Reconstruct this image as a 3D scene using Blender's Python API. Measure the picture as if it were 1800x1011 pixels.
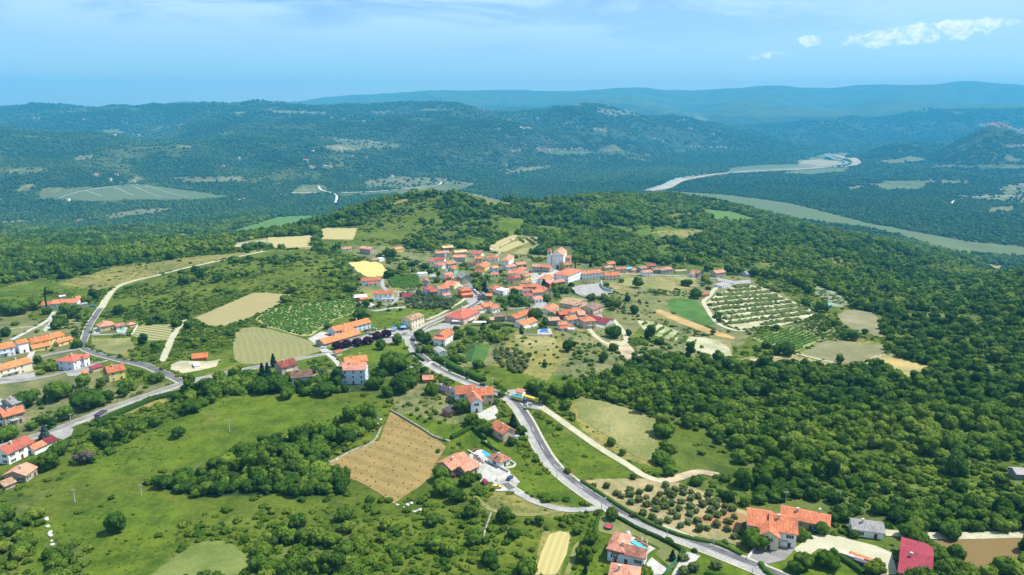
import bpy, bmesh, math, random
import numpy as np
from mathutils import Vector, Matrix
R = math.radians
rng = np.random.default_rng(7)
random.seed(7)
for o in list(bpy.data.objects): bpy.data.objects.remove(o)
SC = bpy.context.scene
COL = SC.collection

# ------------------------------------------------------------------ camera
FPX, PITCH, CAMH = 1250.0, R(13.95), 130.0
cam_d = bpy.data.cameras.new('camera'); cam = bpy.data.objects.new('camera', cam_d); COL.objects.link(cam)
cam_d.sensor_width = 36.0; cam_d.lens = 36.0 * FPX / 1800.0
cam_d.clip_start = 1.0; cam_d.clip_end = 80000.0
cam.location = (0, 0, CAMH); cam.rotation_euler = (R(90) - PITCH, 0, 0)
SC.camera = cam

# ------------------------------------------------------------------ sky, sun, exposure
SUN_EL, SUN_AZ = R(58), R(78)            # azimuth clockwise from straight ahead (+Y)
sdir = Vector((math.sin(SUN_AZ) * math.cos(SUN_EL), math.cos(SUN_AZ) * math.cos(SUN_EL), math.sin(SUN_EL)))
sun_d = bpy.data.lights.new('sun', 'SUN'); sun = bpy.data.objects.new('sun', sun_d); COL.objects.link(sun)
sun_d.energy = 4.1; sun_d.angle = R(0.53); sun_d.color = (1.0, 0.95, 0.86)
sun.rotation_euler = (-sdir).to_track_quat('-Z', 'Y').to_euler()
W = bpy.data.worlds.new('World'); SC.world = W; W.use_nodes = True
nt = W.node_tree; nt.nodes.clear()
def N(nt, t, **k):
    n = nt.nodes.new(t)
    for a, v in k.items(): setattr(n, a, v)
    return n
def L(nt, a, b): nt.links.new(a, b)
out = N(nt, 'ShaderNodeOutputWorld'); bg = N(nt, 'ShaderNodeBackground'); bg.inputs['Strength'].default_value = 0.15
sky = N(nt, 'ShaderNodeTexSky', sky_type='NISHITA', sun_disc=False, sun_elevation=SUN_EL, sun_rotation=SUN_AZ,
        altitude=300, air_density=1.0, dust_density=0.4, ozone_density=3.0)
geo = N(nt, 'ShaderNodeTexCoord')
tint = N(nt, 'ShaderNodeMix', data_type='RGBA', blend_type='MULTIPLY'); tint.inputs[0].default_value = 1.0
tint.inputs[7].default_value = (0.49, 0.51, 0.58, 1)
L(nt, sky.outputs[0], tint.inputs[6])
def math_n(nt, op, a=None, b=None, c=None):
    n = N(nt, 'ShaderNodeMath', operation=op)
    for i, v in enumerate((a, b, c)):
        if v is None: continue
        if isinstance(v, (int, float)): n.inputs[i].default_value = v
        else: L(nt, v, n.inputs[i])
    return n.outputs[0]
def maprange(nt, v, a, b, c=0.0, d=1.0, smooth=True):
    n = N(nt, 'ShaderNodeMapRange', interpolation_type='SMOOTHSTEP' if smooth else 'LINEAR')
    L(nt, v, n.inputs[0])
    for i, x in zip((1, 2, 3, 4), (a, b, c, d)): n.inputs[i].default_value = x
    return n.outputs[0]
sep = N(nt, 'ShaderNodeSeparateXYZ'); L(nt, geo.outputs['Generated'], sep.inputs[0])
# direction -> (azimuth, elevation) of the air overhead
azi = math_n(nt, 'ARCTAN2', sep.outputs[0], sep.outputs[1]); ele = math_n(nt, 'ARCSINE', sep.outputs[2])
cmb = N(nt, 'ShaderNodeCombineXYZ'); L(nt, azi, cmb.inputs[0]); L(nt, ele, cmb.inputs[1])
def noise(nt, vec, scale, detail=5, rough=0.55, sx=1, sy=1, sz=1, loc=(0, 0, 0), rot=(0, 0, 0), dist=0.0):
    mp = N(nt, 'ShaderNodeMapping'); mp.inputs['Scale'].default_value = (sx, sy, sz); mp.inputs['Location'].default_value = loc
    mp.inputs['Rotation'].default_value = rot
    L(nt, vec, mp.inputs[0]); n = N(nt, 'ShaderNodeTexNoise')
    n.inputs['Scale'].default_value = scale; n.inputs['Detail'].default_value = detail; n.inputs['Roughness'].default_value = rough
    n.inputs['Distortion'].default_value = dist
    L(nt, mp.outputs[0], n.inputs[0]); return n.outputs['Fac']
cir = noise(nt, cmb.outputs[0], 3.2, 7, 0.62, 1.0, 6.0, 1, loc=(3.1, 0.6, 0), rot=(0, 0, R(4)), dist=0.5)
cirm = maprange(nt, ele, R(2.5), R(7.5))
cir = math_n(nt, 'MULTIPLY', maprange(nt, cir, 0.40, 0.58), cirm)
c0 = N(nt, 'ShaderNodeMix', data_type='RGBA'); L(nt, math_n(nt, 'MULTIPLY', cir, 0.9), c0.inputs[0]); L(nt, tint.outputs[2], c0.inputs[6])
c0.inputs[7].default_value = (2.5, 3.35, 4.05, 1)
# the small cumulus bank low in the right-hand sky
def bank(azc, elc, slope, wa, we):
    da = math_n(nt, 'SUBTRACT', azi, azc)
    de = math_n(nt, 'SUBTRACT', math_n(nt, 'SUBTRACT', ele, elc), math_n(nt, 'MULTIPLY', da, slope))
    a2 = math_n(nt, 'POWER', math_n(nt, 'ABSOLUTE', math_n(nt, 'DIVIDE', da, wa)), 2.0)
    e2 = math_n(nt, 'POWER', math_n(nt, 'ABSOLUTE', math_n(nt, 'DIVIDE', de, we)), 2.0)
    return math_n(nt, 'SUBTRACT', 1.0, math_n(nt, 'ADD', a2, e2))
puff = noise(nt, cmb.outputs[0], 58, 9, 0.66, 1, 1.5, 1, dist=.4)
b1 = bank(0.500, R(5.0), 0.07, 0.10, R(0.85)); b2 = bank(0.379, R(4.8), 0.0, 0.017, R(0.5)); b3 = bank(0.33, R(3.9), 0.1, 0.05, R(.5))
bm = math_n(nt, 'MAXIMUM', math_n(nt, 'MAXIMUM', b1, b2), math_n(nt, 'SUBTRACT', b3, 0.45))
cum = maprange(nt, math_n(nt, 'ADD', math_n(nt, 'MULTIPLY', math_n(nt, 'MINIMUM', bm, .55), 0.42), puff), 0.60, 0.84)
c1 = N(nt, 'ShaderNodeMix', data_type='RGBA'); L(nt, math_n(nt, 'MULTIPLY', cum, 0.9), c1.inputs[0]); L(nt, c0.outputs[2], c1.inputs[6])
c1.inputs[7].default_value = (4.6, 4.75, 4.9, 1)
L(nt, c1.outputs[2], bg.inputs['Color']); L(nt, bg.outputs[0], out.inputs['Surface'])
SC.view_settings.view_transform = 'Standard'; SC.view_settings.look = 'None'
SC.view_settings.gamma = 1.0; SC.view_settings.exposure = 0.98
SC.cycles.use_adaptive_sampling = True
SC.cycles.use_denoising = True
SC.cycles.max_bounces = 5; SC.cycles.diffuse_bounces = 2; SC.cycles.glossy_bounces = 2; SC.cycles.transmission_bounces = 2
SC.cycles.volume_bounces = 1; SC.cycles.transparent_max_bounces = 6

# ------------------------------------------------------------------ terrain
CP, SP = math.cos(PITCH), math.sin(PITCH)
def h_of(py, d): return d * math.tan(math.atan((505.5 - py) / FPX) - PITCH)
def az_of(px, py):
    # world x/y of a photo pixel's ray
    dx = (np.asarray(px, float) - 900) / FPX; dy = (505.5 - np.asarray(py, float)) / FPX
    return dx / (CP + dy * SP)
ctrl = []
def cp(px, py, d):
    ctrl.append((float(az_of(px, py)), math.log(d), CAMH + h_of(py, d)))
def hz(px, d, Z, py=330): ctrl.append((float(az_of(px, py)), math.log(d), float(Z)))
PTS = {
 0: [(1011,178),(900,213),(800,258),(700,320),(620,400),(560,480),(510,575),(440,900),(400,2000),(385,2500),(300,3300),(250,3800),(217,4300),(192,7500)],
 150: [(1011,178),(800,256),(700,316),(620,400),(560,480),(500,600),(480,650),(435,1000),(405,1700),(388,2400),(335,2900),(250,3900),(214,4500),(192,7500)],
 300: [(1011,178),(800,255),(700,312),(640,358),(560,480),(480,640),(455,720),(425,1100),(400,1700),(380,2500),(345,2900),(280,3600),(240,4300),(215,5500),(193,7500)],
 450: [(900,212),(640,362),(560,475),(480,625),(443,745),(415,1020),(385,1900),(365,2700),(335,3200),(280,3800),(230,4500),(196,5400),(186,7500)],
 600: [(1011,178),(900,212),(800,255),(700,312),(600,415),(550,490),(500,590),(440,770),(402,930),(380,1060),(355,2900),(330,3300),(290,3800),(240,4400),(197,5200),(190,5900),(184,7800)],
 680: [(440,780),(392,960),(353,1120),(330,3330),(280,4100),(240,4700),(200,5400),(190,6300)],
 770: [(1011,178),(800,255),(700,312),(600,412),(540,510),(480,655),(430,850),(382,990),(342,1150),(325,3400),(280,4200),(240,4700),(200,5600),(181,7000)],
 900: [(1011,178),(900,212),(800,256),(700,313),(640,362),(600,412),(560,480),(500,605),(470,695),(440,800),(402,960),(356,1230),(330,3500),(300,4300),(270,4700),(240,5000),(205,5600),(188,6500)],
 1050: [(800,256),(700,315),(640,368),(600,420),(560,490),(500,615),(470,700),(440,810),(402,1000),(347,1450),(318,3900),(285,4900),(250,5300),(215,6000),(184,7000)],
 1200: [(1011,178),(900,212),(800,260),(700,322),(650,375),(600,440),(560,505),(500,635),(480,690),(440,850),(402,1080),(364,1450),(345,1750),(325,3700),(290,5000),(265,6000),(240,6500),(207,7600)],
 1350: [(650,380),(600,445),(560,515),(500,660),(440,920),(403,1250),(379,1700),(345,3150),(300,4500),(270,5900),(245,7000)],
 1500: [(1011,178),(900,214),(800,262),(700,328),(650,385),(600,450),(550,540),(500,680),(450,950),(425,1250),(413,1500),(385,2450),(350,3050),(300,4500),(275,6000),(255,7200),(225,8200),(194,8800)],
 1640: [(700,325),(600,450),(550,550),(515,700),(470,1050),(447,1450),(427,1900),(395,2350),(350,3050),(300,4300),(265,5500),(255,6000)],
 1710: [(560,520),(512,720),(488,1020),(468,1300),(452,1600),(430,2000),(300,4100),(245,5000)],
 1800: [(1011,178),(900,213),(800,258),(700,320),(600,430),(540,530),(497,680),(481,800),(440,1912),(400,2300),(350,3050),(300,3900),(240,4800),(205,8500)],
}
for px, l in PTS.items():
    for py, d in l: cp(px, py, d)
for px, d, Z in [(0,5300,-40),(0,9500,60),(0,10500,0),(150,5400,-40),(300,4700,-60),(300,9500,40),(450,1400,-150),(450,9500,120),(600,1500,-120),(600,2100,-205),(680,1600,-130),(680,2300,-215),
        (770,1700,-130),(770,2500,-225),(900,1750,-130),(900,2500,-225),(1050,2000,-140),(1050,2700,-230),(1200,2300,-190),(1200,2900,-238),(1350,2300,-200),(1350,2700,-236),(1500,1900,-200),
        (1800,1150,-150),(1800,1450,-215),(1640,6500,-200),(1740,6300,-190),(1500,9600,60),(1350,8200,-150),(1200,8700,-60),(1050,8500,80),(900,7600,60),(770,8200,110),(1800,6200,-160),
        (1320,7800,-90),(1600,8600,90)]: hz(px, d, Z)
cp(1740, 219, 5000); cp(1790, 232, 4900); cp(1600, 252, 5700); cp(1690, 240, 5150); cp(1430, 215, 8400); cp(1560, 205, 8600)
for px, py in [(300,190),(450,187),(600,183),(720,177),(800,183),(960,179),(1060,180),(1180,192),(1330,186),(1430,184),(1520,180),(1640,181),(1720,183),(1800,186)]: cp(px, py, 10000)
for px, py in [(250,187),(330,185),(420,181),(500,179),(560,172),(640,165),(700,160),(740,158),(780,157),(850,160),(920,158),(1000,155),(1060,153),(1115,150),(1200,155),(1290,152),(1380,150),(1450,156),(1515,148),(1600,150),(1700,144),(1800,147)]: cp(px, py, 14500)
for px in (-300, 0, 150): cp(px, 199, 14500)
for px in range(-300, 2200, 250): hz(px, 18500, 60); hz(px, 11800, 110 if px < 300 else 130)
for px in (-500, -900):
    for d, Z in [(60,0),(178,0),(258,0),(400,-6),(600,-25),(1000,-70),(2300,-235),(3300,-136),(4400,50),(7500,140),(10500,50)]: hz(px, d, Z)
for px in (2300, 2700):
    for d, Z in [(60,0),(178,0),(320,-2),(530,-15),(800,-60),(1200,-170),(1912,-238),(3050,-238),(3900,-190),(4800,-60),(8500,60),(10500,200),(14500,650)]: hz(px, d, Z)
for px in (0, 900, 1800): hz(px, 60, 0); hz(px, 120, 0)
ctrl = np.array(ctrl)
def feat(az, ld): return np.stack([az * 2.2, ld], -1)
Cx = feat(ctrl[:, 0], ctrl[:, 1])
def ker(r2): return 0.5 * r2 * np.log(r2 + 1e-9)
Kdd = ((Cx[:, None] - Cx[None]) ** 2).sum(-1)
n = len(Cx); A = np.zeros((n + 3, n + 3)); A[:n, :n] = ker(Kdd) + np.eye(n) * 2e-4
A[:n, n] = 1; A[:n, n + 1:] = Cx; A[n, :n] = 1; A[n + 1:, :n] = Cx.T
wts = np.linalg.solve(A, np.concatenate([ctrl[:, 2], np.zeros(3)]))
def tps(az, ld):
    X = feat(az, ld).reshape(-1, 2); o = np.empty(len(X))
    for i in range(0, len(X), 20000):
        x = X[i:i + 20000]; r2 = (x ** 2).sum(1)[:, None] + (Cx ** 2).sum(1)[None] - 2 * x @ Cx.T
        o[i:i + 20000] = ker(np.maximum(r2, 0)) @ wts[:n] + wts[n] + x @ wts[n + 1:]
    return o.reshape(np.shape(az))
# value noise
_perm = rng.random((256, 256))
def vnoise(x, y):
    xi = np.floor(x).astype(int); yi = np.floor(y).astype(int); fx = x - xi; fy = y - yi
    fx = fx * fx * (3 - 2 * fx); fy = fy * fy * (3 - 2 * fy)
    g = lambda a, b: _perm[a & 255, b & 255]
    return (g(xi, yi) * (1 - fx) + g(xi + 1, yi) * fx) * (1 - fy) + (g(xi, yi + 1) * (1 - fx) + g(xi + 1, yi + 1) * fx) * fy - 0.5
def fbm(x, y, o=4):
    s = 0; a = 1.0
    for k in range(o): s = s + a * vnoise(x * 2 ** k + 17.3 * k, y * 2 ** k - 9.1 * k); a *= 0.5
    return s
# azimuth columns: fine in view, coarser to the sides
AZ = np.concatenate([np.linspace(-1.5, -0.84, 90)[:-1], np.linspace(-0.84, 0.84, 1180), np.linspace(0.84, 1.5, 90)[1:]])
LD = np.linspace(math.log(60), math.log(15300), 980)
gaz, gld = np.meshgrid(AZ, LD)
cz = tps(*np.meshgrid(np.linspace(-1.5, 1.5, 400), np.linspace(LD[0], LD[-1], 420)))
def bil(G, x, y):  # bilinear on a grid, x,y in index units
    x = np.clip(x, 0, G.shape[1] - 1.001); y = np.clip(y, 0, G.shape[0] - 1.001)
    xi = x.astype(int); yi = y.astype(int); fx = x - xi; fy = y - yi
    return (G[yi, xi] * (1 - fx) + G[yi, xi + 1] * fx) * (1 - fy) + (G[yi + 1, xi] * (1 - fx) + G[yi + 1, xi + 1] * fx) * fy
def ss(x, a, b): t = np.clip((x - a) / (b - a), 0, 1); return t * t * (3 - 2 * t)
def height_fn(az, ld):
    z = bil(cz, (az + 1.5) / 3.0 * 399, (ld - LD[0]) / (LD[-1] - LD[0]) * 419)
    z = np.maximum(z, -240 + 4 * np.sin(az * 40))
    d = np.exp(ld); y = d; x = az * d
    hilly = ss(z, -225, -150) * ss(d, 2400, 3200) * (1 - ss(d, 11000, 13000) * 0.4)
    rid = fbm(x / 1500 + 3, y / 1500, 3)
    z = z + hilly * (rid * 120 - np.abs(fbm(x / 1000 + .45 * y / 1000, y / 1300 + 5, 3)) * 170 - 8 + fbm(x / 200, y / 200, 2) * 14 * (1 - ss(d, 9000, 12000) * .5))
    z = z + 62 * np.exp(-((az - .655) / .055) ** 2 - ((ld - math.log(5000)) / .09) ** 2)
    near = ss(d, 150, 400) * (1 - ss(d, 1500, 2500))
    z = z + near * fbm(x / 60, y / 60, 3) * 1.6 + near * ss(z, -45, -120) * fbm(x / 160, y / 160, 4) * 16
    return z
gz = height_fn(gaz, gld)
gd = np.exp(gld); gx = gaz * gd; gy = gd
def ground(x, y):
    x = np.asarray(x, float); y = np.maximum(np.asarray(y, float), 61)
    a = x / y; ci = np.interp(a, AZ, np.arange(len(AZ))); ri = (np.log(y) - LD[0]) / (LD[1] - LD[0])
    return bil(gz, ci, ri)
def proj(x, y, z):
    h = z - CAMH; zc = y * CP - h * SP; yc = y * SP + h * CP
    return 900 + FPX * x / zc, 505.5 - FPX * yc / zc
_rows = np.linspace(LD[0], LD[-1], 4000); _rd = np.exp(_rows)
def unproj(px, py):
    """photo pixels -> points on the terrain"""
    px = np.atleast_1d(np.asarray(px, float)); py = np.atleast_1d(np.asarray(py, float))
    az = az_of(px, py); o = np.empty((len(px), 3))
    dy = (505.5 - py) / FPX; sl = (dy * CP - SP) / (CP + dy * SP)     # rise per metre of y
    for i in range(len(px)):
        z = ground(az[i] * _rd, _rd); ray = CAMH + sl[i] * _rd
        k = np.argmax(ray <= z)
        if ray[k] > z[k]: k = len(_rd) - 1
        k = max(k, 1); a0 = ray[k - 1] - z[k - 1]; a1 = ray[k] - z[k]; t = a0 / (a0 - a1 + 1e-12)
        d = _rd[k - 1] + (_rd[k] - _rd[k - 1]) * np.clip(t, 0, 1)
        o[i] = (az[i] * d, d, ground(az[i] * d, d))
    return o
def U(px, py): return unproj([px], [py])[0]

# ------------------------------------------------------------------ land cover, drawn where it lies
# name: (albedo, trees per 16 m2 cell, shrubs per 9 m2 cell)
CV = dict(F=((.075,.105,.024), .93, .7), D=((.025,.048,.016), 1.0, .4), B=((.070,.106,.012), .045, .75), S=((.074,.108,.012), .018, .36),
          M=((.070,.115,.010), .002, .03), Y=((.165,.165,.05), .0, .02), P=((.36,.34,.23), .0, .01), T=((.21,.195,.085), 0, 0),
          V=((.085,.125,.050), 0, 0), G=((.095,.125,.042), .42, .9), H=((.068,.104,.016), .29, .70), C=((.40,.38,.33), 0, 0),
          X=((.13,.145,.06), .05, .30), K=((.17,.16,.10), .08, .2), J=((.064,.100,.012), .13, .85), N=((.095,.125,.03), .50, .7), Q=((.038,.064,.022), .86, .5))
CK = list(CV)
lab = np.zeros((1011, 1800), np.uint8)
def fillpoly(c, pts):
    p = np.array(pts, float).reshape(-1, 2); x0, x1 = int(max(0, p[:, 0].min())), int(min(1799, p[:, 0].max() + 1)); y0, y1 = int(max(0, p[:, 1].min())), int(min(1010, p[:, 1].max() + 1))
    for y in range(y0, y1 + 1):
        yy = y + .5; q = np.roll(p, -1, 0); m = (p[:, 1] <= yy) != (q[:, 1] <= yy)
        xs = np.sort(p[m, 0] + (yy - p[m, 1]) / (q[m, 1] - p[m, 1]) * (q[m, 0] - p[m, 0]))
        for a, b in zip(xs[::2], xs[1::2]):
            a = int(max(0, round(a))); b = int(min(1800, round(b)))
            if b > a: lab[y, a:b] = CK.index(c)
POLY = [
 # far side: clearings, scrub and fields on the hills
 ('Q', [0,205,1800,205,1800,330,0,330]),
 ('F', [0,215,400,225,640,250,640,330,0,330]),
 ('Q', [380,190,1100,182,1300,225,1100,290,700,300,560,270]),
 ('T', [70,345,110,342,125,332,90,328,70,335]), ('T', [20,337,45,337,68,329,60,324,40,326]),
 ('V', [70,352,120,330,255,326,310,333,400,345,330,352,230,352,160,355]), ('V', [200,323,250,311,258,319,220,323]), ('T', [225,314,240,309,255,314]),
 ('T', [125,283,140,274,168,272,165,279,140,285]), ('T', [160,232,205,228,255,240,250,241,210,235]), ('T', [310,258,325,254,345,261,330,262]),
 ('K', [0,300,60,293,90,300,30,306]), ('T', [0,300,55,296,50,300,0,303]), ('K', [290,313,420,309,440,318,330,322]),
 ('T', [307,222,318,217,325,217,320,224]), ('K', [400,199,430,196,440,205,410,206]), ('K', [460,193,570,196,580,202,480,199]),
 ('T', [450,200,520,195,560,197,520,202]), ('T', [555,258,620,250,645,262,600,268]), ('K', [550,240,640,246,730,258,640,262]),
 ('T', [650,196,690,194,690,199,655,200]), ('T', [735,192,800,191,790,196,740,197]), ('T', [850,226,880,226,878,229,850,229]),
 ('T', [985,187,1010,183,1030,184,1020,188,990,189]), ('T', [991,215,1000,213,1028,225,1015,227]), ('T', [1040,225,1065,227,1064,231,1045,229]),
 ('K', [1045,190,1110,195,1130,206,1060,203]), ('T', [1193,207,1213,212,1208,215,1194,212]), ('K', [1220,198,1245,210,1250,220,1225,212]),
 ('V', [945,262,1000,264,1060,268,1050,272,960,272]), ('T', [1088,262,1116,268,1110,270,1090,268]), ('K', [1055,262,1080,253,1092,262,1085,268,1060,267]),
 ('V', [1052,284,1065,281,1090,286,1075,288]), ('K', [870,300,940,292,1010,290,1000,296,900,306]), ('T', [905,297,945,295,950,298,910,300]),
 ('K', [640,318,700,309,760,313,850,322,800,335,640,330]), ('V', [510,340,530,325,570,325,585,335,545,342]), ('T', [500,343,540,330,565,329,555,337,520,343]),
 ('V', [590,338,700,333,785,322,830,333,780,340,700,342,600,345]), ('T', [730,330,780,327,800,332,740,335]), ('T', [628,342,646,341,642,346,630,345]),
 ('K', [0,390,45,385,60,392,0,396]), ('K', [110,388,160,383,170,390,115,395]), ('K', [175,378,260,366,315,366,270,376,195,385]),
 ('T', [1540,282,1575,280,1600,274,1630,278,1620,284,1600,286,1565,290,1545,286]), ('T', [1630,293,1665,289,1690,290,1745,289,1740,293,1700,295,1640,296]),
 ('V', [1690,290,1800,290,1800,297,1700,295]), ('T', [1767,272,1800,280,1800,283,1770,282]), ('K', [1590,318,1640,316,1700,317,1715,325,1650,324]), ('V', [1525,325,1560,318,1640,318,1620,333,1560,335]),
 ('K', [1670,343,1740,340,1800,345,1800,356,1720,352]), ('Y', [1735,365,1780,362,1785,372,1740,374]), ('T', [1490,328,1520,327,1510,333,1492,334]), ('K', [1755,330,1800,322,1800,345,1765,345]),
 ('F', [1100,262,1500,262,1500,300,1250,310,1130,333,900,340,830,320,1000,290]),
 # the valley: river, meadow and poplars
 ('V', [1285,303,1280,296,1310,291,1400,289,1440,293,1400,297,1330,301]), ('V', [1400,277,1455,272,1452,282,1410,280]), ('T', [1400,281,1455,281,1485,287,1470,293,1400,290]),
 ('V', [1400,298,1490,294,1500,298,1440,305,1370,303]), ('T', [1440,271,1500,268,1480,281,1510,290,1495,291,1462,280]),
 ('T', [1140,333,1195,312,1290,302,1440,291,1450,295,1290,307,1200,315,1165,336]),
 ('V', [1172,336,1278,343,1386,357,1469,378,1523,392,1593,405,1701,425,1800,434,1800,453,1676,444,1593,418,1531,402,1510,399,1469,395,1378,383,1287,362,1191,343]),
 
 ('T', [1620,430,1700,433,1780,445,1700,447,1640,437]), ('T', [1725,468,1740,464,1775,470,1750,476,1730,475]),
 # plateau round the village
 ('B', [0,500,60,490,130,478,260,455,360,443,520,436,620,432,700,436,760,440,850,444,960,448,1080,474,1200,474,1290,480,1330,486,1420,500,1500,520,1560,560,1590,600,1560,620,1640,650,1600,672,1540,665,1450,640,1400,640,1280,640,1200,632,1120,640,1080,650,960,640,
        900,690,960,700,1170,740,1160,830,1200,850,1330,900,1330,1011,0,1011]),
 ('M', [395,410,490,381,565,378,528,398,487,407,420,412]),
 ('S', [560,436,566,405,640,395,700,356,745,345,770,350,800,372,780,395,745,405,712,428,660,440]),
 ('H', [765,345,768,336,790,340,800,352,850,360,890,372,905,385,880,420,852,438,800,436,745,428,770,410,735,392,770,380,775,360]),
 ('Y', [788,338,835,340,900,358,902,367,857,362,820,350]), ('Y', [690,358,700,351,720,347,716,353,697,359]),
 ('T', [568,407,575,401,628,402,620,422,565,421]), ('T', [468,418,550,414,550,436,474,436]), ('Y', [400,436,470,432,475,418,440,422]), ('P', [405,432,440,424,550,413,550,416,445,430,410,434]),
 ('T', [300,419,315,411,336,411,325,420]), ('M', [868,410,880,382,920,385,925,402,890,415]), ('S', [930,395,1000,400,1010,412,960,415]), ('M', [800,423,850,420,860,434,800,432]),
 ('Y', [857,438,900,410,925,413,950,418,955,432,930,446,880,446]), ('P', [855,437,905,414,908,418,870,440]),
 ('M', [1087,407,1130,396,1240,403,1240,412,1210,420,1150,423,1110,418]), ('Y', [1140,408,1200,403,1238,407,1215,415,1170,420]), ('S', [1045,397,1070,393,1130,402,1110,412,1085,407]),
 ('M', [1147,437,1180,427,1210,431,1190,446,1165,455]), ('S', [1190,430,1240,425,1300,440,1260,455,1180,455]),
 ('Y', [1180,377,1230,375,1235,380,1190,381]), ('Y', [100,497,200,470,330,452,460,440,470,441,400,455,300,478,230,500,170,512,120,508]),
 ('Y', [0,507,40,495,62,495,30,505,0,511]), ('M', [0,505,60,497,110,500,170,512,140,520,90,515,30,530,0,528]),
 ('S', [210,520,260,490,400,457,470,442,600,450,620,470,640,490,630,505,560,505,512,516,440,515,340,560,300,565,190,560]),
 ('B', [190,555,330,562,400,575,410,590,395,640,310,635,290,600,200,600]),
 ('M', [340,640,420,636,460,640,560,620,565,628,480,652,340,672]),
 ('X', [620,430,760,440,850,440,960,450,1060,470,1080,480,1290,484,1310,500,1240,520,1140,560,1100,600,1030,610,860,640,740,660,700,560,640,540,620,490]),
 ('G', [740,480,960,500,1000,500,1060,520,1080,560,1000,560,960,590,860,600,760,640,745,600,800,545,745,530]),
 ('G', [750,470,890,470,900,500,760,510]), ('X', [640,470,745,455,760,500,700,520,640,500]),
 ('Y', [0,540,60,540,30,590,0,590]), ('Y', [160,592,230,595,225,628,165,612]), ('B', [225,592,300,597,285,632,225,628]),
 ('X', [0,560,140,560,150,620,200,680,300,670,250,720,0,790]), ('Y', [210,715,300,680,420,640,425,648,260,720,150,745]),
 ('M', [645,545,760,540,800,545,720,570,650,578]), ('M', [585,645,640,600,730,605,720,640,650,650,610,650]),
 ('X', [440,650,600,650,720,645,760,680,680,700,440,690]),
 ('M', [200,760,330,705,430,690,560,695,690,690,700,700,680,725,600,750,500,770,420,790,330,820,150,850,100,840]),
 ('S', [430,655,560,690,690,690,690,720,560,700,420,700]),
 ('S', [0,880,100,850,200,835,330,830,440,880,600,880,690,905,780,880,870,890,960,905,960,1011,0,1011]),
 ('M', [0,960,160,880,250,860,330,900,300,960,420,1011,60,1011]), ('M', [200,1011,330,940,420,1011]),
 ('D', [360,830,440,790,560,755,660,720,665,740,640,770,575,800,605,850,620,880,540,885,440,880,330,870,250,850]),
 ('D', [450,655,560,665,680,660,740,640,755,660,700,690,560,690,470,690,310,705,280,700,420,665]),
 ('H', [0,868,60,866,66,915,40,942,0,948]), ('H', [0,945,50,940,58,975,20,990,0,990]), ('F', [78,960,120,950,152,975,150,1011,75,1011]), ('B', [330,870,640,870,700,900,870,890,880,1011,300,1011,320,940]), ('H', [345,962,390,958,402,990,350,996]), ('F', [455,968,510,938,600,925,642,955,640,1011,450,1011]), ('F', [655,896,722,892,727,932,668,940]), ('H', [762,925,845,922,855,985,770,1000]), ('H', [700,962,760,950,790,1011,690,1011]), ('B', [660,890,880,890,900,960,870,1011,640,1011]), ('H', [770,820,830,820,820,890,770,880]),
 ('J', [80,750,200,740,330,700,420,690,300,740,200,790,120,840,60,840]),
 ('H', [640,650,740,645,740,670,690,700,640,690]), ('X', [690,690,740,660,830,690,810,760,770,770,700,725]),
 ('M', [700,725,820,750,830,770,790,775,740,755]), ('M', [780,770,860,760,960,830,1050,890,900,860,870,800]),
 ('M', [925,722,960,740,1010,770,1110,838,1080,845,1010,838,970,805,935,755]), ('M', [880,650,960,640,1080,650,1060,668,960,690,900,690]),
 ('Y', [995,715,1020,697,1165,742,1150,765,1160,790,1150,822,1100,808,1040,775]), ('Y', [870,862,960,880,1040,900,960,910,840,900]),
 ('X', [1000,610,1110,610,1200,590,1290,620,1270,632,1120,640,1060,668,960,660,860,640]),
 ('Y', [900,582,985,582,1000,630,960,670,870,640]), ('Y', [640,512,700,505,730,520,640,530]),
 ('X', [1080,500,1240,500,1310,480,1330,500,1400,520,1300,610,1190,600,1120,560]),
 ('T', [1090,478,1200,490,1240,500,1180,510,1090,505]), ('T', [1060,497,1110,497,1140,510,1090,516]),
 ('M', [1395,505,1430,510,1450,540,1400,530]), ('S', [1330,486,1400,500,1500,555,1550,590,1560,625,1500,590,1450,560]),
 ('Y', [1400,620,1500,590,1555,605,1560,618,1500,642,1450,632]), ('T', [1470,553,1505,545,1540,555,1553,592,1515,585,1480,570]),
 ('X', [1370,575,1450,552,1480,600,1440,610]), ('T', [1205,590,1280,600,1290,628,1210,615]),
 ('T', [1275,633,1380,625,1400,625,1480,641,1400,640,1320,640]),
 ('M', [960,1011,1000,930,1200,960,1330,1011]), ('Y', [935,1011,955,935,1010,935,985,1011]), ('M', [1050,905,1200,970,1170,1011,1000,1011]),
 ('B', [1600,800,1800,810,1800,880,1700,870,1620,860]), ('S', [1480,790,1560,790,1560,815,1500,815]), ('B', [1640,840,1740,850,1700,880,1640,875]),
 ('B', [1280,700,1350,690,1380,735,1300,740]), ('S', [1160,740,1250,760,1250,780,1170,790]), ('H', [1160,760,1260,790,1330,830,1340,890,1200,850]),
 ('B', [1230,770,1290,790,1280,810,1220,800]),
 ('D', [1560,612,1660,600,1720,660,1640,660,1600,640,1570,622]), ('D', [1560,640,1800,620,1800,720,1560,720,1380,720,1400,690]),
 ('H', [1580,490,1700,500,1800,700,1700,640,1600,600,1560,560]),
 ('F', [1560,930,1680,945,1650,1011,1600,1011,1600,960]), ('M', [1480,945,1570,950,1560,965,1480,955]), ('M', [1290,1011,1330,955,1480,945,1580,1011]), ('N', [1300,398,1500,418,1640,466,1705,515,1650,600,1570,600,1440,520,1330,470]), ('J', [1180,425,1330,440,1340,478,1180,472]), ('J', [900,350,960,352,990,385,920,388]),
]
fillpoly('F', [0, 0, 1800, 0, 1800, 1011, 0, 1011])
for c, p in POLY: fillpoly(c, p)
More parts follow.
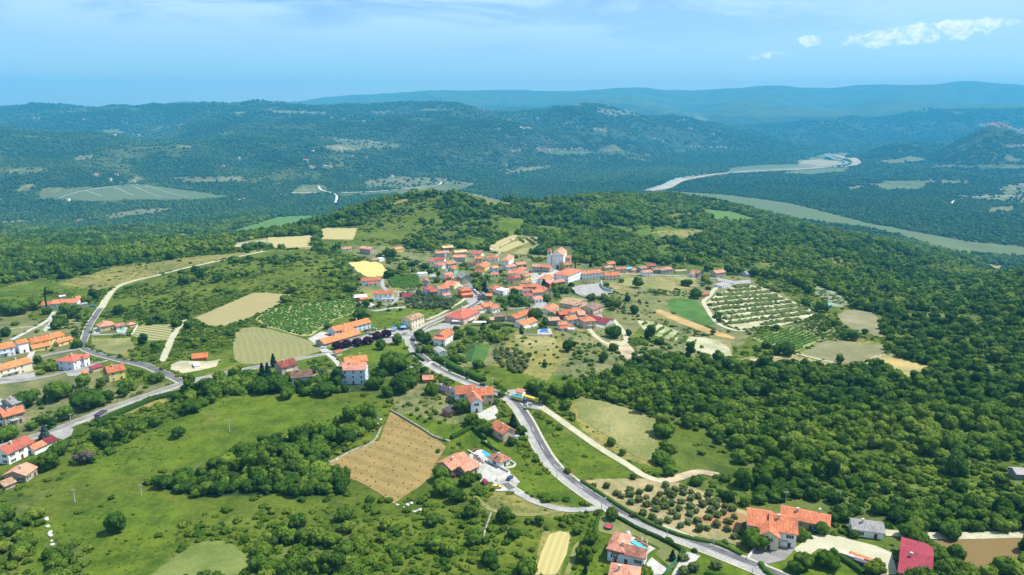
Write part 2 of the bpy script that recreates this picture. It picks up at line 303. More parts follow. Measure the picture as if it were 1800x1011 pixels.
def cover(px, py, jit=0):
    if jit: px = px + rng.normal(0, jit, px.shape); py = py + rng.normal(0, jit * .5, py.shape)
    return lab[np.clip(py, 0, 1010).astype(int), np.clip(px, 0, 1799).astype(int)]
fields_mask = np.zeros((1011, 1800), bool)      # kept clear of trees: fields, roads, yards, houses

# ------------------------------------------------------------------ materials
def mat(name, col=(.5, .5, .5), rough=.9, spec=.2, metal=0.0):
    m = bpy.data.materials.new(name); m.use_nodes = True; b = m.node_tree.nodes['Principled BSDF']
    b.inputs['Base Color'].default_value = (*col, 1); b.inputs['Roughness'].default_value = rough
    b.inputs['Specular IOR Level'].default_value = spec; b.inputs['Metallic'].default_value = metal
    return m, m.node_tree, b
def mixc(nt, f, a, b, mode='MIX'):
    n = N(nt, 'ShaderNodeMix', data_type='RGBA', blend_type=mode)
    for i, v in ((0, f), (6, a), (7, b)):
        if isinstance(v, (int, float)): n.inputs[i].default_value = v
        elif isinstance(v, tuple): n.inputs[i].default_value = (*v, 1)
        else: L(nt, v, n.inputs[i])
    return n.outputs[2]
def noisy(name, col, var=.35, scale=.15, rough=.95, col2=None, bump=0.0, fine=1.2, spec=.15):
    m, t, b = mat(name, col, rough, spec)
    co = N(t, 'ShaderNodeTexCoord'); g = N(t, 'ShaderNodeNewGeometry')
    n1 = noise(t, g.outputs['Position'], scale, 5, .6); n2 = noise(t, g.outputs['Position'], fine, 3, .6)
    f = maprange(t, math_n(t, 'ADD', math_n(t, 'MULTIPLY', n1, .65), math_n(t, 'MULTIPLY', n2, .35)), .36, .64)
    c2 = col2 or tuple(c * (1 - var) for c in col); c1 = tuple(min(1, c * (1 + var * .6)) for c in col)
    L(t, mixc(t, f, c2, c1), b.inputs['Base Color'])
    if bump:
        bp = N(t, 'ShaderNodeBump'); bp.inputs['Strength'].default_value = bump; bp.inputs['Distance'].default_value = .3
        L(t, n2, bp.inputs['Height']); L(t, bp.outputs[0], b.inputs['Normal'])
    return m
# the ground: the cover's own colour (attribute) broken up by grass, soil and scrub mottling
mg, t, b = mat('ground_cover', rough=.95, spec=.1)
at = N(t, 'ShaderNodeAttribute'); at.attribute_name = 'cover'; ge = N(t, 'ShaderNodeNewGeometry')
p = ge.outputs['Position']
cd = N(t, 'ShaderNodeAttribute'); cd.attribute_name = 'far'
n1 = noise(t, p, .02, 6, .62); n2 = noise(t, p, .11, 5, .62); n3 = noise(t, p, .55, 5, .8)
nf1 = noise(t, p, .0035, 7, .68); nf2 = noise(t, p, .03, 5, .75)
nearf = math_n(t, 'ADD', math_n(t, 'ADD', math_n(t, 'MULTIPLY', n1, .3), math_n(t, 'MULTIPLY', n2, .34)), math_n(t, 'MULTIPLY', n3, .36))
farf = math_n(t, 'ADD', math_n(t, 'MULTIPLY', nf1, .38), math_n(t, 'MULTIPLY', nf2, .62))
nm = N(t, 'ShaderNodeMix', data_type='FLOAT'); L(t, cd.outputs['Fac'], nm.inputs[0]); L(t, nearf, nm.inputs[2]); L(t, farf, nm.inputs[3])
f = maprange(t, nm.outputs[0], .38, .62)
dry = mixc(t, f, (.48, .58, .52), (1.50, 1.30, 1.25)); c = mixc(t, 1.0, at.outputs['Color'], dry, 'MULTIPLY')
y1 = maprange(t, noise(t, p, .045, 5, .7, loc=(50, 9, 0)), .55, .72)
c = mixc(t, math_n(t, 'MULTIPLY', y1, math_n(t, 'SUBTRACT', .42, math_n(t, 'MULTIPLY', cd.outputs['Fac'], .34))), c, (.185, .175, .05))
L(t, c, b.inputs['Base Color'])
bp = N(t, 'ShaderNodeBump'); bp.inputs['Strength'].default_value = .9
L(t, math_n(t, 'ADD', .25, math_n(t, 'MULTIPLY', cd.outputs['Fac'], 26)), bp.inputs['Distance'])
L(t, nm.outputs[0], bp.inputs['Height']); L(t, bp.outputs[0], b.inputs['Normal'])

# ------------------------------------------------------------------ ground mesh in radial bands
def tag(o, label=None, cat=None, group=None, kind=None):
    if label: o['label'] = label
    if cat: o['category'] = cat
    if group: o['group'] = group
    if kind: o['kind'] = kind
    return o
def mesh_np(name, V, F, m=None, smooth=False, parent=None, link=True):
    """V (n,3), F (m,k) all the same k, or a list of such"""
    me = bpy.data.meshes.new(name); Fs = F if isinstance(F, list) else [F]
    me.vertices.add(len(V)); me.vertices.foreach_set('co', np.ascontiguousarray(V, np.float32).ravel())
    li = np.concatenate([f.ravel() for f in Fs]).astype(np.int32); tot = np.concatenate([np.full(len(f), f.shape[1]) for f in Fs]).astype(np.int32)
    me.loops.add(len(li)); me.loops.foreach_set('vertex_index', li); me.polygons.add(len(tot))
    me.polygons.foreach_set('loop_start', np.concatenate([[0], np.cumsum(tot)[:-1]]).astype(np.int32))
    if smooth: me.polygons.foreach_set('use_smooth', np.ones(len(tot), bool))
    me.update(calc_edges=True)
    if m is not None:
        for mm in (m if isinstance(m, (list, tuple)) else [m]): me.materials.append(mm)
    o = bpy.data.objects.new(name, me)
    if parent is not None: o.parent = parent
    if link: COL.objects.link(o)
    return o
gpx, gpy = proj(gx, gy, gz)
gl = cover(gpx + 6 * fbm(gx / 14, gy / 14, 3), gpy + 3 * fbm(gx / 14 + 9, gy / 14, 3))
gcol = np.array([CV[k][0] for k in CK])[gl]
fara = ss(gd, 1700, 3300); tree_cover = np.array([CV[k][1] for k in CK])[gl] > .4
gcol[tree_cover & (gd > 1500)] *= .9
ff = (ss(gd, 1700, 2600) * ~tree_cover * .62)[..., None]; gcol = gcol + ff * (np.array([.12, .145, .055]) - gcol)
m3 = np.clip(fbm(gx / 260, gy / 260, 5) * 1.3 - .32, 0, 1) * (fara > .2) * tree_cover
gcol = gcol + m3[..., None] * (np.array([.11, .13, .05]) - gcol)
def grid_faces(r0, r1, nc): 
    i = np.arange(r0, r1 - 1)[:, None] * nc + np.arange(nc - 1)[None]; i = i.ravel()
    return np.stack([i, i + 1, i + nc + 1, i + nc], 1)
nc = len(AZ)
for nm_, d0, d1 in (('ground', 0, 2700), ('hills', 2700, 11500), ('mountains', 11500, 1e9)):
    r0 = int(np.searchsorted(np.exp(LD), d0)); r1 = int(min(len(LD), np.searchsorted(np.exp(LD), d1) + 1))
    V = np.stack([gx[r0:r1], gy[r0:r1], gz[r0:r1]], -1).reshape(-1, 3)
    o = mesh_np(nm_, V, grid_faces(0, r1 - r0, nc), mg, True)
    a = o.data.attributes.new('cover', 'FLOAT_COLOR', 'POINT')
    a.data.foreach_set('color', np.concatenate([gcol[r0:r1].reshape(-1, 3), np.ones((len(V), 1))], 1).astype(np.float32).ravel())
    a = o.data.attributes.new('far', 'FLOAT', 'POINT'); a.data.foreach_set('value', fara[r0:r1].astype(np.float32).ravel())
    tag(o, kind='structure')

# ------------------------------------------------------------------ draped fields, roads, yards
def dens(pts, step=6.0):
    p = np.array(pts, float).reshape(-1, 2); o = []
    for a, b_ in zip(p, np.roll(p, -1, 0)):
        k = max(1, int(np.hypot(*(b_ - a)) / step)); o += [a + (b_ - a) * i / k for i in range(k)]
    return np.array(o)
def in_poly(P, x, y):
    ins = np.zeros(x.shape, bool); Q = np.roll(P, -1, 0)
    for (x1, y1), (x2, y2) in zip(P, Q):
        c = ((y1 > y) != (y2 > y)); 
        if y1 != y2: ins ^= c & (x < (x2 - x1) * (y - y1) / (y2 - y1) + x1)
    return ins
def maskpoly(pts):
    global lab
    keep = lab; lab = fields_mask.astype(np.uint8); fillpoly(CK[1], pts); m = lab > 0; lab = keep; fields_mask[:] |= m
def drape(name, pts, m, off=.12, mask=True, jit=.8, **tg):
    if mask: maskpoly(pts)
    q = dens(pts); q = q + rng.normal(0, jit * .5, q.shape) * [1, .6]
    wp = unproj(q[:, 0], q[:, 1]); P = np.stack([wp[:, 0] / wp[:, 1], np.log(wp[:, 1])], 1)
    a0, a1, l0, l1 = P[:, 0].min(), P[:, 0].max(), P[:, 1].min(), P[:, 1].max()
    da = max(1.3 / FPX, (a1 - a0) / 260); dl = max(.0022, (l1 - l0) / 260)
    A_, B_ = np.meshgrid(np.arange(a0 - da, a1 + 2 * da, da), np.arange(l0 - dl, l1 + 2 * dl, dl)); h_, w_ = A_.shape
    fi = in_poly(P, A_[:-1, :-1] + da / 2, B_[:-1, :-1] + dl / 2)
    r, c = np.nonzero(fi); i = r * w_ + c; F = np.stack([i, i + 1, i + w_ + 1, i + w_], 1)
    u, inv = np.unique(F, return_inverse=True); F = inv.reshape(F.shape); a = A_.ravel()[u].copy(); l = B_.ravel()[u].copy()
    outp = ~in_poly(P, a, l)
    if outp.any():
        S = P * [1 / da, 1 / dl]; E = np.roll(S, -1, 0) - S; X = np.stack([a[outp] / da, l[outp] / dl], 1)
        tt = np.clip(((X[:, None] - S[None]) * E[None]).sum(-1) / ((E ** 2).sum(-1) + 1e-9), 0, 1)
        C_ = S[None] + tt[..., None] * E[None]; k = ((C_ - X[:, None]) ** 2).sum(-1).argmin(1); best = C_[np.arange(len(X)), k]
        a[outp] = best[:, 0] * da; l[outp] = best[:, 1] * dl
    y = np.exp(l); x = a * y; V = np.stack([x, y, ground(x, y) + off * np.maximum(1, y / 500)], 1)
    o = mesh_np(name, V, F, m, True); tag(o, kind='structure'); tag(o, **tg); return o
def catmull(p, step):
    p = np.asarray(p, float); P = np.concatenate([[2 * p[0] - p[1]], p, [2 * p[-1] - p[-2]]]); o = []
    for i in range(1, len(P) - 2):
        n_ = max(2, int(np.linalg.norm(P[i + 1] - P[i]) / step))
        for k in range(n_):
            t_ = k / n_; a_, b_, c_, d_ = P[i - 1:i + 3]
            o.append(.5 * (2 * b_ + (c_ - a_) * t_ + (2 * a_ - 5 * b_ + 4 * c_ - d_) * t_ ** 2 + (3 * b_ - a_ - 3 * c_ + d_) * t_ ** 3))
    o.append(P[-2]); return np.array(o)
def lineof(px, step=2.5):
    p = np.array(px, float).reshape(-1, 2); w = unproj(p[:, 0], p[:, 1])[:, :2]; return catmull(w, step)
def ribbon(name, line, w0, w1, m, off=.16, mask=True, mk=1.0, **tg):
    """strip between lateral offsets w0..w1 (metres, right of travel positive) of a centre line on the ground"""
    T = np.gradient(line, axis=0); T /= np.linalg.norm(T, axis=1)[:, None] + 1e-9; Nn = np.stack([T[:, 1], -T[:, 0]], 1)
    k = max(2, int(abs(w1 - w0) / 1.2) + 1); s = np.linspace(w0, w1, k); P = line[:, None] + Nn[:, None] * s[None, :, None]
    z = ground(P[..., 0], P[..., 1]) + off; V = np.concatenate([P, z[..., None]], -1).reshape(-1, 3)
    o = mesh_np(name, V, grid_faces(0, len(line), k)[:, ::-1], m, True); tag(o, kind='structure'); tag(o, **tg)
    if mask:
        for j in range(0, len(line) - 3, 3):
            q = [P[j, 0], P[min(j + 4, len(line) - 1), 0], P[min(j + 4, len(line) - 1), -1], P[j, -1]]; q = np.array(q)
            a_, b_ = proj(q[:, 0], q[:, 1], ground(q[:, 0], q[:, 1])); c_ = np.stack([a_, b_], 1); cc = c_.mean(0)
            c_ = cc + (c_ - cc) * mk; c_[:, 1] += 1.0 * mk; maskpoly(c_)
            if name in ('road', 'path') and line[j, 1] < 900: maskpoly(c_ + [0, 3]); maskpoly(c_ + [0, 6 if name == 'road' else 4])
    return o
def bars(name, line, w0, w1, zh, m, off=0.0, **tg):
    """a low solid strip (kerb, wall) along a line"""
    T = np.gradient(line, axis=0); T /= np.linalg.norm(T, axis=1)[:, None] + 1e-9; Nn = np.stack([T[:, 1], -T[:, 0]], 1)
    a_ = line + Nn * w0; b_ = line + Nn * w1; za = ground(a_[:, 0], a_[:, 1]); zb = ground(b_[:, 0], b_[:, 1]); zt = np.maximum(za, zb) + zh
    c4 = lambda p, z: np.concatenate([p, z[:, None]], 1)
    V = np.stack([c4(a_, za - .6), c4(a_, zt), c4(b_, zt), c4(b_, zb - .6)], 1).reshape(-1, 3); n_ = len(line)
    F = []
    for j in range(3):
        i = np.arange(n_ - 1) * 4 + j; F.append(np.stack([i, i + 1, i + 5, i + 4], 1))
    F.append(np.array([[0, 3, 2, 1], [4 * n_ - 4, 4 * n_ - 3, 4 * n_ - 2, 4 * n_ - 1]]))
    o = mesh_np(name, V, np.concatenate(F), m); tag(o, **tg); return o

M_asph = noisy('asphalt', (.125, .12, .125), .35, .12, .9, fine=2.5); M_old = noisy('worn_asphalt', (.22, .215, .205), .3, .15, .9, fine=2.0)
M_conc = noisy('concrete', (.28, .275, .255), .2, .3, .9); M_grav = noisy('white_gravel', (.36, .335, .25), .35, .35, .95, col2=(.30, .30, .18), fine=1.8)
M_dirt = noisy('sandy_dirt', (.38, .31, .20), .35, .12, .95, bump=.3); M_pav = noisy('pale_paving', (.38, .37, .335), .2, .3, .85)
M_kerb = noisy('kerb_stone', (.46, .45, .40), .2, 1, .9); M_stone = noisy('dry_stone', (.26, .24, .18), .5, 1.2, .95, bump=.8)
M_shoulder = noisy('gravel_shoulder', (.30, .295, .275), .25, .15, .95)
def rowmat(name, ca, cb, per, ang, mottle=.5, sc=.08, soft=.25, wob=2.0, thr=.5):
    """soil or crop drawn in parallel lines (mowing swaths, drills) on the real ground"""
    m, t, b = mat(name, ca, .95, .1); g = N(t, 'ShaderNodeNewGeometry'); sp_ = N(t, 'ShaderNodeSeparateXYZ'); L(t, g.outputs['Position'], sp_.inputs[0])
    d = math_n(t, 'ADD', math_n(t, 'MULTIPLY', sp_.outputs[0], math.cos(R(ang))), math_n(t, 'MULTIPLY', sp_.outputs[1], math.sin(R(ang))))
    wb = noise(t, g.outputs['Position'], .02, 2, .5); d = math_n(t, 'ADD', d, math_n(t, 'MULTIPLY', wb, wob))
    s = math_n(t, 'ADD', .5, math_n(t, 'MULTIPLY', .5, math_n(t, 'SINE', math_n(t, 'MULTIPLY', d, 2 * math.pi / per))))
    n1 = noise(t, g.outputs['Position'], sc, 5, .65); n2 = noise(t, g.outputs['Position'], 1.1, 3, .65)
    f = maprange(t, math_n(t, 'ADD', math_n(t, 'MULTIPLY', s, 1 - mottle), math_n(t, 'MULTIPLY', math_n(t, 'ADD', math_n(t, 'MULTIPLY', n1, .55), math_n(t, 'MULTIPLY', n2, .45)), mottle)), thr - soft, thr + soft)
    L(t, mixc(t, f, ca, cb), b.inputs['Base Color']); return m
M_wheat = rowmat('ripe_wheat', (.42, .34, .11), (.50, .42, .17), 3, 20, .7); M_mown = rowmat('mown_hay', (.165, .165, .062), (.215, .205, .09), 3.4, 25, .8, wob=14)
M_tanf = rowmat('stubble', (.30, .25, .12), (.23, .205, .09), 4, 70, .7); M_orch = rowmat('orchard_soil', (.265, .19, .072), (.175, .13, .048), 6.2, 58, .88, soft=.2)
M_red = noisy('red_soil', (.27, .125, .052), .4, .06, .95, col2=(.17, .15, .06), fine=.6); M_olsoil = noisy('olive_grove_soil', (.27, .21, .11), .4, .05, .95, col2=(.16, .155, .06), fine=.5)
M_chalk = noisy('chalky_soil', (.37, .335, .225), .4, .05, .95, col2=(.26, .26, .13), fine=.5); M_drym = noisy('dry_meadow', (.20, .185, .075), .4, .05, .95, col2=(.12, .14, .04), fine=.8)
M_lawn = noisy('lawn', (.095, .13, .035), .3, .08, .95, fine=.9); M_green = noisy('green_crop', (.06, .13, .024), .3, .08, .95, fine=1.2); M_dgreen = noisy('dark_crop', (.03, .075, .018), .3, .1, .95)
M_vinefar = rowmat('vineyard_lines', (.05, .12, .02), (.11, .18, .04), 7, -60, .35); M_yrd = rowmat('hay_strips', (.32, .27, .11), (.36, .31, .15), 9, 60, .5)
M_plow = noisy('fallow_soil', (.20, .17, .10), .35, .04, .95, col2=(.13, .14, .06), fine=.6)

# fields of the plateau
drape('field', [340,560,445,515,468,515,512,518,505,528,470,545,430,562,395,573,370,574,355,567], M_tanf)
drape('vineyard_soil', [448,562,470,545,530,535,590,527,620,524,632,540,620,552,590,562,565,578,548,590,532,592,500,584,470,576], M_yrd if 0 else noisy('vineyard_soil', (.26, .25, .11), .35, .08, .95, col2=(.13, .17, .05)))
drape('field', [413,586,426,577,445,575,470,578,530,594,553,602,566,617,540,625,500,636,450,641,425,640,412,632,410,610], M_mown)
drape('field', [612,462,640,459,660,460,673,466,677,472,688,477,690,484,660,487,645,487,630,479], M_wheat); drape('field', [600,461,611,461,628,480,618,474], M_dgreen)
drape('field', [687,723,705,735,735,752,761,765,772,775,784,785,775,800,764,817,757,840,735,858,712,872,692,887,672,872,640,852,607,838,590,828,577,815,600,800,623,791,650,782,668,770,678,745], M_orch)
drape('field', [560,404,575,401,628,402,620,422,565,421], M_yrd, off=.2); drape('field', [470,418,550,415,549,436,474,436], M_yrd, off=.2)
drape('field', [389,407,430,396,495,381,565,378,555,384,525,398,487,405,440,408], M_vinefar, off=.2, mask=False)
drape('field', [1020,700,1045,702,1120,722,1163,742,1150,758,1152,775,1160,795,1148,812,1120,805,1085,780,1050,757,1020,735,1012,715], M_drym)
drape('field', [817,634,823,606,836,605,829,636], M_dgreen); drape('field', [829,636,836,605,862,606,852,634,838,639], M_green)
drape('field', [1028,845,1050,842,1100,842,1150,842,1190,848,1215,856,1246,868,1275,888,1320,902,1322,922,1300,960,1270,952,1230,945,1185,938,1140,920,1090,893], M_olsoil, jit=1.5)
drape('field', [1215,912,1240,905,1275,895,1308,905,1322,912,1310,930,1280,935,1250,922], M_red, off=.2, jit=1.5)
drape('field', [1539,633,1548,626,1572,623,1605,637,1644,647,1628,660,1611,669,1590,668,1572,659,1552,648,1540,640], M_wheat if 0 else noisy('golden_field', (.33, .25, .09), .3, .06, .95, col2=(.2, .19, .07)), jit=1.2)
drape('vineyard_soil', [1322,594,1360,585,1400,576,1425,586,1444,597,1420,610,1400,619,1367,609,1340,604], noisy('vine_soil', (.20, .22, .08), .3, .08, .95))
drape('field', [1449,600,1480,601,1520,606,1553,609,1561,616,1530,632,1505,641,1467,637,1430,630,1402,622], M_plow); drape('field', [1472,555,1484,546,1505,545,1530,549,1542,557,1549,575,1552,591,1535,588,1517,583,1495,578,1480,567], M_plow)
drape('field', [1240,533,1262,516,1278,511,1290,502,1310,500,1344,506,1372,520,1400,532,1439,551,1400,566,1372,574,1333,574,1300,580,1282,573,1268,561,1256,546], M_chalk, jit=1.2)
drape('field', [1174,527,1197,523,1226,530,1245,552,1256,570,1240,574,1205,560,1174,544], M_green); drape('path', [1152,546,1160,544,1200,560,1260,582,1293,593,1290,597,1250,589,1195,569,1155,551], noisy('ochre_strip', (.36, .25, .10), .2, .1))
drape('field', [1208,592,1237,593,1265,600,1281,612,1288,628,1260,626,1225,618,1205,610], noisy('pale_vineyard', (.35, .32, .22), .3, .1, col2=(.2, .22, .1)), jit=1.4); drape('field', [1120,564,1150,566,1196,584,1188,600,1150,590,1130,578], noisy('pale_terrace', (.32, .30, .2), .5, .1, col2=(.12, .15, .05)), jit=1.6)
drape('field', [1418,505,1438,503,1470,515,1496,535,1480,541,1458,538,1438,520], noisy('grey_orchard', (.20, .22, .13), .4, .1)); drape('field', [1220,352,1240,354,1293,370,1290,373,1255,366,1233,362], M_green, off=.3, mask=False)
drape('field', [1230,367,1290,374,1342,389,1300,392,1258,389], M_vinefar, off=.3)
drape('field', [868,443,895,428,930,418,955,417,935,424,905,436,890,443], M_yrd, off=.2); drape('field', [893,447,920,436,943,431,958,432,935,443,925,448], M_drym, off=.2); drape('field', [855,434,880,422,903,414,907,415,870,438], M_yrd, off=.2)
drape('field', [1640,951,1700,948,1800,946,1800,1011,1720,1011,1690,990,1660,968], rowmat('red_ploughland', (.20, .105, .048), (.13, .125, .042), 3.2, 12, .8), jit=1.2)
drape('field', [940,1011,950,975,965,940,985,934,1003,938,996,975,978,1011], rowmat('barley', (.40, .34, .14), (.33, .29, .12), 2, -15, .6)); drape('field', [992,1011,1006,965,1018,950,1012,985,1002,1011], M_drym)
drape('field', [240,572,305,570,300,598,262,600,232,590], rowmat('young_vines', (.30, .28, .13), (.13, .15, .05), 4.2, 60, .4)); drape('field', [160,596,228,594,240,612,215,625,190,622,160,608], M_drym, jit=1.5)
drape('field', [1010,452,1040,450,1045,452,1030,455], M_green, off=.2)
drape('field', [1090,480,1120,492,1180,498,1180,508,1110,508,1085,500], M_drym, jit=1.5); drape('field', [1185,486,1225,489,1225,500,1190,502], M_drym, jit=1.5)
drape('meadow', [262,1013,285,995,318,972,350,952,385,950,412,958,440,985,452,1013], noisy('mown_meadow', (.125, .15, .04), .3, .07, .95, col2=(.085, .12, .025), fine=.9), jit=2)
drape('meadow', [905,588,975,592,980,612,945,618,908,608], noisy('hay_slope', (.25, .215, .09), .35, .08, .95, col2=(.14, .15, .05), fine=.9), jit=2, mask=False)
# yards, squares, courts
for nm_, pp, mm in [
 ('plaza', [952,481,970,473,995,474,998,478,985,487,975,492,962,490,948,498,925,490,932,481], M_pav), ('square', [905,482,935,480,955,487,968,488,965,494,940,489,912,490], M_conc),
 ('square', [934,492,958,489,962,497,945,505,936,503], M_pav), ('sports_court', [1004,506,1022,501,1058,497,1062,508,1076,514,1052,520,1035,522,1012,516], M_conc),
 ('yard', [541,596,565,583,580,586,575,600,572,612,585,618,566,620,555,605], M_pav), ('car_park', [600,607,650,585,690,576,720,580,724,590,705,600,680,604,655,600,620,612], M_conc),
 ('yard', [1180,1011,1196,985,1208,970,1232,978,1220,990,1200,1011], M_pav), ('yard', [1131,1011,1133,995,1145,980,1172,1000,1165,1011], M_pav),
 ('terrace', [1083,948,1098,944,1115,944,1133,955,1153,965,1138,975,1128,986,1105,962], M_pav), ('terrace', [824,800,845,790,868,803,880,812,872,818,858,816,845,834,832,822], M_pav),
 ('yard', [832,822,860,816,880,824,905,838,915,848,898,858,880,858,865,848,845,848], M_pav), ('yard', [872,846,890,842,912,850,905,858,893,864,872,864,864,855], M_pav),
 ('parking', [1305,985,1330,957,1350,955,1380,960,1398,966,1380,985,1350,992,1325,1000], M_old), ('yard', [1395,966,1425,942,1440,940,1470,942,1500,950,1540,960,1568,972,1578,1011,1540,1011,1505,985,1470,972,1440,965,1410,985], noisy('yard_gravel', (.38, .35, .26), .25, .06, .95, col2=(.34, .33, .22))),
 ('yard', [846,724,870,712,876,722,872,736,858,740,828,732], M_pav), ('junction_yard', [890,686,912,684,928,690,950,706,968,722,955,722,930,718,918,716,902,700], M_conc),
 ('yard', [626,522,640,528,660,536,645,542,628,530], M_pav), ('yard', [1035,582,1060,604,1085,612,1112,622,1100,626,1060,606,1040,590], M_dirt),
 ('bank', [1075,600,1100,600,1125,626,1105,634,1085,618,1062,606], M_dirt), ('yard', [164,577,176,574,175,587,162,587], M_pav), ('terrace', [204,580,212,575,226,574,220,586,206,585], M_pav),
 ('yard', [75,580,92,560,96,568,88,578,80,584], M_pav), ('building_plot', [300,640,320,634,360,636,388,632,380,645,350,652,322,657,300,650], noisy('building_soil', (.36, .33, .22), .3, .1)),
 ('yard', [110,650,150,645,165,640,175,648,150,660,120,662], M_conc), ('yard', [0,660,60,655,65,668,0,676], M_conc), ('yard', [96,752,118,748,130,755,122,775,104,772,90,765], M_conc),
 ('yard', [940,528,955,524,962,536,950,545,942,540], M_conc), ('yard', [1040,556,1056,552,1068,572,1060,578,1048,575], M_conc), ('terrace', [945,580,968,578,971,588,945,588], M_pav),
 ('lawn', [925,578,944,576,945,588,925,588], M_lawn), ('yard', [1260,488,1290,494,1318,492,1320,498,1290,500,1262,494], M_conc), ('lawn', [1053,908,1075,905,1100,922,1140,938,1196,972,1180,1000,1150,975,1160,965,1115,942,1090,945,1052,935], noisy('parched_lawn', (.15, .155, .055), .3, .08, .95, col2=(.10, .125, .035), fine=.9)),
 ('yard', [812,520,832,520,842,532,835,540,822,532], M_conc), ('yard', [724,590,760,574,800,562,812,572,795,578,760,580,740,590], M_conc), ('yard', [445,655,462,652,470,660,455,668], M_conc), ('yard', [446,667,466,665,468,675,455,676], M_conc),
 ('garden_plot', [555,662,580,660,578,672,556,672], rowmat('garden_beds', (.2, .2, .08), (.05, .1, .02), 2.5, 30, .2))]:
    drape(nm_, pp, mm, off=.15, jit=.3)

# roads
main = lineof([1520,1085,1420,1035,1340,1000,1260,968,1170,934,1100,904,1052,878,1005,845,970,812,947,775,930,742,912,715,893,698,858,685,815,668,775,650,745,630,728,610,724,595,738,580,765,566,795,553,815,545,832,536,842,527,838,517,826,508,812,500], 2.0)
ribbon('road', main, -1.1, 1.8, M_asph, .18); ribbon('pavement', main, -3.6, -1.3, M_shoulder, .16); bars('kerb', main, -1.3, -1.1, .24, M_kerb, kind='structure'); bars('kerb', main, 1.8, 2.1, .22, M_kerb, kind='structure')
ribbon('verge', main, 2.1, 2.8, M_grav, .15); ribbon('verge', main, -4.2, -3.6, M_grav, .15)
M_paint = noisy('road_paint', (.7, .7, .66), .1, 1)
for a_, b_ in [(i, i + 3) for i in range(28, 75, 8)]: ribbon('road_marking', main[a_:b_], -.06, .06, M_paint, .2, mask=False)
lower = lineof([-90,825,0,787,60,767,130,743,200,715,250,698,320,674,400,656,480,640,540,628,575,622,600,615,640,600,690,588,722,590], 2.5)
ribbon('road', lower, -2.0, 1.9, M_old, .17); bars('kerb', lower, -2.25, -2.0, .2, M_kerb, kind='structure')
ribbon('pavement', lower[:len(lower) // 2], 3.2, 4.3, M_pav, .15, mask=False)
resid = lineof([322,672,290,657,250,641,200,630,162,619,146,610,150,592,160,567,172,549,180,538], 2.0); ribbon('road', resid, -1.9, 1.9, M_asph, .175)
bars('kerb', resid, -2.15, -1.9, .2, M_kerb, kind='structure'); bars('kerb', resid, 1.9, 2.15, .2, M_kerb, kind='structure')
ribbon('path', lineof([178,542,188,524,204,506,235,494,270,486,320,473,370,462,430,449,470,441], 3), -2.6, 2.6, M_grav, .2)
ribbon('road', lineof([146,612,120,617,90,623,56,632,50,642], 2), -2.0, 2.0, M_old, .165); ribbon('road', lineof([-10,668,40,668,85,662,112,655,140,652,165,640,190,634], 2), -2.0, 2.0, M_old, .165)
ribbon('path', lineof([286,636,298,604,308,585,325,562], 2), -2.0, 2.0, M_grav, .18); ribbon('path', lineof([-20,585,10,580,30,577,60,574,110,570,160,566], 3), -.9, .9, M_grav, .15)
ribbon('path', lineof([20,598,45,585,70,572,88,560,96,548], 2), -1.6, 1.6, M_pav, .17); ribbon('path', lineof([40,645,52,628,58,616], 2), -1.5, 1.5, M_pav, .17)
ribbon('path', lineof([945,712,975,732,1000,750,1050,785,1100,816,1135,838,1165,847], 2), -1.7, 1.7, M_grav, .2, mk=1.8); ribbon('path', lineof([1160,846,1185,843,1205,836,1232,830,1262,836], 2), -2.2, 2.2, M_dirt, .2)
drive = lineof([1052,893,1020,897,985,895,945,884,920,872,900,860,888,850], 1.6); ribbon('driveway', drive[:22], -1.5,1.5, M_shoulder, .18); ribbon('driveway', drive[21:], -1.35, 1.35, M_asph, .18); ribbon('verge', drive[18:], 1.35, 2.2, M_grav, .15)
ribbon('path', lineof([835,873,860,895,900,904,950,905,985,898], 3), -.9, .9, M_drym, .15)
ribbon('path', lineof([1553,937,1600,940,1650,943,1720,942,1800,940,1860,940], 3), -2.0, 2.0, M_grav, .2, mk=1.5); ribbon('path', lineof([575,622,590,635,600,648], 2), -1.4, 1.4, M_pav, .2)
ribbon('path', lineof([727,655,742,648,760,636], 2), -1.4, 1.4, M_pav, .2); ribbon('path', lineof([750,563,775,552,795,540,812,530,818,524], 2), -1.3, 1.3, M_grav, .2)
ribbon('road', lineof([842,527,852,535,862,541,870,543], 2), -1.6, 1.6, M_conc, .17); ribbon('road', lineof([831,505,815,492,800,486,790,480,783,470,778,463], 2), -1.7,1.7, M_old, .17)
ribbon('road', lineof([672,490,672,500,680,510,700,513,745,511,760,508], 2), -1.8, 1.8, M_conc, .17); ribbon('path', lineof([702,513,700,522,690,534,672,537], 2), -1.3, 1.3, M_conc, .15)
ribbon('path', lineof([1025,560,1035,578,1048,592,1066,604,1085,608,1098,601,1100,592,1092,578,1078,562], 2), -1.7, 1.7, M_grav, .22)
ribbon('path', lineof([1290,500,1262,505,1248,520,1237,531,1244,545,1252,558,1265,571,1288,580,1310,582], 2), -1.8, 1.8, M_grav, .22); ribbon('path', lineof([1400,624,1370,628,1330,633,1290,638], 3), -1.6, 1.6, M_dirt, .2)
ribbon('path', lineof([1400,622,1440,632,1480,641], 3), -1.4, 1.4, M_grav, .2); ribbon('path', lineof([1526,650,1530,636,1545,626,1572,621], 3), -1.6, 1.6, M_dirt, .2)
ribbon('path', lineof([330,440,370,434,420,427,480,420,548,414], 3), -2.0, 2.0, M_grav, .2); ribbon('road', lineof([998,478,1030,478,1065,474,1100,482,1160,484,1220,487,1262,490], 3), -1.8, 1.8, M_conc, .2)
ribbon('path', lineof([870,452,878,445,880,440], 3), -1.2, 1.2, M_grav, .2); ribbon('road', lineof([925,548,940,540,953,530,955,524], 2), -2.0, 2.0, M_conc, .2)
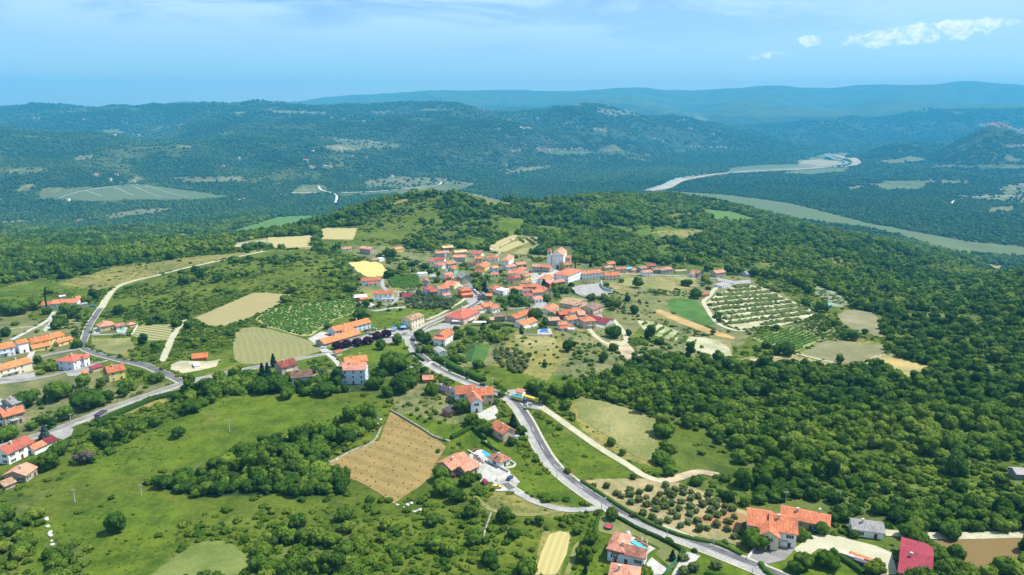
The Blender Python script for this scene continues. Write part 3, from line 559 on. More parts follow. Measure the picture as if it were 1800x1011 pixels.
ribbon('verge', lower, 1.9, 2.8, M_grav, .14); ribbon('verge', resid, -2.7, -2.15, M_grav, .14)
# the far valley: meadows, river, farm tracks
M_vm = noisy('valley_meadow', (.075, .115, .04), .2, .01, .95, col2=(.105, .115, .05), fine=.05)
for pp, mm in [([1278,305,1282,297,1330,291,1420,288,1440,293,1400,299,1330,303], M_vm), ([1400,294,1410,283,1440,280,1475,284,1483,290,1440,295], noisy('valley_stubble', (.30, .25, .14), .2, .01)), ([1370,304,1440,298,1490,295,1480,302,1420,307], M_vm),
    ([1172,336,1278,343,1386,357,1469,378,1523,392,1593,405,1701,425,1800,434,1800,451,1676,442,1593,416,1531,400,1510,397,1469,393,1378,381,1287,360,1191,342], M_vm), ([110,350,140,337,185,328,250,325,300,331,400,346,340,351,230,351,160,354], M_vm), ([60,352,110,346,150,331,120,333,80,342], M_vm)]:
    drape('meadow', pp, mm, off=.15, jit=1.0); maskpoly(np.array(pp, float).reshape(-1, 2) + [0, 2])
M_farg = noisy('far_gravel', (.52, .50, .44), .1, .02)
M_water = mat('river_water', (.34, .38, .34), .25, .5)[0]
ribbon('river', lineof([1138,334,1165,327,1195,314,1250,305,1300,301,1380,297,1440,293,1480,290,1487,284,1460,277,1452,272,1470,269,1500,267,1530,261], 25), -12, 12, M_water, 3.2, mk=1.8)
ribbon('river_bank', lineof([1140,336,1170,330,1198,317,1250,308,1300,303,1380,299,1445,295,1490,292,1506,286,1490,278,1465,273], 25), -27, 27, noisy('river_gravel', (.36, .30, .2), .3, .01), 2.6, mk=1.4)
for pp, w_ in [([103,350,140,338,190,330,245,325], 2.2), ([150,336,180,346], 1.2), ([200,330,235,345], 1.2), ([232,327,285,348], 1.2), ([255,327,330,347], 1.2), ([420,352,440,347], 4),
               ([560,328,565,335,585,340,592,345,590,357], 5), ([480,344,520,340,585,340], 4), ([600,340,680,336,740,330,770,326,776,321], 4), ([1670,360,1690,350,1780,345], 4)]:
    ribbon('path', lineof(pp, 15), -w_, w_, M_farg, 2.6, mk=1.2)
def ico(sub):
    bm = bmesh.new(); bmesh.ops.create_icosphere(bm, subdivisions=sub, radius=1.0)
    V = np.array([v.co[:] for v in bm.verts]); F = np.array([[v.index for v in f.verts] for f in bm.faces]); bm.free(); return V, F
ICO = {s: ico(s) for s in (1, 2, 3)}

# ------------------------------------------------------------------ buildings
def roofmat(name, c, var=.28, tile=True):
    m, t, b = mat(name, c, .85, .2); uv = N(t, 'ShaderNodeUVMap'); mp = N(t, 'ShaderNodeMapping'); mp.inputs['Scale'].default_value = (2.2, 1.6, 1)
    L(t, uv.outputs[0], mp.inputs[0]); v = N(t, 'ShaderNodeTexVoronoi'); v.inputs['Scale'].default_value = 1.0; L(t, mp.outputs[0], v.inputs[0])
    g = N(t, 'ShaderNodeNewGeometry'); n_ = noise(t, g.outputs['Position'], .35, 4, .65)
    sp_ = N(t, 'ShaderNodeSeparateColor'); L(t, v.outputs['Color'], sp_.inputs[0])
    f = math_n(t, 'ADD', math_n(t, 'MULTIPLY', sp_.outputs[0], .5), math_n(t, 'MULTIPLY', maprange(t, n_, .3, .7), .5))
    oi = N(t, 'ShaderNodeObjectInfo'); f = math_n(t, 'ADD', f, math_n(t, 'MULTIPLY', math_n(t, 'SUBTRACT', oi.outputs['Random'], .5), .7))
    lo = tuple(x * (1 - var) for x in c); hi = tuple(min(1, x * (1 + var) + .03 * var) for x in c)
    L(t, mixc(t, f, lo, hi), b.inputs['Base Color'])
    if tile:
        sx = N(t, 'ShaderNodeSeparateXYZ'); L(t, uv.outputs[0], sx.inputs[0]); w_ = math_n(t, 'SINE', math_n(t, 'MULTIPLY', sx.outputs[0], 2 * math.pi / .42))
        bp = N(t, 'ShaderNodeBump'); bp.inputs['Strength'].default_value = .6; bp.inputs['Distance'].default_value = .07; L(t, w_, bp.inputs['Height']); L(t, bp.outputs[0], b.inputs['Normal'])
    return m
RM = dict(o=(.44, .145, .07), O=(.54, .165, .06), r=(.37, .095, .06), s=(.42, .19, .12), t=(.34, .215, .125), b=(.19, .115, .08), m=(.21, .026, .04), g=(.27, .26, .25),
          w=(.68, .66, .62), k=(.06, .052, .07), B=(.26, .07, .045), u=(.10, .30, .52), p=(.42, .18, .12), y=(.46, .31, .15), h=(.42, .40, .36))
RM = {k: roofmat('roof_' + k, v, .42 if k in 'stbpB' else .36, k not in 'wkuh') for k, v in RM.items()}
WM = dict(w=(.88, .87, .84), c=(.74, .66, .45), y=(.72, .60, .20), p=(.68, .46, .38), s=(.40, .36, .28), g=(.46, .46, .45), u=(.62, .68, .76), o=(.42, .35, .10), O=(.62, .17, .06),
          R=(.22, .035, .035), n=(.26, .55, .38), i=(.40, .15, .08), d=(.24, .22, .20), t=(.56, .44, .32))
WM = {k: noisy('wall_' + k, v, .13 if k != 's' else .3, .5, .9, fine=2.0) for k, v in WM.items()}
M_glass = mat('window_glass', (.03, .04, .05), .15, .5)[0]; M_frame = mat('window_frame', (.62, .60, .55), .7)[0]; M_wood = mat('brown_wood', (.12, .06, .035), .8)[0]
M_shut = mat('green_shutter', (.05, .09, .06), .7)[0]; M_chim = noisy('chimney_render', (.55, .5, .44), .3, 1.5)
class MB:
    def __init__(s): s.v = []; s.f = []; s.m = []; s.uv = {}
    def quad(s, pts, mi=0, uv=None):
        i = len(s.v); s.v += [tuple(p) for p in pts]; s.f.append(tuple(range(i, i + len(pts)))); s.m.append(mi)
        if uv: s.uv[len(s.f) - 1] = uv
    def box(s, x0, x1, y0, y1, z0, z1, mi=0):
        i = len(s.v); s.v += [(x, y, z) for z in (z0, z1) for y in (y0, y1) for x in (x0, x1)]
        for f in ((0, 2, 3, 1), (4, 5, 7, 6), (0, 1, 5, 4), (1, 3, 7, 5), (3, 2, 6, 7), (2, 0, 4, 6)): s.f.append(tuple(i + k for k in f)); s.m.append(mi)
    def cyl(s, p0, p1, r0, r1, n_=8, mi=0, cap=True):
        p0, p1 = Vector(p0), Vector(p1); ax = (p1 - p0).normalized(); a_ = ax.orthogonal().normalized(); b_ = ax.cross(a_); i = len(s.v)
        for p, r in ((p0, r0), (p1, r1)):
            for k in range(n_): an = 2 * math.pi * k / n_; s.v.append(tuple(p + (a_ * math.cos(an) + b_ * math.sin(an)) * r))
        for k in range(n_): s.f.append((i + k, i + (k + 1) % n_, i + n_ + (k + 1) % n_, i + n_ + k)); s.m.append(mi)
        if cap: s.f.append(tuple(i + n_ + k for k in range(n_))); s.m.append(mi); s.f.append(tuple(i + k for k in range(n_))[::-1]); s.m.append(mi)
    def build(s, name, mats, parent=None, loc=None):
        me = bpy.data.meshes.new(name); me.from_pydata(s.v, [], s.f)
        for mm in (mats if isinstance(mats, (list, tuple)) else [mats]): me.materials.append(mm)
        me.polygons.foreach_set('material_index', s.m)
        if s.uv:
            ul = me.uv_layers.new(name='UVMap')
            for fi, uv in s.uv.items():
                for k, li in enumerate(me.polygons[fi].loop_indices): ul.data[li].uv = uv[k]
        me.update(); o = bpy.data.objects.new(name, me); COL.objects.link(o)
        if parent is not None: o.parent = parent
        if loc is not None: o.location = loc
        return o
def copy_obj(o, parent=None, loc=None, rot=None):
    c = o.copy(); COL.objects.link(c)
    if parent is not None: c.parent = parent
    if loc is not None: c.location = loc
    if rot is not None: c.rotation_euler = rot
    return c
def empty(name, loc, rz=0.0):
    e = bpy.data.objects.new(name, None); COL.objects.link(e); e.location = loc; e.rotation_euler = (0, 0, rz); e.empty_display_size = 1; return e
_win = {}
def window_me(kind):
    if kind in _win: return _win[kind]
    b = MB()
    if kind == 'far': b.box(-.55, .55, -.05, .0, 0, 1.35, 0); b.box(-.45, .45, -.07, -.05, .1, 1.27, 1); o = b.build('window', [M_frame, M_glass])
    elif kind == 'frame': b.box(-.6, .6, -.05, 0, 0, .1, 0); b.box(-.6, .6, -.05, 0, 1.3, 1.4, 0); b.box(-.6, -.48, -.05, 0, .1, 1.3, 0); b.box(.48, .6, -.05, 0, .1, 1.3, 0); b.box(-.035, .035, -.05, 0, .1, 1.3, 0); b.box(-.7, .7, -.14, 0, -.1, 0, 0); o = b.build('window', [M_frame])
    elif kind == 'pane': b.box(-.48, .48, -.02, 0, .1, 1.3, 0); o = b.build('pane', [M_glass])
    elif kind == 'shutter': b.box(-.3, .3, -.04, 0, 0, 1.4, 0); o = b.build('shutter', [M_shut])
    elif kind == 'door': b.box(-.55, .55, -.08, 0, 0, 2.1, 0); o = b.build('door', [M_wood])
    _win[kind] = o.data; bpy.data.objects.remove(o); return _win[kind]
def put(name, me, parent, loc, rz):
    o = bpy.data.objects.new(name, me); COL.objects.link(o); o.parent = parent; o.location = loc; o.rotation_euler = (0, 0, rz)
    if name in ('window', 'door') and parent.type == 'EMPTY': o.scale = (.85, 1, .85)
    return o
house_px = []
def volume(root, O, u, v, ax, ay, wd, dp, h, roof, rise, rm, wm, near, win=True, first=True, base=2.5):
    """one block in root space: origin (ax, ay), wd along x, dp along y"""
    W_ = MB(); x0, x1, y0, y1 = ax, ax + wd, ay, ay + dp; z0 = -base
    ridge_y = 'y' in roof; hip = 'hip' in roof; flat = 'flat' in roof; lean = 'lean' in roof; oh = .45 if not flat else .12; th = .2
    W_.quad([(x0, y0, z0), (x1, y0, z0), (x1, y0, h), (x0, y0, h)]); W_.quad([(x1, y0, z0), (x1, y1, z0), (x1, y1, h), (x1, y0, h)])
    W_.quad([(x1, y1, z0), (x0, y1, z0), (x0, y1, h), (x1, y1, h)]); W_.quad([(x0, y1, z0), (x0, y0, z0), (x0, y0, h), (x0, y1, h)])
    xm, ym = (x0 + x1) / 2, (y0 + y1) / 2
    if not (hip or flat or lean):
        if ridge_y: W_.quad([(x0, y0, h), (x1, y0, h), (xm, y0, h + rise)]); W_.quad([(x1, y1, h), (x0, y1, h), (xm, y1, h + rise)])
        else: W_.quad([(x1, y0, h), (x1, y1, h), (x1, ym, h + rise)]); W_.quad([(x0, y1, h), (x0, y0, h), (x0, ym, h + rise)])
    if lean: W_.quad([(x0, y1, h), (x0, y0, h), (x0, y1, h + rise)]); W_.quad([(x1, y0, h), (x1, y1, h), (x1, y1, h + rise)]); W_.quad([(x1, y1, h), (x0, y1, h), (x0, y1, h + rise), (x1, y1, h + rise)])
    W_.quad([(x0, y0, h - .02), (x1, y0, h - .02), (x1, y1, h - .02), (x0, y1, h - .02)])
    w = W_.build('wall', WM[wm], root)
    r = MB()
    def slab(pts):  # pts: 3-4 corners of a slope (eave first), given thickness
        n_ = (Vector(pts[1]) - Vector(pts[0])).cross(Vector(pts[-1]) - Vector(pts[0])).normalized()
        if n_.z < 0: n_ = -n_; pts = pts[::-1]; 
        e = (Vector(pts[1]) - Vector(pts[0])).normalized(); s_ = n_.cross(e)
        top = [tuple(Vector(p) + Vector((0, 0, th))) for p in pts]
        uv = [((Vector(p) - Vector(pts[0])).dot(e), (Vector(p) - Vector(pts[0])).dot(s_)) for p in pts]
        r.quad(top, 0, uv); r.quad(pts[::-1], 0, uv)
        for k in range(len(pts)):
            a_, b_ = pts[k], pts[(k + 1) % len(pts)]; ta, tb = top[k], top[(k + 1) % len(pts)]; r.quad([a_, b_, tb, ta], 0)
    X0, X1, Y0, Y1 = x0 - oh, x1 + oh, y0 - oh, y1 + oh; h_ = h + .01
    if flat: slab([(X0, Y0, h_), (X1, Y0, h_), (X1, Y1, h_), (X0, Y1, h_)])
    elif lean: dz = oh * rise / dp; slab([(X0, Y0, h_ - dz), (X1, Y0, h_ - dz), (X1, y1, h_ + rise), (X0, y1, h_ + rise)])
    elif hip:
        sh = min(wd, dp) / 2 * .95; dz = oh * rise / (min(wd, dp) / 2)
        e = [(X0, Y0, h_ - dz), (X1, Y0, h_ - dz), (X1, Y1, h_ - dz), (X0, Y1, h_ - dz)]
        if wd >= dp: p, q = (x0 + sh, ym, h_ + rise), (x1 - sh, ym, h_ + rise); slab([e[0], e[1], q, p]); slab([e[2], e[3], p, q]); slab([e[1], e[2], q]); slab([e[3], e[0], p])
        else: p, q = (xm, y0 + sh, h_ + rise), (xm, y1 - sh, h_ + rise); slab([e[0], e[1], p]); slab([e[1], e[2], q, p]); slab([e[2], e[3], q]); slab([e[3], e[0], p, q])
    elif ridge_y: dz = oh * rise / (wd / 2); slab([(X0, Y1, h_ - dz), (X0, Y0, h_ - dz), (xm, Y0, h_ + rise), (xm, Y1, h_ + rise)]); slab([(X1, Y0, h_ - dz), (X1, Y1, h_ - dz), (xm, Y1, h_ + rise), (xm, Y0, h_ + rise)])
    else: dz = oh * rise / (dp / 2); slab([(X0, Y0, h_ - dz), (X1, Y0, h_ - dz), (X1, ym, h_ + rise), (X0, ym, h_ + rise)]); slab([(X1, Y1, h_ - dz), (X0, Y1, h_ - dz), (X0, ym, h_ + rise), (X1, ym, h_ + rise)])
    ro = r.build('roof', RM[rm], w if False else root)
    if first and not flat and not lean and wd > 5:
        for k in range(1 + (wd > 11)):
            c = MB(); cx = x0 + wd * (.3 + .42 * k + .08 * random.random()); cy = ym + (.22 * dp if k else -.12 * dp); zt = h + rise + .75
            if ridge_y: cx, cy = xm + (.15 if k else -.15) * wd, y0 + dp * (.35 + .3 * k)
            c.box(cx - .3, cx + .3, cy - .25, cy + .25, h, zt); c.box(cx - .4, cx + .4, cy - .35, cy + .35, zt + .22, zt + .32); c.box(cx - .27, cx - .2, cy - .2, cy + .2, zt, zt + .22); c.box(cx + .2, cx + .27, cy - .2, cy + .2, zt, zt + .22)
            c.build('chimney', M_chim, ro)
    if first and near and h >= 4.6 and wd > 7 and not flat and random.random() < .7:
        b_ = MB(); bx = x0 + wd * .28; bw = wd * .4; b_.box(bx, bx + bw, y0 - 1.2, y0, h * .48, h * .48 + .15); bl = b_.build('balcony', M_kerb, root)
        b_ = MB(); zb = h * .48 + .15; b_.box(bx, bx + bw, y0 - 1.2, y0 - 1.14, zb + .75, zb + .82); [b_.box(bx + bw * k / 8 - .02, bx + bw * k / 8 + .02, y0 - 1.19, y0 - 1.15, zb, zb + .78) for k in range(9)]; b_.build('railing', M_frame, bl)
    if win:
        st = max(1, int(round(h / 2.6))); fh = h / st
        def face(L_, place, end):
            nn = max(1, int(L_ / (3.1 if not end else 3.6)))
            for s_ in range(st):
                for k in range(nn):
                    tt = (k + .5) / nn; zz = s_ * fh + (fh - 1.35) * .55
                    if not end and s_ == 0 and k == nn // 2: place('door', tt, 0.0); continue
                    if random.random() < .1: continue
                    place('window', tt, zz)
        def mk(fx, fy, rz):
            def place(kind, tt, zz):
                loc = (fx(tt), fy(tt), zz)
                if kind == 'door': put('door', window_me('door'), root, loc, rz); return
                if near:
                    f_ = put('window', window_me('frame'), root, loc, rz); put('pane', window_me('pane'), f_, (0, 0, 0), 0)
                    if near > 1:
                        for s_ in (-.92, .92): put('shutter', window_me('shutter'), f_, (s_, 0, 0), 0)
                else: put('window', window_me('far'), root, loc, rz)
            return place
        face(wd, mk(lambda t_: x0 + wd * t_, lambda t_: y0, 0), False)
        face(dp, mk(lambda t_: x1, lambda t_: y0 + dp * t_, R(90)), True)
        face(dp, mk(lambda t_: x0, lambda t_: y1 - dp * t_, R(-90)), True)
    return w
def house(name, label, cat, ab, dp, h, roof='x', rise=1.8, rm='o', wm='w', wings=(), group=None, win=True, ext=0):
    """ab: photo pixels of the two ground corners of the face towards us; dp: depth, h: eaves height (m)"""
    A_, B_ = U(ab[0], ab[1]), U(ab[2], ab[3]); u = (B_ - A_)[:2]; wd = float(np.hypot(*u)); u = u / wd; v = np.array([-u[1], u[0]])
    c = (A_ + B_)[:2] / 2
    if v @ c < 0: v = -v
    cs = [A_[:2], B_[:2], A_[:2] + v * dp, B_[:2] + v * dp]; z = float(min(A_[2], B_[2])); d = A_[1]
    near = 2 if d < 330 else (1 if d < 470 else 0)
    root = empty(name, (A_[0], A_[1], z), math.atan2(u[1], u[0])); tag(root, label, cat, group)
    zz = [float(ground(p[0], p[1])) for p in cs]; base = max(2.0, z - min(zz) + 1.0)
    volume(root, A_, u, v, 0, 0, wd, dp, h, roof, rise, rm, wm, near, win, True, base)
    for wg in wings:
        ax, ay, w_, d_, h2, rf, rs, r2, w2 = wg[:9]
        volume(root, A_, u, v, ax, ay, w_, d_, h2, rf, rs, r2, w2, near, win and len(wg) < 10, False, base)
        cs += [A_[:2] + u * ax + v * ay, A_[:2] + u * (ax + w_) + v * (ay + d_)]
    # clear the plot of trees
    pts = []
    for p in cs:
        for zz_ in (z, z + h + rise): pts.append(proj(p[0], p[1], zz_))
    pts = np.array(pts); x0, y0 = pts.min(0); x1, y1 = pts.max(0); s_ = 1.5 + 300 / d
    maskpoly([x0 - s_, y0 - 1, x1 + s_, y0 - 1, x1 + s_, y1 + s_ * 2.2 + ext, x0 - s_, y1 + s_ * 2.2 + ext]); house_px.append((x0, y0, x1, y1))
    return root, A_, u, v, wd

# ------------------------------------------------------------------ the buildings, one call each
G1 = 'houses of the hilltop village'; G2 = 'houses along the western lane'; G3 = 'houses beside the main road'
Hh = house
# western lane
Hh('house', 'long low white villa with orange roof behind a dark cypress', 'house', (92,542,137,540), 8, 3.6, 'x', 2.0, 'o', 'w', [(-7,0,7,7,3,'x',1.6,'o','w')], G2)
Hh('carport', 'grey flat roofed carport beside the long white villa', 'carport', (141,541,156,539), 5, 2.4, 'flat', 0, 'g', 'd', (), None, False)
Hh('shed', 'small white flat roofed shed behind the long white villa', 'shed', (105,527,116,526), 4, 2.5, 'flat', 0, 'w', 'd', (), None, False)
Hh('outbuilding', 'orange roofed outbuilding at the back corner of the long white villa', 'outbuilding', (136,531,143,530), 5, 2.8, 'x', 1.2, 'o', 'w', (), None, False)
Hh('villa', 'salmon tiled villa with small pool in a white yard by the lane', 'villa', (177,584,203,579), 8, 3.6, 'hip', 2.2, 'p', 't', [(9,-2.2,5,3,2.4,'lean',.9,'p','t')], G2)
Hh('pool_hut', 'little red roofed hut at the far end of the small pool', 'hut', (229,576,239,574), 4, 2.2, 'hip', 1.0, 'p', 't', (), None, False)
Hh('terraced_house', 'left one of the two yellow houses with stepped orange roofs', 'house', (58,616,86,612), 8, 5.4, 'x', 1.8, 'O', 'y', [(-.5,-3,9,3,2.6,'lean',1.1,'O','y')], G2)
Hh('terraced_house', 'right one of the two yellow houses with stepped orange roofs', 'house', (87,611,115,604), 8, 5.6, 'x', 1.8, 'O', 'y', [(4,-3,9,3,2.6,'lean',1.1,'O','y')], G2)
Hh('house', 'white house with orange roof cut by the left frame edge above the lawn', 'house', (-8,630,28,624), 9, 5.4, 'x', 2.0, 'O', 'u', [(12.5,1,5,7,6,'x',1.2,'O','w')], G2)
Hh('farmhouse', 'long cream farmhouse with arched porch and orange roof', 'farmhouse', (-14,668,58,652), 8, 5.2, 'x', 1.8, 'O', 'c', (), G2)
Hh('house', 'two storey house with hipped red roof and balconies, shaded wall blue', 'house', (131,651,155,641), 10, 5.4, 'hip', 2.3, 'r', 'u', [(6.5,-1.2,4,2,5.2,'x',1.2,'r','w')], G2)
Hh('house', 'lemon yellow house with orange roof beside the maroon roofed shed', 'house', (193,672,221,664), 9, 5.0, 'x', 2.0, 'o', 'y', [(-1,4,5,7,3.6,'x',1.4,'s','y')], G2)
Hh('shed', 'low maroon roofed shed behind the lemon yellow house', 'shed', (164,655,180,650), 4, 2.2, 'x', .8, 'm', 't', (), None, False)
Hh('hut', 'tiny orange roofed hut in the garden left of the lemon yellow house', 'hut', (146,663,155,661), 4, 2.0, 'x', .8, 'o', 's', (), None, False)
Hh('building_shell', 'low orange brick shell on the building plot by the lane', 'building', (338,634,364,633), 5, 1.6, 'lean', 1.1, 'O', 'O', (), None, False)
Hh('site_cabin', 'white site cabin on the bare building plot', 'cabin', (342,648,352,647), 6, 1.4, 'flat', 0, 'w', 'w', (), None, False)
Hh('house', 'grey sheet roofed house beside the lower road', 'house', (25,726,45,719), 9, 4.2, 'x', 1.6, 'g', 'g', (), G2)
Hh('house', 'grey sheet roofed house half cut by the left frame edge', 'house', (-12,730,12,722), 8, 3.8, 'x', 1.4, 'g', 'g', (), G2)
Hh('house', 'stone fronted house with long balcony under an orange roof', 'house', (10,751,46,741), 8, 4.8, 'x', 1.6, 'o', 's', [(-8,2,9,8,4.8,'x',1.8,'o','w')], G2)
Hh('house', 'white house with brown red roof below the lower road', 'house', (17,817,62,795), 8, 4.6, 'x', 2.0, 'B', 'w', (), G3)
Hh('annex', 'white annex with orange roof joined below the blue spruce', 'annex', (62,800,82,791), 5, 2.4, 'x', 1.1, 'o', 'w', (), None, False)
Hh('annex', 'white annex with maroon roof nearest the concrete yard', 'annex', (83,790,101,782), 5, 2.4, 'x', 1.1, 'm', 'w', (), None, False)
Hh('cottage', 'old stone cottage with mottled orange roof at the meadow edge', 'cottage', (47,848,67,834), 8, 3.0, 'x', 1.6, 's', 's', (), G3)
Hh('ruin', 'tumbledown stone shed with broken tiled roof', 'ruin', (10,862,28,855), 5, 1.8, 'x', 1.0, 't', 's', (), None, False)
Hh('container', 'dark blue container standing by the lower road', 'container', (176,740,190,731), 2.5, 2.6, 'flat', 0, 'k', 'd', (), None, False)
# the middle, along the lower road
Hh('house', 'tan house with brown red roof beside the tall dark spruces', 'house', (496,661,523,656), 8, 5.2, 'x', 2.0, 'B', 't', (), G3)
Hh('house', 'low pale house with grey pink roof among the roadside trees', 'house', (513,675,549,673), 8, 3.6, 'x', 2.2, 'b', 'u', (), G3)
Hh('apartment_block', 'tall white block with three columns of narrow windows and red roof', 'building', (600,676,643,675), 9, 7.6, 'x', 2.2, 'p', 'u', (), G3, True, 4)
Hh('house', 'orange roofed bungalow behind the tall white block', 'house', (608,646,646,643), 9, 2.8, 'x', 1.8, 'O', 'w', (), G3)
Hh('restaurant', 'long stone restaurant with bright orange roof and white forecourt', 'restaurant', (571,612,634,597), 9, 4.0, 'x', 1.9, 'O', 's', (), G3)
Hh('hall', 'white hall with orange roof behind the long stone restaurant', 'hall', (590,592,652,577), 8, 4.2, 'x', 1.8, 'O', 'u', [(4,-4,9,5,3.6,'hip',1.4,'o','s')], G3)
Hh('hut', 'tiny hut with orange roof by the path to the restaurant', 'hut', (592,626,601,624), 3, 2.2, 'x', .9, 'o', 'c', (), None, False)
Hh('house', 'pale yellow three storey house with brown roof at the crossroads', 'house', (724,579,746,571), 9, 6.2, 'x', 1.4, 't', 'c', (), G3)
Hh('house', 'white gabled house with porch and orange roof right of the bend', 'house', (762,604,785,606), 11, 4.6, 'y', 2.2, 'o', 'w', [(1.6,-3,7.5,3,4.2,'lean',1.0,'o','w')], G3)
Hh('shed', 'grey sheet shed just below the white gabled house', 'shed', (772,626,785,624), 8, 2.0, 'y', 1.0, 'g', 'w', (), None, False)
Hh('villa', 'large pink hip roofed inn with awnings at the village entrance', 'villa', (815,571,843,561), 15, 5.6, 'hip', 3.0, 'r', 'p', [(14,1,6,8,3.4,'x',1.3,'r','p')], G1)
Hh('house', 'row house with half tan and half orange roof along the street', 'house', (831,553,853,550), 8, 3.6, 'x', 1.6, 's', 'w', [(10.5,0,9,8,4.2,'x',1.8,'o','c')], G1)
Hh('house', 'narrow white front with orange gable at the end of the row', 'house', (866,551,878,549), 6, 3.8, 'x', 1.6, 'o', 'w', (), G1)
Hh('house', 'old dark stone house with brown roof below the row', 'house', (869,566,888,566), 7, 4.0, 'x', 1.2, 'b', 'd', (), G1)
Hh('shed', 'lean shed with tan roof against the old dark stone house', 'shed', (860,568,868,568), 6, 2.2, 'x', 1.0, 't', 's', (), None, False)
Hh('house', 'long pale grey house with bright orange roof in the lower village', 'house', (907,567,941,558), 8, 4.2, 'x', 1.5, 'O', 'g', (), G1)
Hh('house', 'white house with lawn, blue pool and bright orange roof', 'house', (920,578,944,573), 8, 3.6, 'x', 1.7, 'O', 'w', [(0,-1.6,5,2,2.4,'flat',0,'w','w')], G1)
Hh('house', 'small orange roofed house with blue shaded wall among trees', 'house', (969,553,982,547), 9, 3.8, 'x', 1.6, 'o', 'w', (), G1)
Hh('house', 'long brown roofed house with pink gable end near the court', 'house', (1014,545,1032,537), 15, 4.2, 'y', 1.8, 't', 'p', [(3,-.5,5,3,4.2,'x',1,'t','p')], G1)
Hh('house', 'pink house with brown roof and white terrace', 'house', (1043,553,1060,548), 11, 4.4, 'x', 1.8, 'b', 'p', (), G1)
Hh('barn', 'maroon sheet roofed barn beside the big round tree', 'barn', (1066,573,1079,569), 17, 3.2, 'y', 1.6, 'm', 'g', (), G1, False)
Hh('house', 'dark red rendered house with orange roof', 'house', (984,563,998,563), 8, 4.4, 'x', 1.6, 'r', 'R', (), G1)
Hh('house', 'orange roofed house squeezed behind the dark red one', 'house', (1004,556,1024,554), 8, 3.8, 'hip', 1.6, 'o', 'u', (), G1)
Hh('house', 'blue grey house with bright orange roof and white stairs', 'house', (998,572,1015,572), 8, 4.6, 'x', 1.6, 'O', 'u', (), G1)
Hh('house', 'grey house with salmon roof between two orange roofs', 'house', (1018,565,1029,565), 8, 5.0, 'x', 1.6, 's', 'g', (), G1)
Hh('house', 'square beige house with brick upper floor and hipped orange roof', 'house', (1026,578,1047,578), 9, 5.8, 'hip', 1.8, 'o', 't', (), G1)
Hh('house', 'low house with two stepped orange porch roofs', 'house', (984,580,997,580), 6, 3.8, 'x', 1.2, 'o', 'w', [(0,-3,6,3,2.2,'lean',1.0,'o','u'),(6,0,3,4,2.0,'lean',1.0,'o','u')], G1)
Hh('house', 'ivy dark house with flat tan roof', 'house', (966,573,984,573), 8, 4.0, 'x', 1.0, 't', 'd', (), G1)
Hh('shed', 'small tan roofed shed left of the dark red house', 'shed', (977,557,985,554), 6, 2.6, 'x', 1.2, 't', 's', (), None, False)
# church square
Hh('school', 'white school with three rows of windows under hipped orange roof', 'school', (999,498,1023,490), 15, 8.2, 'hip', 2.0, 'o', 'w', (), G1)
Hh('school_wing', 'long school wing with a band of dark windows', 'school', (1024,491,1058,490), 9, 6.0, 'x', 1.8, 'o', 'w', (), G1)
Hh('house', 'old house with half white and half orange roof by the school wing', 'house', (1064,492,1090,492), 9, 4.4, 'x', 2.4, 'o', 'c', (), G1)
ch, cA, cu, cv, cw = Hh('church', 'big pale stone church with salmon roof and pedimented front', 'church', (970,472.5,990,473.5), 24, 14.0, 'y', 3.6, 's', 'w', [(11.5,14,5,7,9,'x',1.5,'o','s')], G1, False)
b = MB()
for k in range(4): b.box(.5 + k * (cw - 1.6) / 3, 1.1 + k * (cw - 1.6) / 3, -.22, 0, 0, 13.0)
b.box(0, cw, -.3, 0, 13.0, 13.8); b.box(0, cw, -.26, 0, 5.6, 5.9); b.build('pilaster', noisy('church_stone', (.66, .63, .56), .12, .6), ch)
b = MB(); b.box(cw / 2 - 1, cw / 2 + 1, -.12, 0, 0, 3.6); b.build('door', M_wood, ch); b = MB(); b.box(cw / 2 - 1.5, cw / 2 - 1.05, -.2, 0, 0, 4); b.box(cw / 2 + 1.05, cw / 2 + 1.5, -.2, 0, 0, 4); b.box(cw / 2 - 1.7, cw / 2 + 1.7, -.3, 0, 4, 4.5); b.build('door_frame', M_pav, ch)
for s_ in (.2, .8):
    for z_ in (3.2, 7.6): put('window', window_me('far'), ch, (cw * s_, 0, z_), 0)
for k in range(4): put('window', window_me('far'), ch, (cw, 4 + k * 5, 7.4), R(90))
p0 = U(966, 471); tw = empty('bell_tower', tuple(p0), math.atan2(cu[1], cu[0])); tag(tw, 'slender stone bell tower with orange cap beside the church', 'tower')
b = MB(); b.box(-2, 2, -2, 2, -3, 13.6); b.build('shaft', WM['w'], tw); b = MB(); b.box(-2.2, 2.2, -2.2, 2.2, 13.6, 14.0); b.box(-1.9, 1.9, -1.9, 1.9, 14, 17.2); b.box(-2.2, 2.2, -2.2, 2.2, 17.2, 17.6); b.build('belfry', noisy('tower_stone', (.66, .64, .6), .15, .8), tw)
b = MB(); [b.box(-.7 if a else -2.0 * s, .7 if a else 2.0 * s, -2.0 * s if a else -.7, 2.0 * s if a else .7, 14.6, 16.6) if s > 0 else None for a in (0, 1) for s in (1,)]; b.build('belfry_opening', M_glass, tw)
b = MB(); e_ = [(-2.3, -2.3, 17.6), (2.3, -2.3, 17.6), (2.3, 2.3, 17.6), (-2.3, 2.3, 17.6)]
for k in range(4): b.quad([e_[k], e_[(k + 1) % 4], (0, 0, 19.8)], 0, [(0, 0), (4, 0), (2, 3)])
b.build('roof', RM['o'], tw)
Hh('house', 'ochre yellow priest house right of the church', 'house', (993,477,1006,476), 10, 6.4, 'x', 1.8, 's', 'o', (), G1)
Hh('house', 'row house with tan roof and white front on the church square', 'house', (935,477,949,478), 8, 5.0, 'x', 1.6, 's', 'g', (), G1)
Hh('house', 'stone row house with orange roof left of the bell tower', 'house', (949.5,478,966,479.5), 8, 5.2, 'x', 1.8, 'o', 's', (), G1)
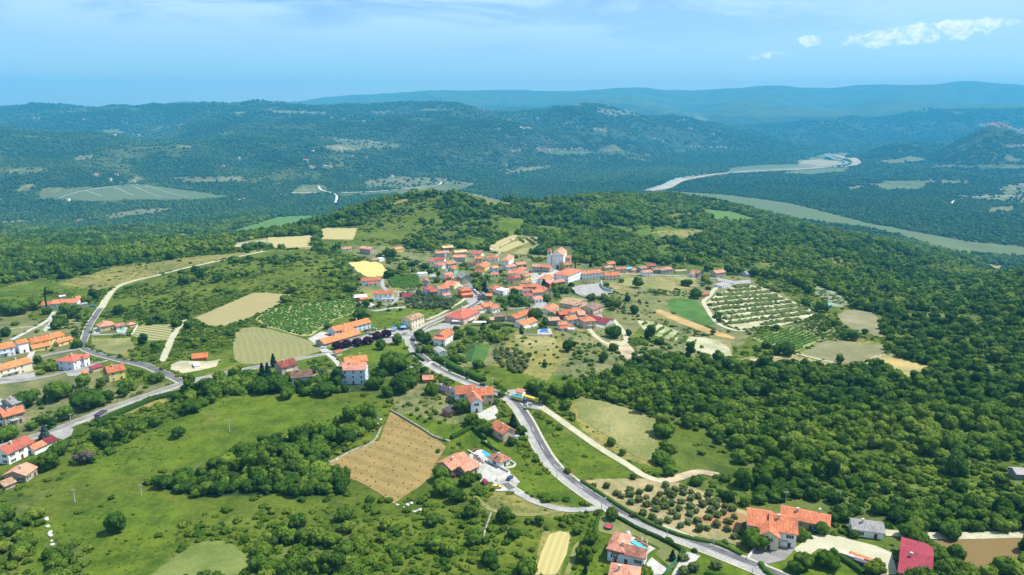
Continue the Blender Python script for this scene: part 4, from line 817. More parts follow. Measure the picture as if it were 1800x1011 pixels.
Hh('house', 'stone house with mottled salmon roof left of the tan roofed row', 'house', (909,474,925,473), 8, 5.0, 'x', 1.6, 's', 'd', (), G1)
Hh('house', 'tall white house with pale hipped roof and blue shaded side', 'house', (894,468,903,461), 8, 6.4, 'hip', 2.6, 's', 'w', (), G1)
Hh('house', 'white bungalow with red orange roof above the orange cluster', 'house', (853,459,876,459), 8, 3.6, 'hip', 1.8, 'o', 'w', (), G1)
Hh('house', 'small square orange roofed house with white side wall', 'house', (835,463,847,463), 8, 5.0, 'x', 1.6, 'o', 'p', (), G1)
Hh('house', 'house with two red gables at the top of the village', 'house', (827,451,845,452), 8, 3.8, 'x', 2.0, 'r', 'c', [(3,-3,5,4,3.0,'y',1.4,'r','w')], G1)
Hh('house', 'two storey grey house with white chimney wall at the north edge', 'house', (767,452,790,452), 9, 5.0, 'x', 1.6, 's', 'g', [(9,-1.2,2,1.2,6.0,'flat',0,'w','w','n')], G1)
Hh('house', 'tan roofed house highest on the northern edge', 'house', (779,442,797,441), 8, 4.2, 'x', 1.6, 'y', 'd', (), G1)
Hh('barn', 'long low barn with straw coloured roof at the north edge', 'barn', (800,448,821,446), 7, 2.4, 'x', 1.6, 'y', 't', (), G1, False)
Hh('house', 'wide grey house with salmon roof and white gable below the barn', 'house', (797,460,818,460), 9, 4.6, 'x', 1.8, 's', 'g', (), G1)
Hh('house', 'stepped orange roofed house left of the main village street', 'house', (753,464,764,465), 7, 3.4, 'x', 1.6, 'r', 'w', [(7,2,9,7,4.6,'x',2,'r','w')], G1)
Hh('house', 'white fronted house with red orange roof at the street corner', 'house', (762,471,777,473), 8, 3.8, 'hip', 1.8, 'o', 'w', (), G1)
Hh('house', 'house with tan and salmon roof behind the mint green one', 'house', (788,472,803,471), 9, 5.0, 'x', 1.8, 's', 't', (), G1)
Hh('house', 'mint green gable house on the main village street', 'house', (787,482,798,483), 8, 4.8, 'y', 1.8, 'o', 'n', (), G1)
Hh('house', 'upper house with dusky pink roof along the street', 'house', (775,490,786,492), 9, 3.4, 'y', 1.8, 'p', 'w', (), G1)
Hh('house', 'long house with deep red roof along the street', 'house', (783,497,797,497), 10, 3.4, 'y', 1.8, 'r', 'd', (), G1)
Hh('barn', 'big grey stone barn with grey gable roof', 'barn', (812,498,829,497), 13, 5.0, 'y', 2.8, 'g', 's', (), G1, False)
Hh('shed', 'dull red roofed shed above the red roofed cottage', 'shed', (824,469,833,469), 6, 2.8, 'x', 1.0, 'B', 'g', (), None, False)
Hh('house', 'orange roofed house left of the yellow gabled one', 'house', (837,475,850,475), 8, 4.2, 'x', 2.0, 'o', 'g', (), G1)
Hh('house', 'house with yellow gable and steep orange roof', 'house', (852,478,862,472), 10, 5.0, 'x', 2.0, 'o', 'y', (), G1)
Hh('cottage', 'cottage with coral red roof beside the big tree', 'cottage', (835,483,849,483), 7, 2.6, 'x', 1.4, 'r', 'w', (), G1)
Hh('house', 'narrow house with glazed front and orange roof', 'house', (867,480,877,479), 8, 4.6, 'x', 1.6, 's', 'u', (), G1)
Hh('cottage', 'cottage with low orange porch roof below the glazed house', 'cottage', (864,487,876,487), 6, 2.6, 'x', 1.2, 'o', 'w', (), G1)
Hh('house', 'pale blue and white house left of the stone houses', 'house', (892,476,908,475), 8, 4.0, 'x', 1.2, 's', 'u', (), G1)
Hh('house', 'wide house with long orange roof in the centre', 'house', (894,486,921,486), 7, 3.4, 'x', 1.6, 'o', 'w', (), G1)
Hh('house', 'tan walled house with orange hipped roof by the square', 'house', (911,484,929,481), 8, 5.0, 'hip', 1.8, 'o', 't', (), G1)
Hh('house', 'pink house with dark square window and brick red roof', 'house', (894,499,905,498), 8, 4.0, 'x', 1.8, 'B', 'p', (), G1)
Hh('house', 'low orange roofed house under the wide one', 'house', (906,494,921,493), 7, 3.0, 'x', 1.4, 'r', 't', (), G1)
Hh('house', 'open sided brown roofed house with dark ground floor', 'house', (917,502,934,502), 7, 2.6, 'x', 1.3, 't', 'd', (), G1)
Hh('house', 'pale yellow house next to the lawn of the square', 'house', (924,494,934,492), 7, 4.2, 'x', 1.6, 's', 'y', (), G1)
Hh('house', 'long house with orange roof at the back of the lower cluster', 'house', (914,511,947,511), 7, 3.4, 'x', 1.8, 'o', 'd', (), G1)
Hh('house', 'house with coral roof in the middle of the lower cluster', 'house', (920,520,936,520), 6, 4.0, 'x', 1.2, 's', 'w', (), G1)
Hh('house', 'house with orange gable at the left of the lower cluster', 'house', (897,517,919,516), 8, 3.4, 'x', 1.8, 'o', 'w', (), G1)
Hh('cottage', 'white cottage with dusky roof at the front of the lower cluster', 'cottage', (921,527,936,527), 6, 3.2, 'x', 1.2, 'B', 'w', (), G1)
Hh('house', 'house with bright orange roof at the right of the lower cluster', 'house', (938,522,955,521), 8, 3.8, 'x', 1.6, 'o', 'g', (), G1)
Hh('house', 'white sided house with orange roof left of the school', 'house', (962,501,974,495), 10, 4.4, 'x', 1.8, 'o', 'w', (), G1)
Hh('house', 'brick coloured house in the lane below the white sided house', 'house', (952,506,966,507), 8, 4.0, 'y', 1.8, 'p', 'i', (), G1)
Hh('barn', 'stone barn with rounded front and orange roof', 'barn', (957,520,970,519), 12, 4.4, 'y', 2.0, 'o', 's', (), G1)
Hh('house', 'low house with long tan roof in front of the school', 'house', (973,502,993,500), 7, 2.8, 'x', 1.4, 's', 'd', (), G1)
Hh('cottage', 'white cottage with salmon gables above the concrete yard', 'cottage', (940,533,954,532), 8, 3.0, 'x', 1.6, 's', 'w', (), G1)
Hh('house', 'orange walled house with hipped orange roof by the parked cars', 'house', (811,523,829,522), 9, 5.6, 'hip', 2.0, 'o', 'O', [(0,-3,9,3,2.8,'lean',1.0,'o','O')], G1)
Hh('house', 'cream gabled house above the orange walled one', 'house', (798,509,809,503), 9, 4.2, 'y', 1.8, 'o', 'c', (), G1)
Hh('house', 'house with crimson hipped roof and dark glazed porch', 'house', (749,520,766,519), 9, 5.2, 'hip', 2.2, 'r', 'u', [(3,-3,5,3,4.0,'lean',1.0,'r','d')], G1)
Hh('house', 'wide orange roofed house right of the crimson hipped roof', 'house', (771,517,790,516), 8, 4.6, 'x', 1.8, 'o', 'u', (), G1)
Hh('annex', 'low annex with pink roof and white awning', 'annex', (781,525,793,524), 6, 2.8, 'x', 1.0, 'p', 'w', (), None, False)
Hh('house', 'old house with pale tan roof beside the green vineyard', 'house', (742,503,754,503), 9, 4.0, 'y', 1.6, 's', 'g', (), G1)
Hh('garage', 'row of flat white garages above the green vineyard', 'garage', (736,486,752,485), 6, 2.4, 'flat', 0, 'w', 'w', (), None, False)
Hh('garage', 'grey flat roofed garage right of the old tan roofed house', 'garage', (757,491,766,491), 7, 2.4, 'lean', .8, 'g', 'g', (), None, False)
Hh('house', 'three tiered orange roofed house among the central trees', 'house', (867,516,884,514), 8, 4.2, 'hip', 1.6, 'o', 'c', [(0,-3,8,3,2.2,'lean',1.0,'o','c')], G1)
Hh('house', 'white cubic house with flat roof', 'house', (885,520,895,517), 8, 4.2, 'flat', 0, 'w', 'w', (), G1)
Hh('cottage', 'small grey stone cottage beside the dark spruce', 'cottage', (845,528,854,528), 7, 3.8, 'y', 1.6, 'g', 'd', [(5,2,4,4,3.0,'lean',1.0,'o','d')], G1)
# north-west edge
Hh('house', 'tall dark sided house with salmon roof standing alone north west', 'house', (651,448,661,446), 15, 6.0, 'y', 1.6, 's', 's', (), None)
Hh('cottage', 'low tan roofed cottage left of the tall lone house', 'cottage', (602,442,619,441), 7, 2.8, 'x', 1.4, 's', 'w', (), None)
Hh('house', 'bright yellow house with orange roof on the north west edge', 'house', (684,443,709,442), 8, 3.4, 'x', 1.8, 's', 'y', (), None)
Hh('shed', 'tan roofed shed behind the yellow wheat field', 'shed', (654,461,664,460), 6, 2.2, 'x', 1.0, 't', 's', (), None, False)
Hh('shed', 'whitewashed shed behind the yellow wheat field', 'shed', (667,460,676,459), 5, 3.0, 'flat', 0, 'w', 'w', (), None, False)
Hh('house', 'long white house with orange roof below the yellow wheat field', 'house', (636,502,670,501), 8, 4.4, 'x', 1.6, 'o', 'w', [(5,-2.5,8,2.5,2.4,'lean',.9,'o','w')], None)
Hh('house', 'grey white three storey house with orange roof and balconies', 'house', (657,531,691,530), 9, 6.2, 'x', 1.5, 'o', 'w', [(6,-1.6,10,1.6,2.6,'flat',0,'w','w')], None)
Hh('house', 'orange brick house with flat white roof beside the three storey house', 'house', (624,531,646,530), 8, 3.6, 'flat', 0, 'w', 'i', [(4,-2.5,6,2.5,2.6,'lean',.9,'o','i')], None)
Hh('cottage', 'white cottage with raspberry red roof under the curved lane', 'cottage', (708,527,723,526), 7, 2.4, 'x', 1.6, 'm', 'w', (), None)
# east row
Hh('house', 'first salmon roofed house east of the school', 'house', (1084,480,1101,480), 8, 4.0, 'x', 1.4, 's', 't', (), G1)
Hh('cottage', 'cottage with bright orange roof behind the east row', 'cottage', (1070,469,1082,468), 7, 3.0, 'x', 1.3, 'o', 't', (), G1)
Hh('cottage', 'cottage with pale tan roof behind the old half orange house', 'cottage', (1065,476,1078,475), 7, 3.0, 'x', 1.5, 't', 't', (), G1)
Hh('shed', 'blue sheet covered shed in the east row', 'shed', (1103,477,1113,476), 5, 2.4, 'lean', .6, 'u', 'g', (), None, False)
Hh('shed', 'tan shed right of the blue covered one', 'shed', (1113,479,1120,478), 5, 2.4, 'x', 1.0, 's', 't', (), None, False)
Hh('house', 'grey house with dull roof at the left of the eastern cluster', 'house', (1127,479,1138,478), 8, 4.2, 'x', 1.4, 't', 'g', (), G1)
Hh('house', 'house with red roof topmost in the eastern cluster', 'house', (1138,474,1153,474), 7, 4.0, 'x', 1.6, 'r', 't', (), G1)
Hh('house', 'white fronted house at the front of the eastern cluster', 'house', (1132,487,1147,487), 8, 5.0, 'x', 1.4, 's', 'w', (), G1)
Hh('house', 'house with dark shaded front in the eastern cluster', 'house', (1148,481,1161,481), 8, 3.8, 'x', 1.4, 'b', 'd', (), G1)
Hh('house', 'wide house with light pink roof at the right of the eastern cluster', 'house', (1162,481,1182,480), 8, 4.0, 'x', 1.6, 'p', 'g', (), G1)
Hh('garage', 'flat cream garage alone east of the cluster', 'garage', (1190,480,1208,480), 6, 2.4, 'flat', 0, 'y', 'c', (), None, False)
Hh('house', 'house with dark gable front and salmon roof on a white terrace', 'house', (1226,488,1237,487), 10, 4.6, 'y', 1.8, 's', 'd', [(6.5,2,5,6,3,'x',1.2,'s','w'),(-4,2,5,7,3.6,'x',1.4,'s','w')], None)
Hh('house', 'pinkish stone house with salmon roof near the terraces', 'house', (1259,488,1275,487), 9, 5.2, 'x', 1.6, 's', 't', (), None)
Hh('house', 'modern white house with flat grey roof above the terraces', 'house', (1269,507,1285,505), 9, 3.0, 'flat', 0, 'g', 'w', (), None)
Hh('hut', 'small orange roofed hut beside the green crop', 'hut', (1235,522,1247,521), 5, 2.2, 'x', 1.2, 'o', 's', (), None, False)
Hh('barn', 'grey roofed barn half hidden behind a dark tree', 'barn', (1313,487,1329,487), 10, 3.6, 'x', 1.8, 'g', 'g', (), None, False)
Hh('shed', 'blue sheet shed at the edge of the grey orchard', 'shed', (1452,542,1462,541), 6, 2.4, 'lean', .8, 'u', 'd', (), None, False)
# foreground
Hh('villa', 'large white villa with many sided orange roof above the road', 'villa', (828,726,848,724), 15, 5.0, 'y', 2.0, 'o', 'w', [(-4.5,11,9,9,5.0,'x',2.0,'o','w'),(4,7,8,8,5.0,'x',2.0,'o','t')], G3)
Hh('cottage', 'orange roofed cottage in a hollow beside the main road', 'cottage', (885,777,905,770), 9, 3.6, 'y', 1.9, 'o', 't', (), G3)
Hh('villa', 'stone villa with mottled pale tile roof beside the brown orchard', 'villa', (794,838,828,821), 8, 3.0, 'x', 1.8, 's', 's', [(2.8,-4.6,7,5,2.6,'x',1.3,'s','s')], G3)
Hh('pool_house', 'orange tan tiled pool house with three dark cypresses', 'pool house', (879,823,896,816), 6.5, 2.6, 'hip', 1.5, 's', 'w', (), None)
Hh('villa', 'pale blue villa with coral tile roof and turquoise pool', 'villa', (1069,985,1131,999), 4.6, 3.6, 'x', 1.5, 'p', 'u', [(-.25,-.02,4.7,8.8,4.1,'hip',1.5,'p','u')], G3)
Hh('villa', 'coral hip roofed villa at the bottom edge of the view', 'villa', (1070,1034,1120,1042), 7, 3.2, 'hip', 1.7, 's', 'w', (), G3)
Hh('farmhouse', 'big farmhouse with broad orange roof and arched cross gable', 'farmhouse', (1352,958,1398,965), 10, 5.2, 'x', 2.4, 'o', 'w', [(-6.5,1.5,7,10,5.0,'x',2.4,'o','c'),(-3.2,-3,5.5,6,4.8,'y',1.6,'o','c')], G3)
Hh('barn', 'long orange roofed barn with open bays behind the big farmhouse', 'barn', (1372,921,1456,937), 7, 2.8, 'x', 1.7, 'o', 's', (), None)
Hh('shed', 'long whitewashed shed with grey corrugated roof by the track', 'shed', (1498,942,1552,949), 6, 2.6, 'x', 1.5, 'g', 'w', (), None)
Hh('hall', 'maroon sheet roofed hall at the bottom right', 'hall', (1578,1024,1632,1040), 19, 3.4, 'x', 1.8, 'm', 'g', (), None, False)
Hh('hut', 'grey hut at the right edge of the scrub', 'hut', (1786,843,1806,843), 5, 2.2, 'x', 1.0, 'g', 'd', (), None, False)
Hh('hut', 'garden hut with pink tiled roof', 'hut', (744,674,761,673), 5, 2.0, 'x', 1.2, 'p', 'i', (), None, False)
Hh('shed', 'upper one of the two low sheds with dark purple roofs', 'shed', (767,688,781,692), 4, 1.8, 'x', .8, 'k', 't', (), None, False)
Hh('shed', 'lower one of the two low sheds with dark purple roofs', 'shed', (782,693,797,698), 4, 1.8, 'x', .8, 'k', 'c', (), None, False)
Hh('hut', 'little pale hut with tan roof behind the yellow trailers', 'hut', (908,697,918,699), 3.5, 2.6, 'x', .9, 's', 'w', (), None, False)
Hh('shelter', 'dark roofed open shelter below the large white villa', 'shelter', (789,733,802,727), 4, 2.0, 'lean', .6, 'k', 'i', (), None, False)
# hamlets of the far hills, a few pixels each
HAM = {'pale houses of the hillside hamlet under the central ridge': [(592,260),(598,262),(585,261),(605,263),(612,262),(550,266),(536,282),(541,283),(551,296),(547,294),(575,294),(582,294),(570,293),(620,276),(645,278)],
 'white houses of the hamlet at the foot of the middle spur': [(900,266),(906,267),(912,265),(945,262),(952,264),(958,263),(965,264),(972,264),(978,263),(985,265),(992,264),(1005,262),(1012,263),(1018,262),(1024,264),(1031,265),(890,291)],
 'pinkish houses on the shelf of the middle spur': [(915,224),(920,226),(927,225),(933,226),(894,212),(897,210),(945,208),(1045,227),(1055,229)],
 'tiny houses on the far plateau': [(843,192),(849,193),(855,192),(865,193),(475,192),(640,213),(605,209),(583,207),(147,210),(60,208),(68,209)],
 'white farm on the left hill crest': [(210,233),(214,234),(203,238),(245,238)],
 'houses of the valley hamlet beside the quarry': [(1215,258),(1222,259),(1228,258),(1250,260),(1262,260),(1268,259),(1275,260),(1150,244),(1158,246),(1165,249),(1255,236),(1215,227)],
 'houses on the slope below the walled hill town': [(1772,258),(1778,259),(1784,257),(1790,257),(1797,256),(1768,257),(1790,226),(1796,227),(1775,328),(1782,335),(1795,327)],
 'lone farmhouses scattered over the left hills': [(195,317),(236,320),(420,278),(393,293),(170,309),(205,308),(690,311),(120,353)]}
HL = {0: 'pale far-off house of the hillside hamlet under the central ridge', 1: 'white far-off house of the hamlet at the foot of the middle spur', 2: 'pinkish far-off house on the shelf of the middle spur', 3: 'tiny far-off house on the plateau skyline',
      4: 'white far-off farm building on the left hill crest', 5: 'far-off house of the valley hamlet beside the quarry', 6: 'far-off house on the slope below the hill town', 7: 'lone far-off farmhouse on the left hills'}
MRf, MRw = RM['s'], WM['w']
def small_house(x, y, rz, w, d, h, label, group, rm='s', wm='w'):
    px_, py_ = proj(x, y, float(ground(x, y)))
    maskpoly([px_ - 4, py_ - 2, px_ + 4, py_ - 2, px_ + 5, py_ + 3.5, px_ - 5, py_ + 3.5]); b = MB(); rs = w * .18
    b.quad([(-w/2, -d/2, -3), (w/2, -d/2, -3), (w/2, -d/2, h), (-w/2, -d/2, h)]); b.quad([(w/2, d/2, -3), (-w/2, d/2, -3), (-w/2, d/2, h), (w/2, d/2, h)])
    b.quad([(w/2, -d/2, -3), (w/2, d/2, -3), (w/2, d/2, h), (w/2, 0, h + rs), (w/2, -d/2, h)]); b.quad([(-w/2, d/2, -3), (-w/2, -d/2, -3), (-w/2, -d/2, h), (-w/2, 0, h + rs), (-w/2, d/2, h)])
    root = empty('farmhouse', (x, y, float(ground(x, y))), rz); tag(root, label, 'house', group); b.build('wall', WM[wm], root)
    b = MB(); o_ = .6
    for s in (1, -1): 
        q = [(-w/2 - o_, -s * (d/2 + o_), h - .3), (w/2 + o_, -s * (d/2 + o_), h - .3), (w/2 + o_, 0, h + rs + .15), (-w/2 - o_, 0, h + rs + .15)]; b.quad(q if s > 0 else q[::-1], 0, [(0, 0), (w, 0), (w, d/2), (0, d/2)])
    b.build('roof', RM[rm], root)
for gi, (gname, L_) in enumerate(HAM.items()):
    for px, py in L_:
        p = U(px, py); small_house(p[0], p[1], random.uniform(-.7, .7), random.uniform(11, 19), random.uniform(8, 12), random.uniform(5, 8), HL[gi], gname, random.choice('soss'), random.choice('wwct'))
# the hill town on the right horizon
k = 0
for i in range(40):
    px = 1722 + i * 2.05 + random.uniform(-1.5, 1.5); py = 221 + max(0, (px - 1755)) * .27 + random.uniform(-2, 3.0); p = U(px, py)
    small_house(p[0], p[1], random.uniform(-.6, .6), random.uniform(15, 27), random.uniform(10, 15), random.uniform(9, 16), 'far-off tile roofed house of the walled hill town', 'houses of the walled hill town', random.choice('psro'), random.choice('wtcs'))
p = U(1735, 220); tr = empty('bell_tower', tuple(p)); tag(tr, 'far-off square tower rising over the walled hill town', 'tower'); b = MB(); b.box(-4, 4, -4, 4, -4, 24); b.build('shaft', WM['s'], tr)
b = MB(); [b.quad([((-4.5, -4.5), (4.5, -4.5), (4.5, 4.5), (-4.5, 4.5))[k] + (24,), ((4.5, -4.5), (4.5, 4.5), (-4.5, 4.5), (-4.5, -4.5))[k] + (24,), (0, 0, 28)]) for k in range(4)]; b.build('roof', RM['s'], tr)

# ------------------------------------------------------------------ small things: cars, poles, pools, walls
M_pool = mat('pool_water', (.03, .30, .55), .06, .5)[0]; M_pool2 = mat('turquoise_water', (.04, .42, .45), .06, .5)[0]; M_tyre = mat('tyre_rubber', (.03, .03, .03), .8)[0]; M_met = mat('grey_metal', (.45, .46, .47), .5, .4)[0]
M_polec = noisy('pole_concrete', (.50, .49, .46), .1, 2); M_dark = mat('dark_paint', (.05, .055, .06), .5)[0]; M_white = mat('white_fabric', (.8, .8, .78), .8)[0]
def paint(name, c): return mat(name, c, .3, .5)[0]
PC = dict(black=paint('black_paint', (.03, .035, .05)), white=paint('white_paint', (.75, .75, .75)), blue=paint('blue_paint', (.03, .22, .42)), yellow=paint('yellow_paint', (.62, .47, .05)), red=paint('red_paint', (.5, .04, .03)), silver=paint('silver_paint', (.42, .44, .46)), navy=paint('navy_paint', (.04, .06, .13)))
def car_proto():
    b = MB()   # body: sills, bonnet, boot
    prof = [(-2.0, .35), (-2.05, .75), (-1.9, .95), (-.95, 1.0), (1.05, 1.0), (1.95, .88), (2.08, .6), (2.05, .35)]
    for s in (0,): 
        for i in range(len(prof)):
            (x0, z0), (x1, z1) = prof[i], prof[(i + 1) % len(prof)]; b.quad([(x0, -.85, z0), (x1, -.85, z1), (x1, .85, z1), (x0, .85, z0)][::-1])
        b.quad([(x, -.85, z) for x, z in prof][::-1]); b.quad([(x, .85, z) for x, z in prof])
    body = b.build('body', PC['black']); b = MB(); lo = [(-1.75, -.8), (1.0, -.8), (1.0, .8), (-1.75, .8)]; hi = [(-1.35, -.62), (.35, -.62), (.35, .62), (-1.35, .62)]
    for k in range(4): b.quad([lo[k] + (1.0,), lo[(k + 1) % 4] + (1.0,), hi[(k + 1) % 4] + (1.42,), hi[k] + (1.42,)])
    cab = b.build('windows', M_glass); b = MB(); b.box(-1.38, .38, -.65, .65, 1.42, 1.47); rf = b.build('roof', PC['black']); b = MB(); b.cyl((0, -.11, 0), (0, .11, 0), .32, .32, 12); b.cyl((0, -.13, 0), (0, .13, 0), .17, .17, 8); wh = b.build('wheel', M_tyre)
    r = [o.data for o in (body, cab, rf, wh)]; [bpy.data.objects.remove(o) for o in (body, cab, rf, wh)]; return r
CARM = car_proto()
def car(px, py, ang, col, label, group=None, sc=.82):
    p = U(px, py); e = empty('car', (p[0], p[1], p[2] + .2), R(ang)); e.scale = (sc,) * 3; tag(e, label, 'car', group)
    for nm_, me in zip(('body', 'windows', 'roof'), CARM[:3]):
        o = bpy.data.objects.new(nm_, me); COL.objects.link(o); o.parent = e
        if nm_ != 'windows': o.material_slots[0].link = 'OBJECT'; o.material_slots[0].material = PC[col]
    for x in (-1.25, 1.3):
        for y in (-.8, .8): o = bpy.data.objects.new('wheel', CARM[3]); COL.objects.link(o); o.parent = e; o.location = (x, y, .32)
    maskpoly([px - 5, py - 4, px + 5, py - 4, px + 5, py + 5, px - 5, py + 5])
car(896, 843, 62, 'navy', 'dark blue car parked at the top of the driveway'); car(873, 859, 12, 'yellow', 'black and yellow car on the gravel edge of the drive'); car(164, 540, 20, 'blue', 'bright blue car in front of the grey carport', sc=1.0); car(1433, 931, 75, 'blue', 'blue car in the shade of the long barn', sc=1.0)
car(908, 771, 70, 'silver', 'silver blue car beside the orange roofed cottage'); car(568, 613, 20, 'white', 'white car at the corner of the stone restaurant'); car(849, 678, 150, 'black', 'black car driving on the main road above the villa'); car(787, 562, 20, 'black', 'dark car parked by the roadside inn'); car(712, 588, 80, 'silver', 'grey van at the crossroads', sc=1.15)
for x_, y_, a_, c_ in [(645,583,10,'black'),(648,587,10,'silver'),(653,589,15,'navy'),(658,580,5,'silver')]: car(x_, y_, a_, c_, {'black': 'black car in the restaurant car park', 'silver': 'silver car in the restaurant car park', 'navy': 'navy car in the restaurant car park'}[c_], 'cars in the restaurant car park')
car(664,585,10,'yellow','yellow car in the restaurant car park'); car(674,588,10,'red','red car in the restaurant car park'); car(690,594,30,'white','white car at the right end of the restaurant car park')
for x_, y_, c_ in [(830,509,'white'),(833,512,'silver'),(836,515,'navy'),(839,518,'silver')]: car(x_, y_, 125, c_, {'white': 'white', 'silver': 'silver', 'navy': 'dark'}[c_] + ' car parked in line along the village street', 'cars parked along the village street', 1.1)
for x_, y_, c_ in [(932,480,'black'),(936,478,'silver')]: car(x_, y_, 20, c_, {'black': 'dark', 'silver': 'silver'}[c_] + ' car parked at the left of the village square', None, 1.0)
car(949,483,20,'black','single dark car on the grass edge of the square'); car(835,467,0,'black','dark car in the yard among the top houses')
def pole(px, py, hpx, label, cat='utility pole', name='utility_pole', arm=True, lamp=False, group=None, metal=False):
    p = U(px, py); zc = p[1] * CP + (CAMH - p[2]) * SP; h = hpx * zc / FPX / CP * 1.02; e = empty(name, tuple(p), 0); tag(e, label, cat, group); r = .12 + h * .006
    b = MB(); b.cyl((0, 0, -.8), (0, 0, h), r, r * .6, 8); b.build('shaft', M_met if metal else M_polec, e)
    if arm: b = MB(); b.box(-.8, .8, -.07, .07, h - .55, h - .4); [b.cyl((x, 0, h - .4), (x, 0, h - .2), .06, .04, 5) for x in (-.7, 0, .7)]; b.build('crossarm', M_polec, e)
    if lamp: b = MB(); b.cyl((0, 0, h - .05), (1.2, 0, h + .18), .05, .04, 5); b.build('arm', M_met, e); b = MB(); b.box(1.0, 1.7, -.14, .14, h + .12, h + .24); b.build('lamp_head', M_met, e)
for i, (x_, y_, h_) in enumerate([(979,842,20),(1057,896,21),(1172,951,23),(1322,1009,12)]): pole(x_, y_, h_, ['street lamp on the outer curve of the main road','street lamp where the driveway meets the main road','street lamp opposite the clipped hedge of the blue villa','street lamp opposite the farmhouse forecourt'][i], 'street lamp', 'street_lamp', False, True, None, True)
for x_, y_, h_, lb in [(1254,961,20,'pale pole at the lower edge of the olive grove'),(125,744,17,'concrete pole beside the concrete yard on the lower road'),(5,779,15,'pale pole by the lower road at the left edge'),(404,759,23,'leaning pale pole in the large sloping meadow'),(132,883,25,'pale pole in the lower left meadow'),
    (249,872,22,'pale pole in front of the dark wood'),(944,688,17,'concrete pole on the slope above the white gravel road'),(866,681,18,'tall pale pole at the side of the main road'),(1222,810,16,'double pole at the edge of the wood'),(1381,884,22,'slim pole in the wood above the long barn'),(1071,760,20,'slim pole in the tan meadow'),
    (649,678,18,'pole at the right corner of the tall white block'),(721,662,18,'pole beside the garden path'),(1679,999,15,'pole at the edge of the red ploughland'),(1788,858,12,'pole beside the grey hut'),(450,602,14,'dark pole in the mown field'),(527,608,14,'second dark pole in the mown field'),(265,655,16,'pole beside the residential lane'),
    (317,678,15,'pole at the road fork'),(738,622,14,'pole on the inner curve at the bend'),(816,661,12,'pole beside the leafy bank'),(782,648,12,'pole between bank and main road'),(914,553,13,'pole above the long grey house'),(139,592,12,'pole on the bank above the yellow houses')]: pole(x_, y_, h_, lb)
def sign(px, py, label, c, w_, h_, z_):
    p = U(px, py); e = empty('road_sign', tuple(p), R(-20)); tag(e, label, 'sign'); b = MB(); b.cyl((-w_ * .35, 0, -.3), (-w_ * .35, 0, z_), .05, .05, 6); b.cyl((w_ * .35, 0, -.3), (w_ * .35, 0, z_), .05, .05, 6); b.build('post', M_met, e); b = MB(); b.box(-w_ / 2, w_ / 2, -.09, -.05, z_ - .2, z_ + h_); b.build('panel', c, e)
sign(839, 668, 'yellow sign board in the hedge above the main road', PC['yellow'], 1.5, 1.3, 1.2); sign(1007, 834, 'yellow sign board at the tip of the green triangle', PC['yellow'], 1.7, 1.1, 1.0); sign(745, 612, 'white sign board under the dark tree on the bend', PC['white'], 1.3, 1.1, 1.2)
for i, x_ in enumerate((923, 932)): sign(x_, 717 - i, ['left grey notice board at the gravel road entrance', 'right grey notice board at the gravel road entrance'][i], PC['silver'], 1.7, 1.1, .8)
def pool(pts, label, m, name='swimming_pool'):
    w = unproj(*np.array(pts, float).reshape(-1, 2).T); z = float(w[:, 2].max()) + .22; c = w.mean(0); e = empty(name, (c[0], c[1], z), 0); tag(e, label, 'pool'); P = w[:, :2] - c[:2]; b = MB(); b.quad([(x, y, .02) for x, y in P]); b.build('water', m, e)
    b = MB(); Q = P * 1.10 + np.sign(P) * .3; k = len(P)
    for i in range(k): j = (i + 1) % k; b.quad([(*P[i], .08), (*P[j], .08), (*Q[j], .08), (*Q[i], .08)]); b.quad([(*Q[i], .08), (*Q[j], .08), (*Q[j], -1.2), (*Q[i], -1.2)]); b.quad([(*P[j], .08), (*P[i], .08), (*P[i], -.1), (*P[j], -.1)])
    b.build('rim', M_pav, e); maskpoly(np.array(pts, float).reshape(-1, 2))
pool([843,796,851,794,870,804,863,809], 'rectangular blue pool beside the pool house', M_pool); pool([1109,954,1116,952,1138,965,1131,969], 'turquoise pool of the pale blue villa', M_pool2); pool([210,581,213,576,220,576,218,581], 'small pool of the salmon tiled villa', M_pool2); pool([948,585,950,582,962,582,964,585], 'dark blue pool under the white house with lawn', mat('deep_pool', (.01, .10, .45), .08)[0])
def wall(label, pts, h_, w_=.25, m=None, name='garden_wall', cat='wall'): bars(name, lineof(pts, 1.5), -w_, w_, h_, m or M_kerb, label=label, cat=cat)
wall('low white wall round the pool terrace', [822,792,838,803,852,816], .5); wall('white wall from the pool house round its corner', [853,777,873,797,906,817,893,823,880,824], .6); wall('pale wall of the villa entrance yard', [880,824,896,833,882,840,872,846], .9); wall('dry stone wall along the upper side of the brown orchard', [686,722,705,733,725,745,745,757,765,770,790,777], .8, .35, M_stone, 'stone_wall')
wall('dry stone wall along the lower left of the brown orchard', [577,816,600,803,625,791,655,778,670,752], .6, .4, M_stone, 'stone_wall'); wall('broken stone wall in the lower meadow', [863,902,858,918,852,935,850,948], .5, .3, M_stone, 'stone_wall'); wall('white garden wall of the salmon tiled villa', [160,590,200,589,230,589,236,582,242,572], .9); wall('concrete wall of the restaurant field', [620,524,632,532,650,547,690,543,716,541], 1.0)
wall('stone wall below the pool terrace of the white house', [919,590,945,591,972,591], 1.2, .3, M_stone, 'stone_wall'); wall('white path wall in the bend garden', [698,648,715,647,728,645], .4); wall('green mesh fence beside the villa drive', [1199,972,1188,988,1176,1001,1168,1012], 1.1, .05, mat('green_mesh', (.02, .12, .09), .6)[0], 'mesh_fence', 'fence')
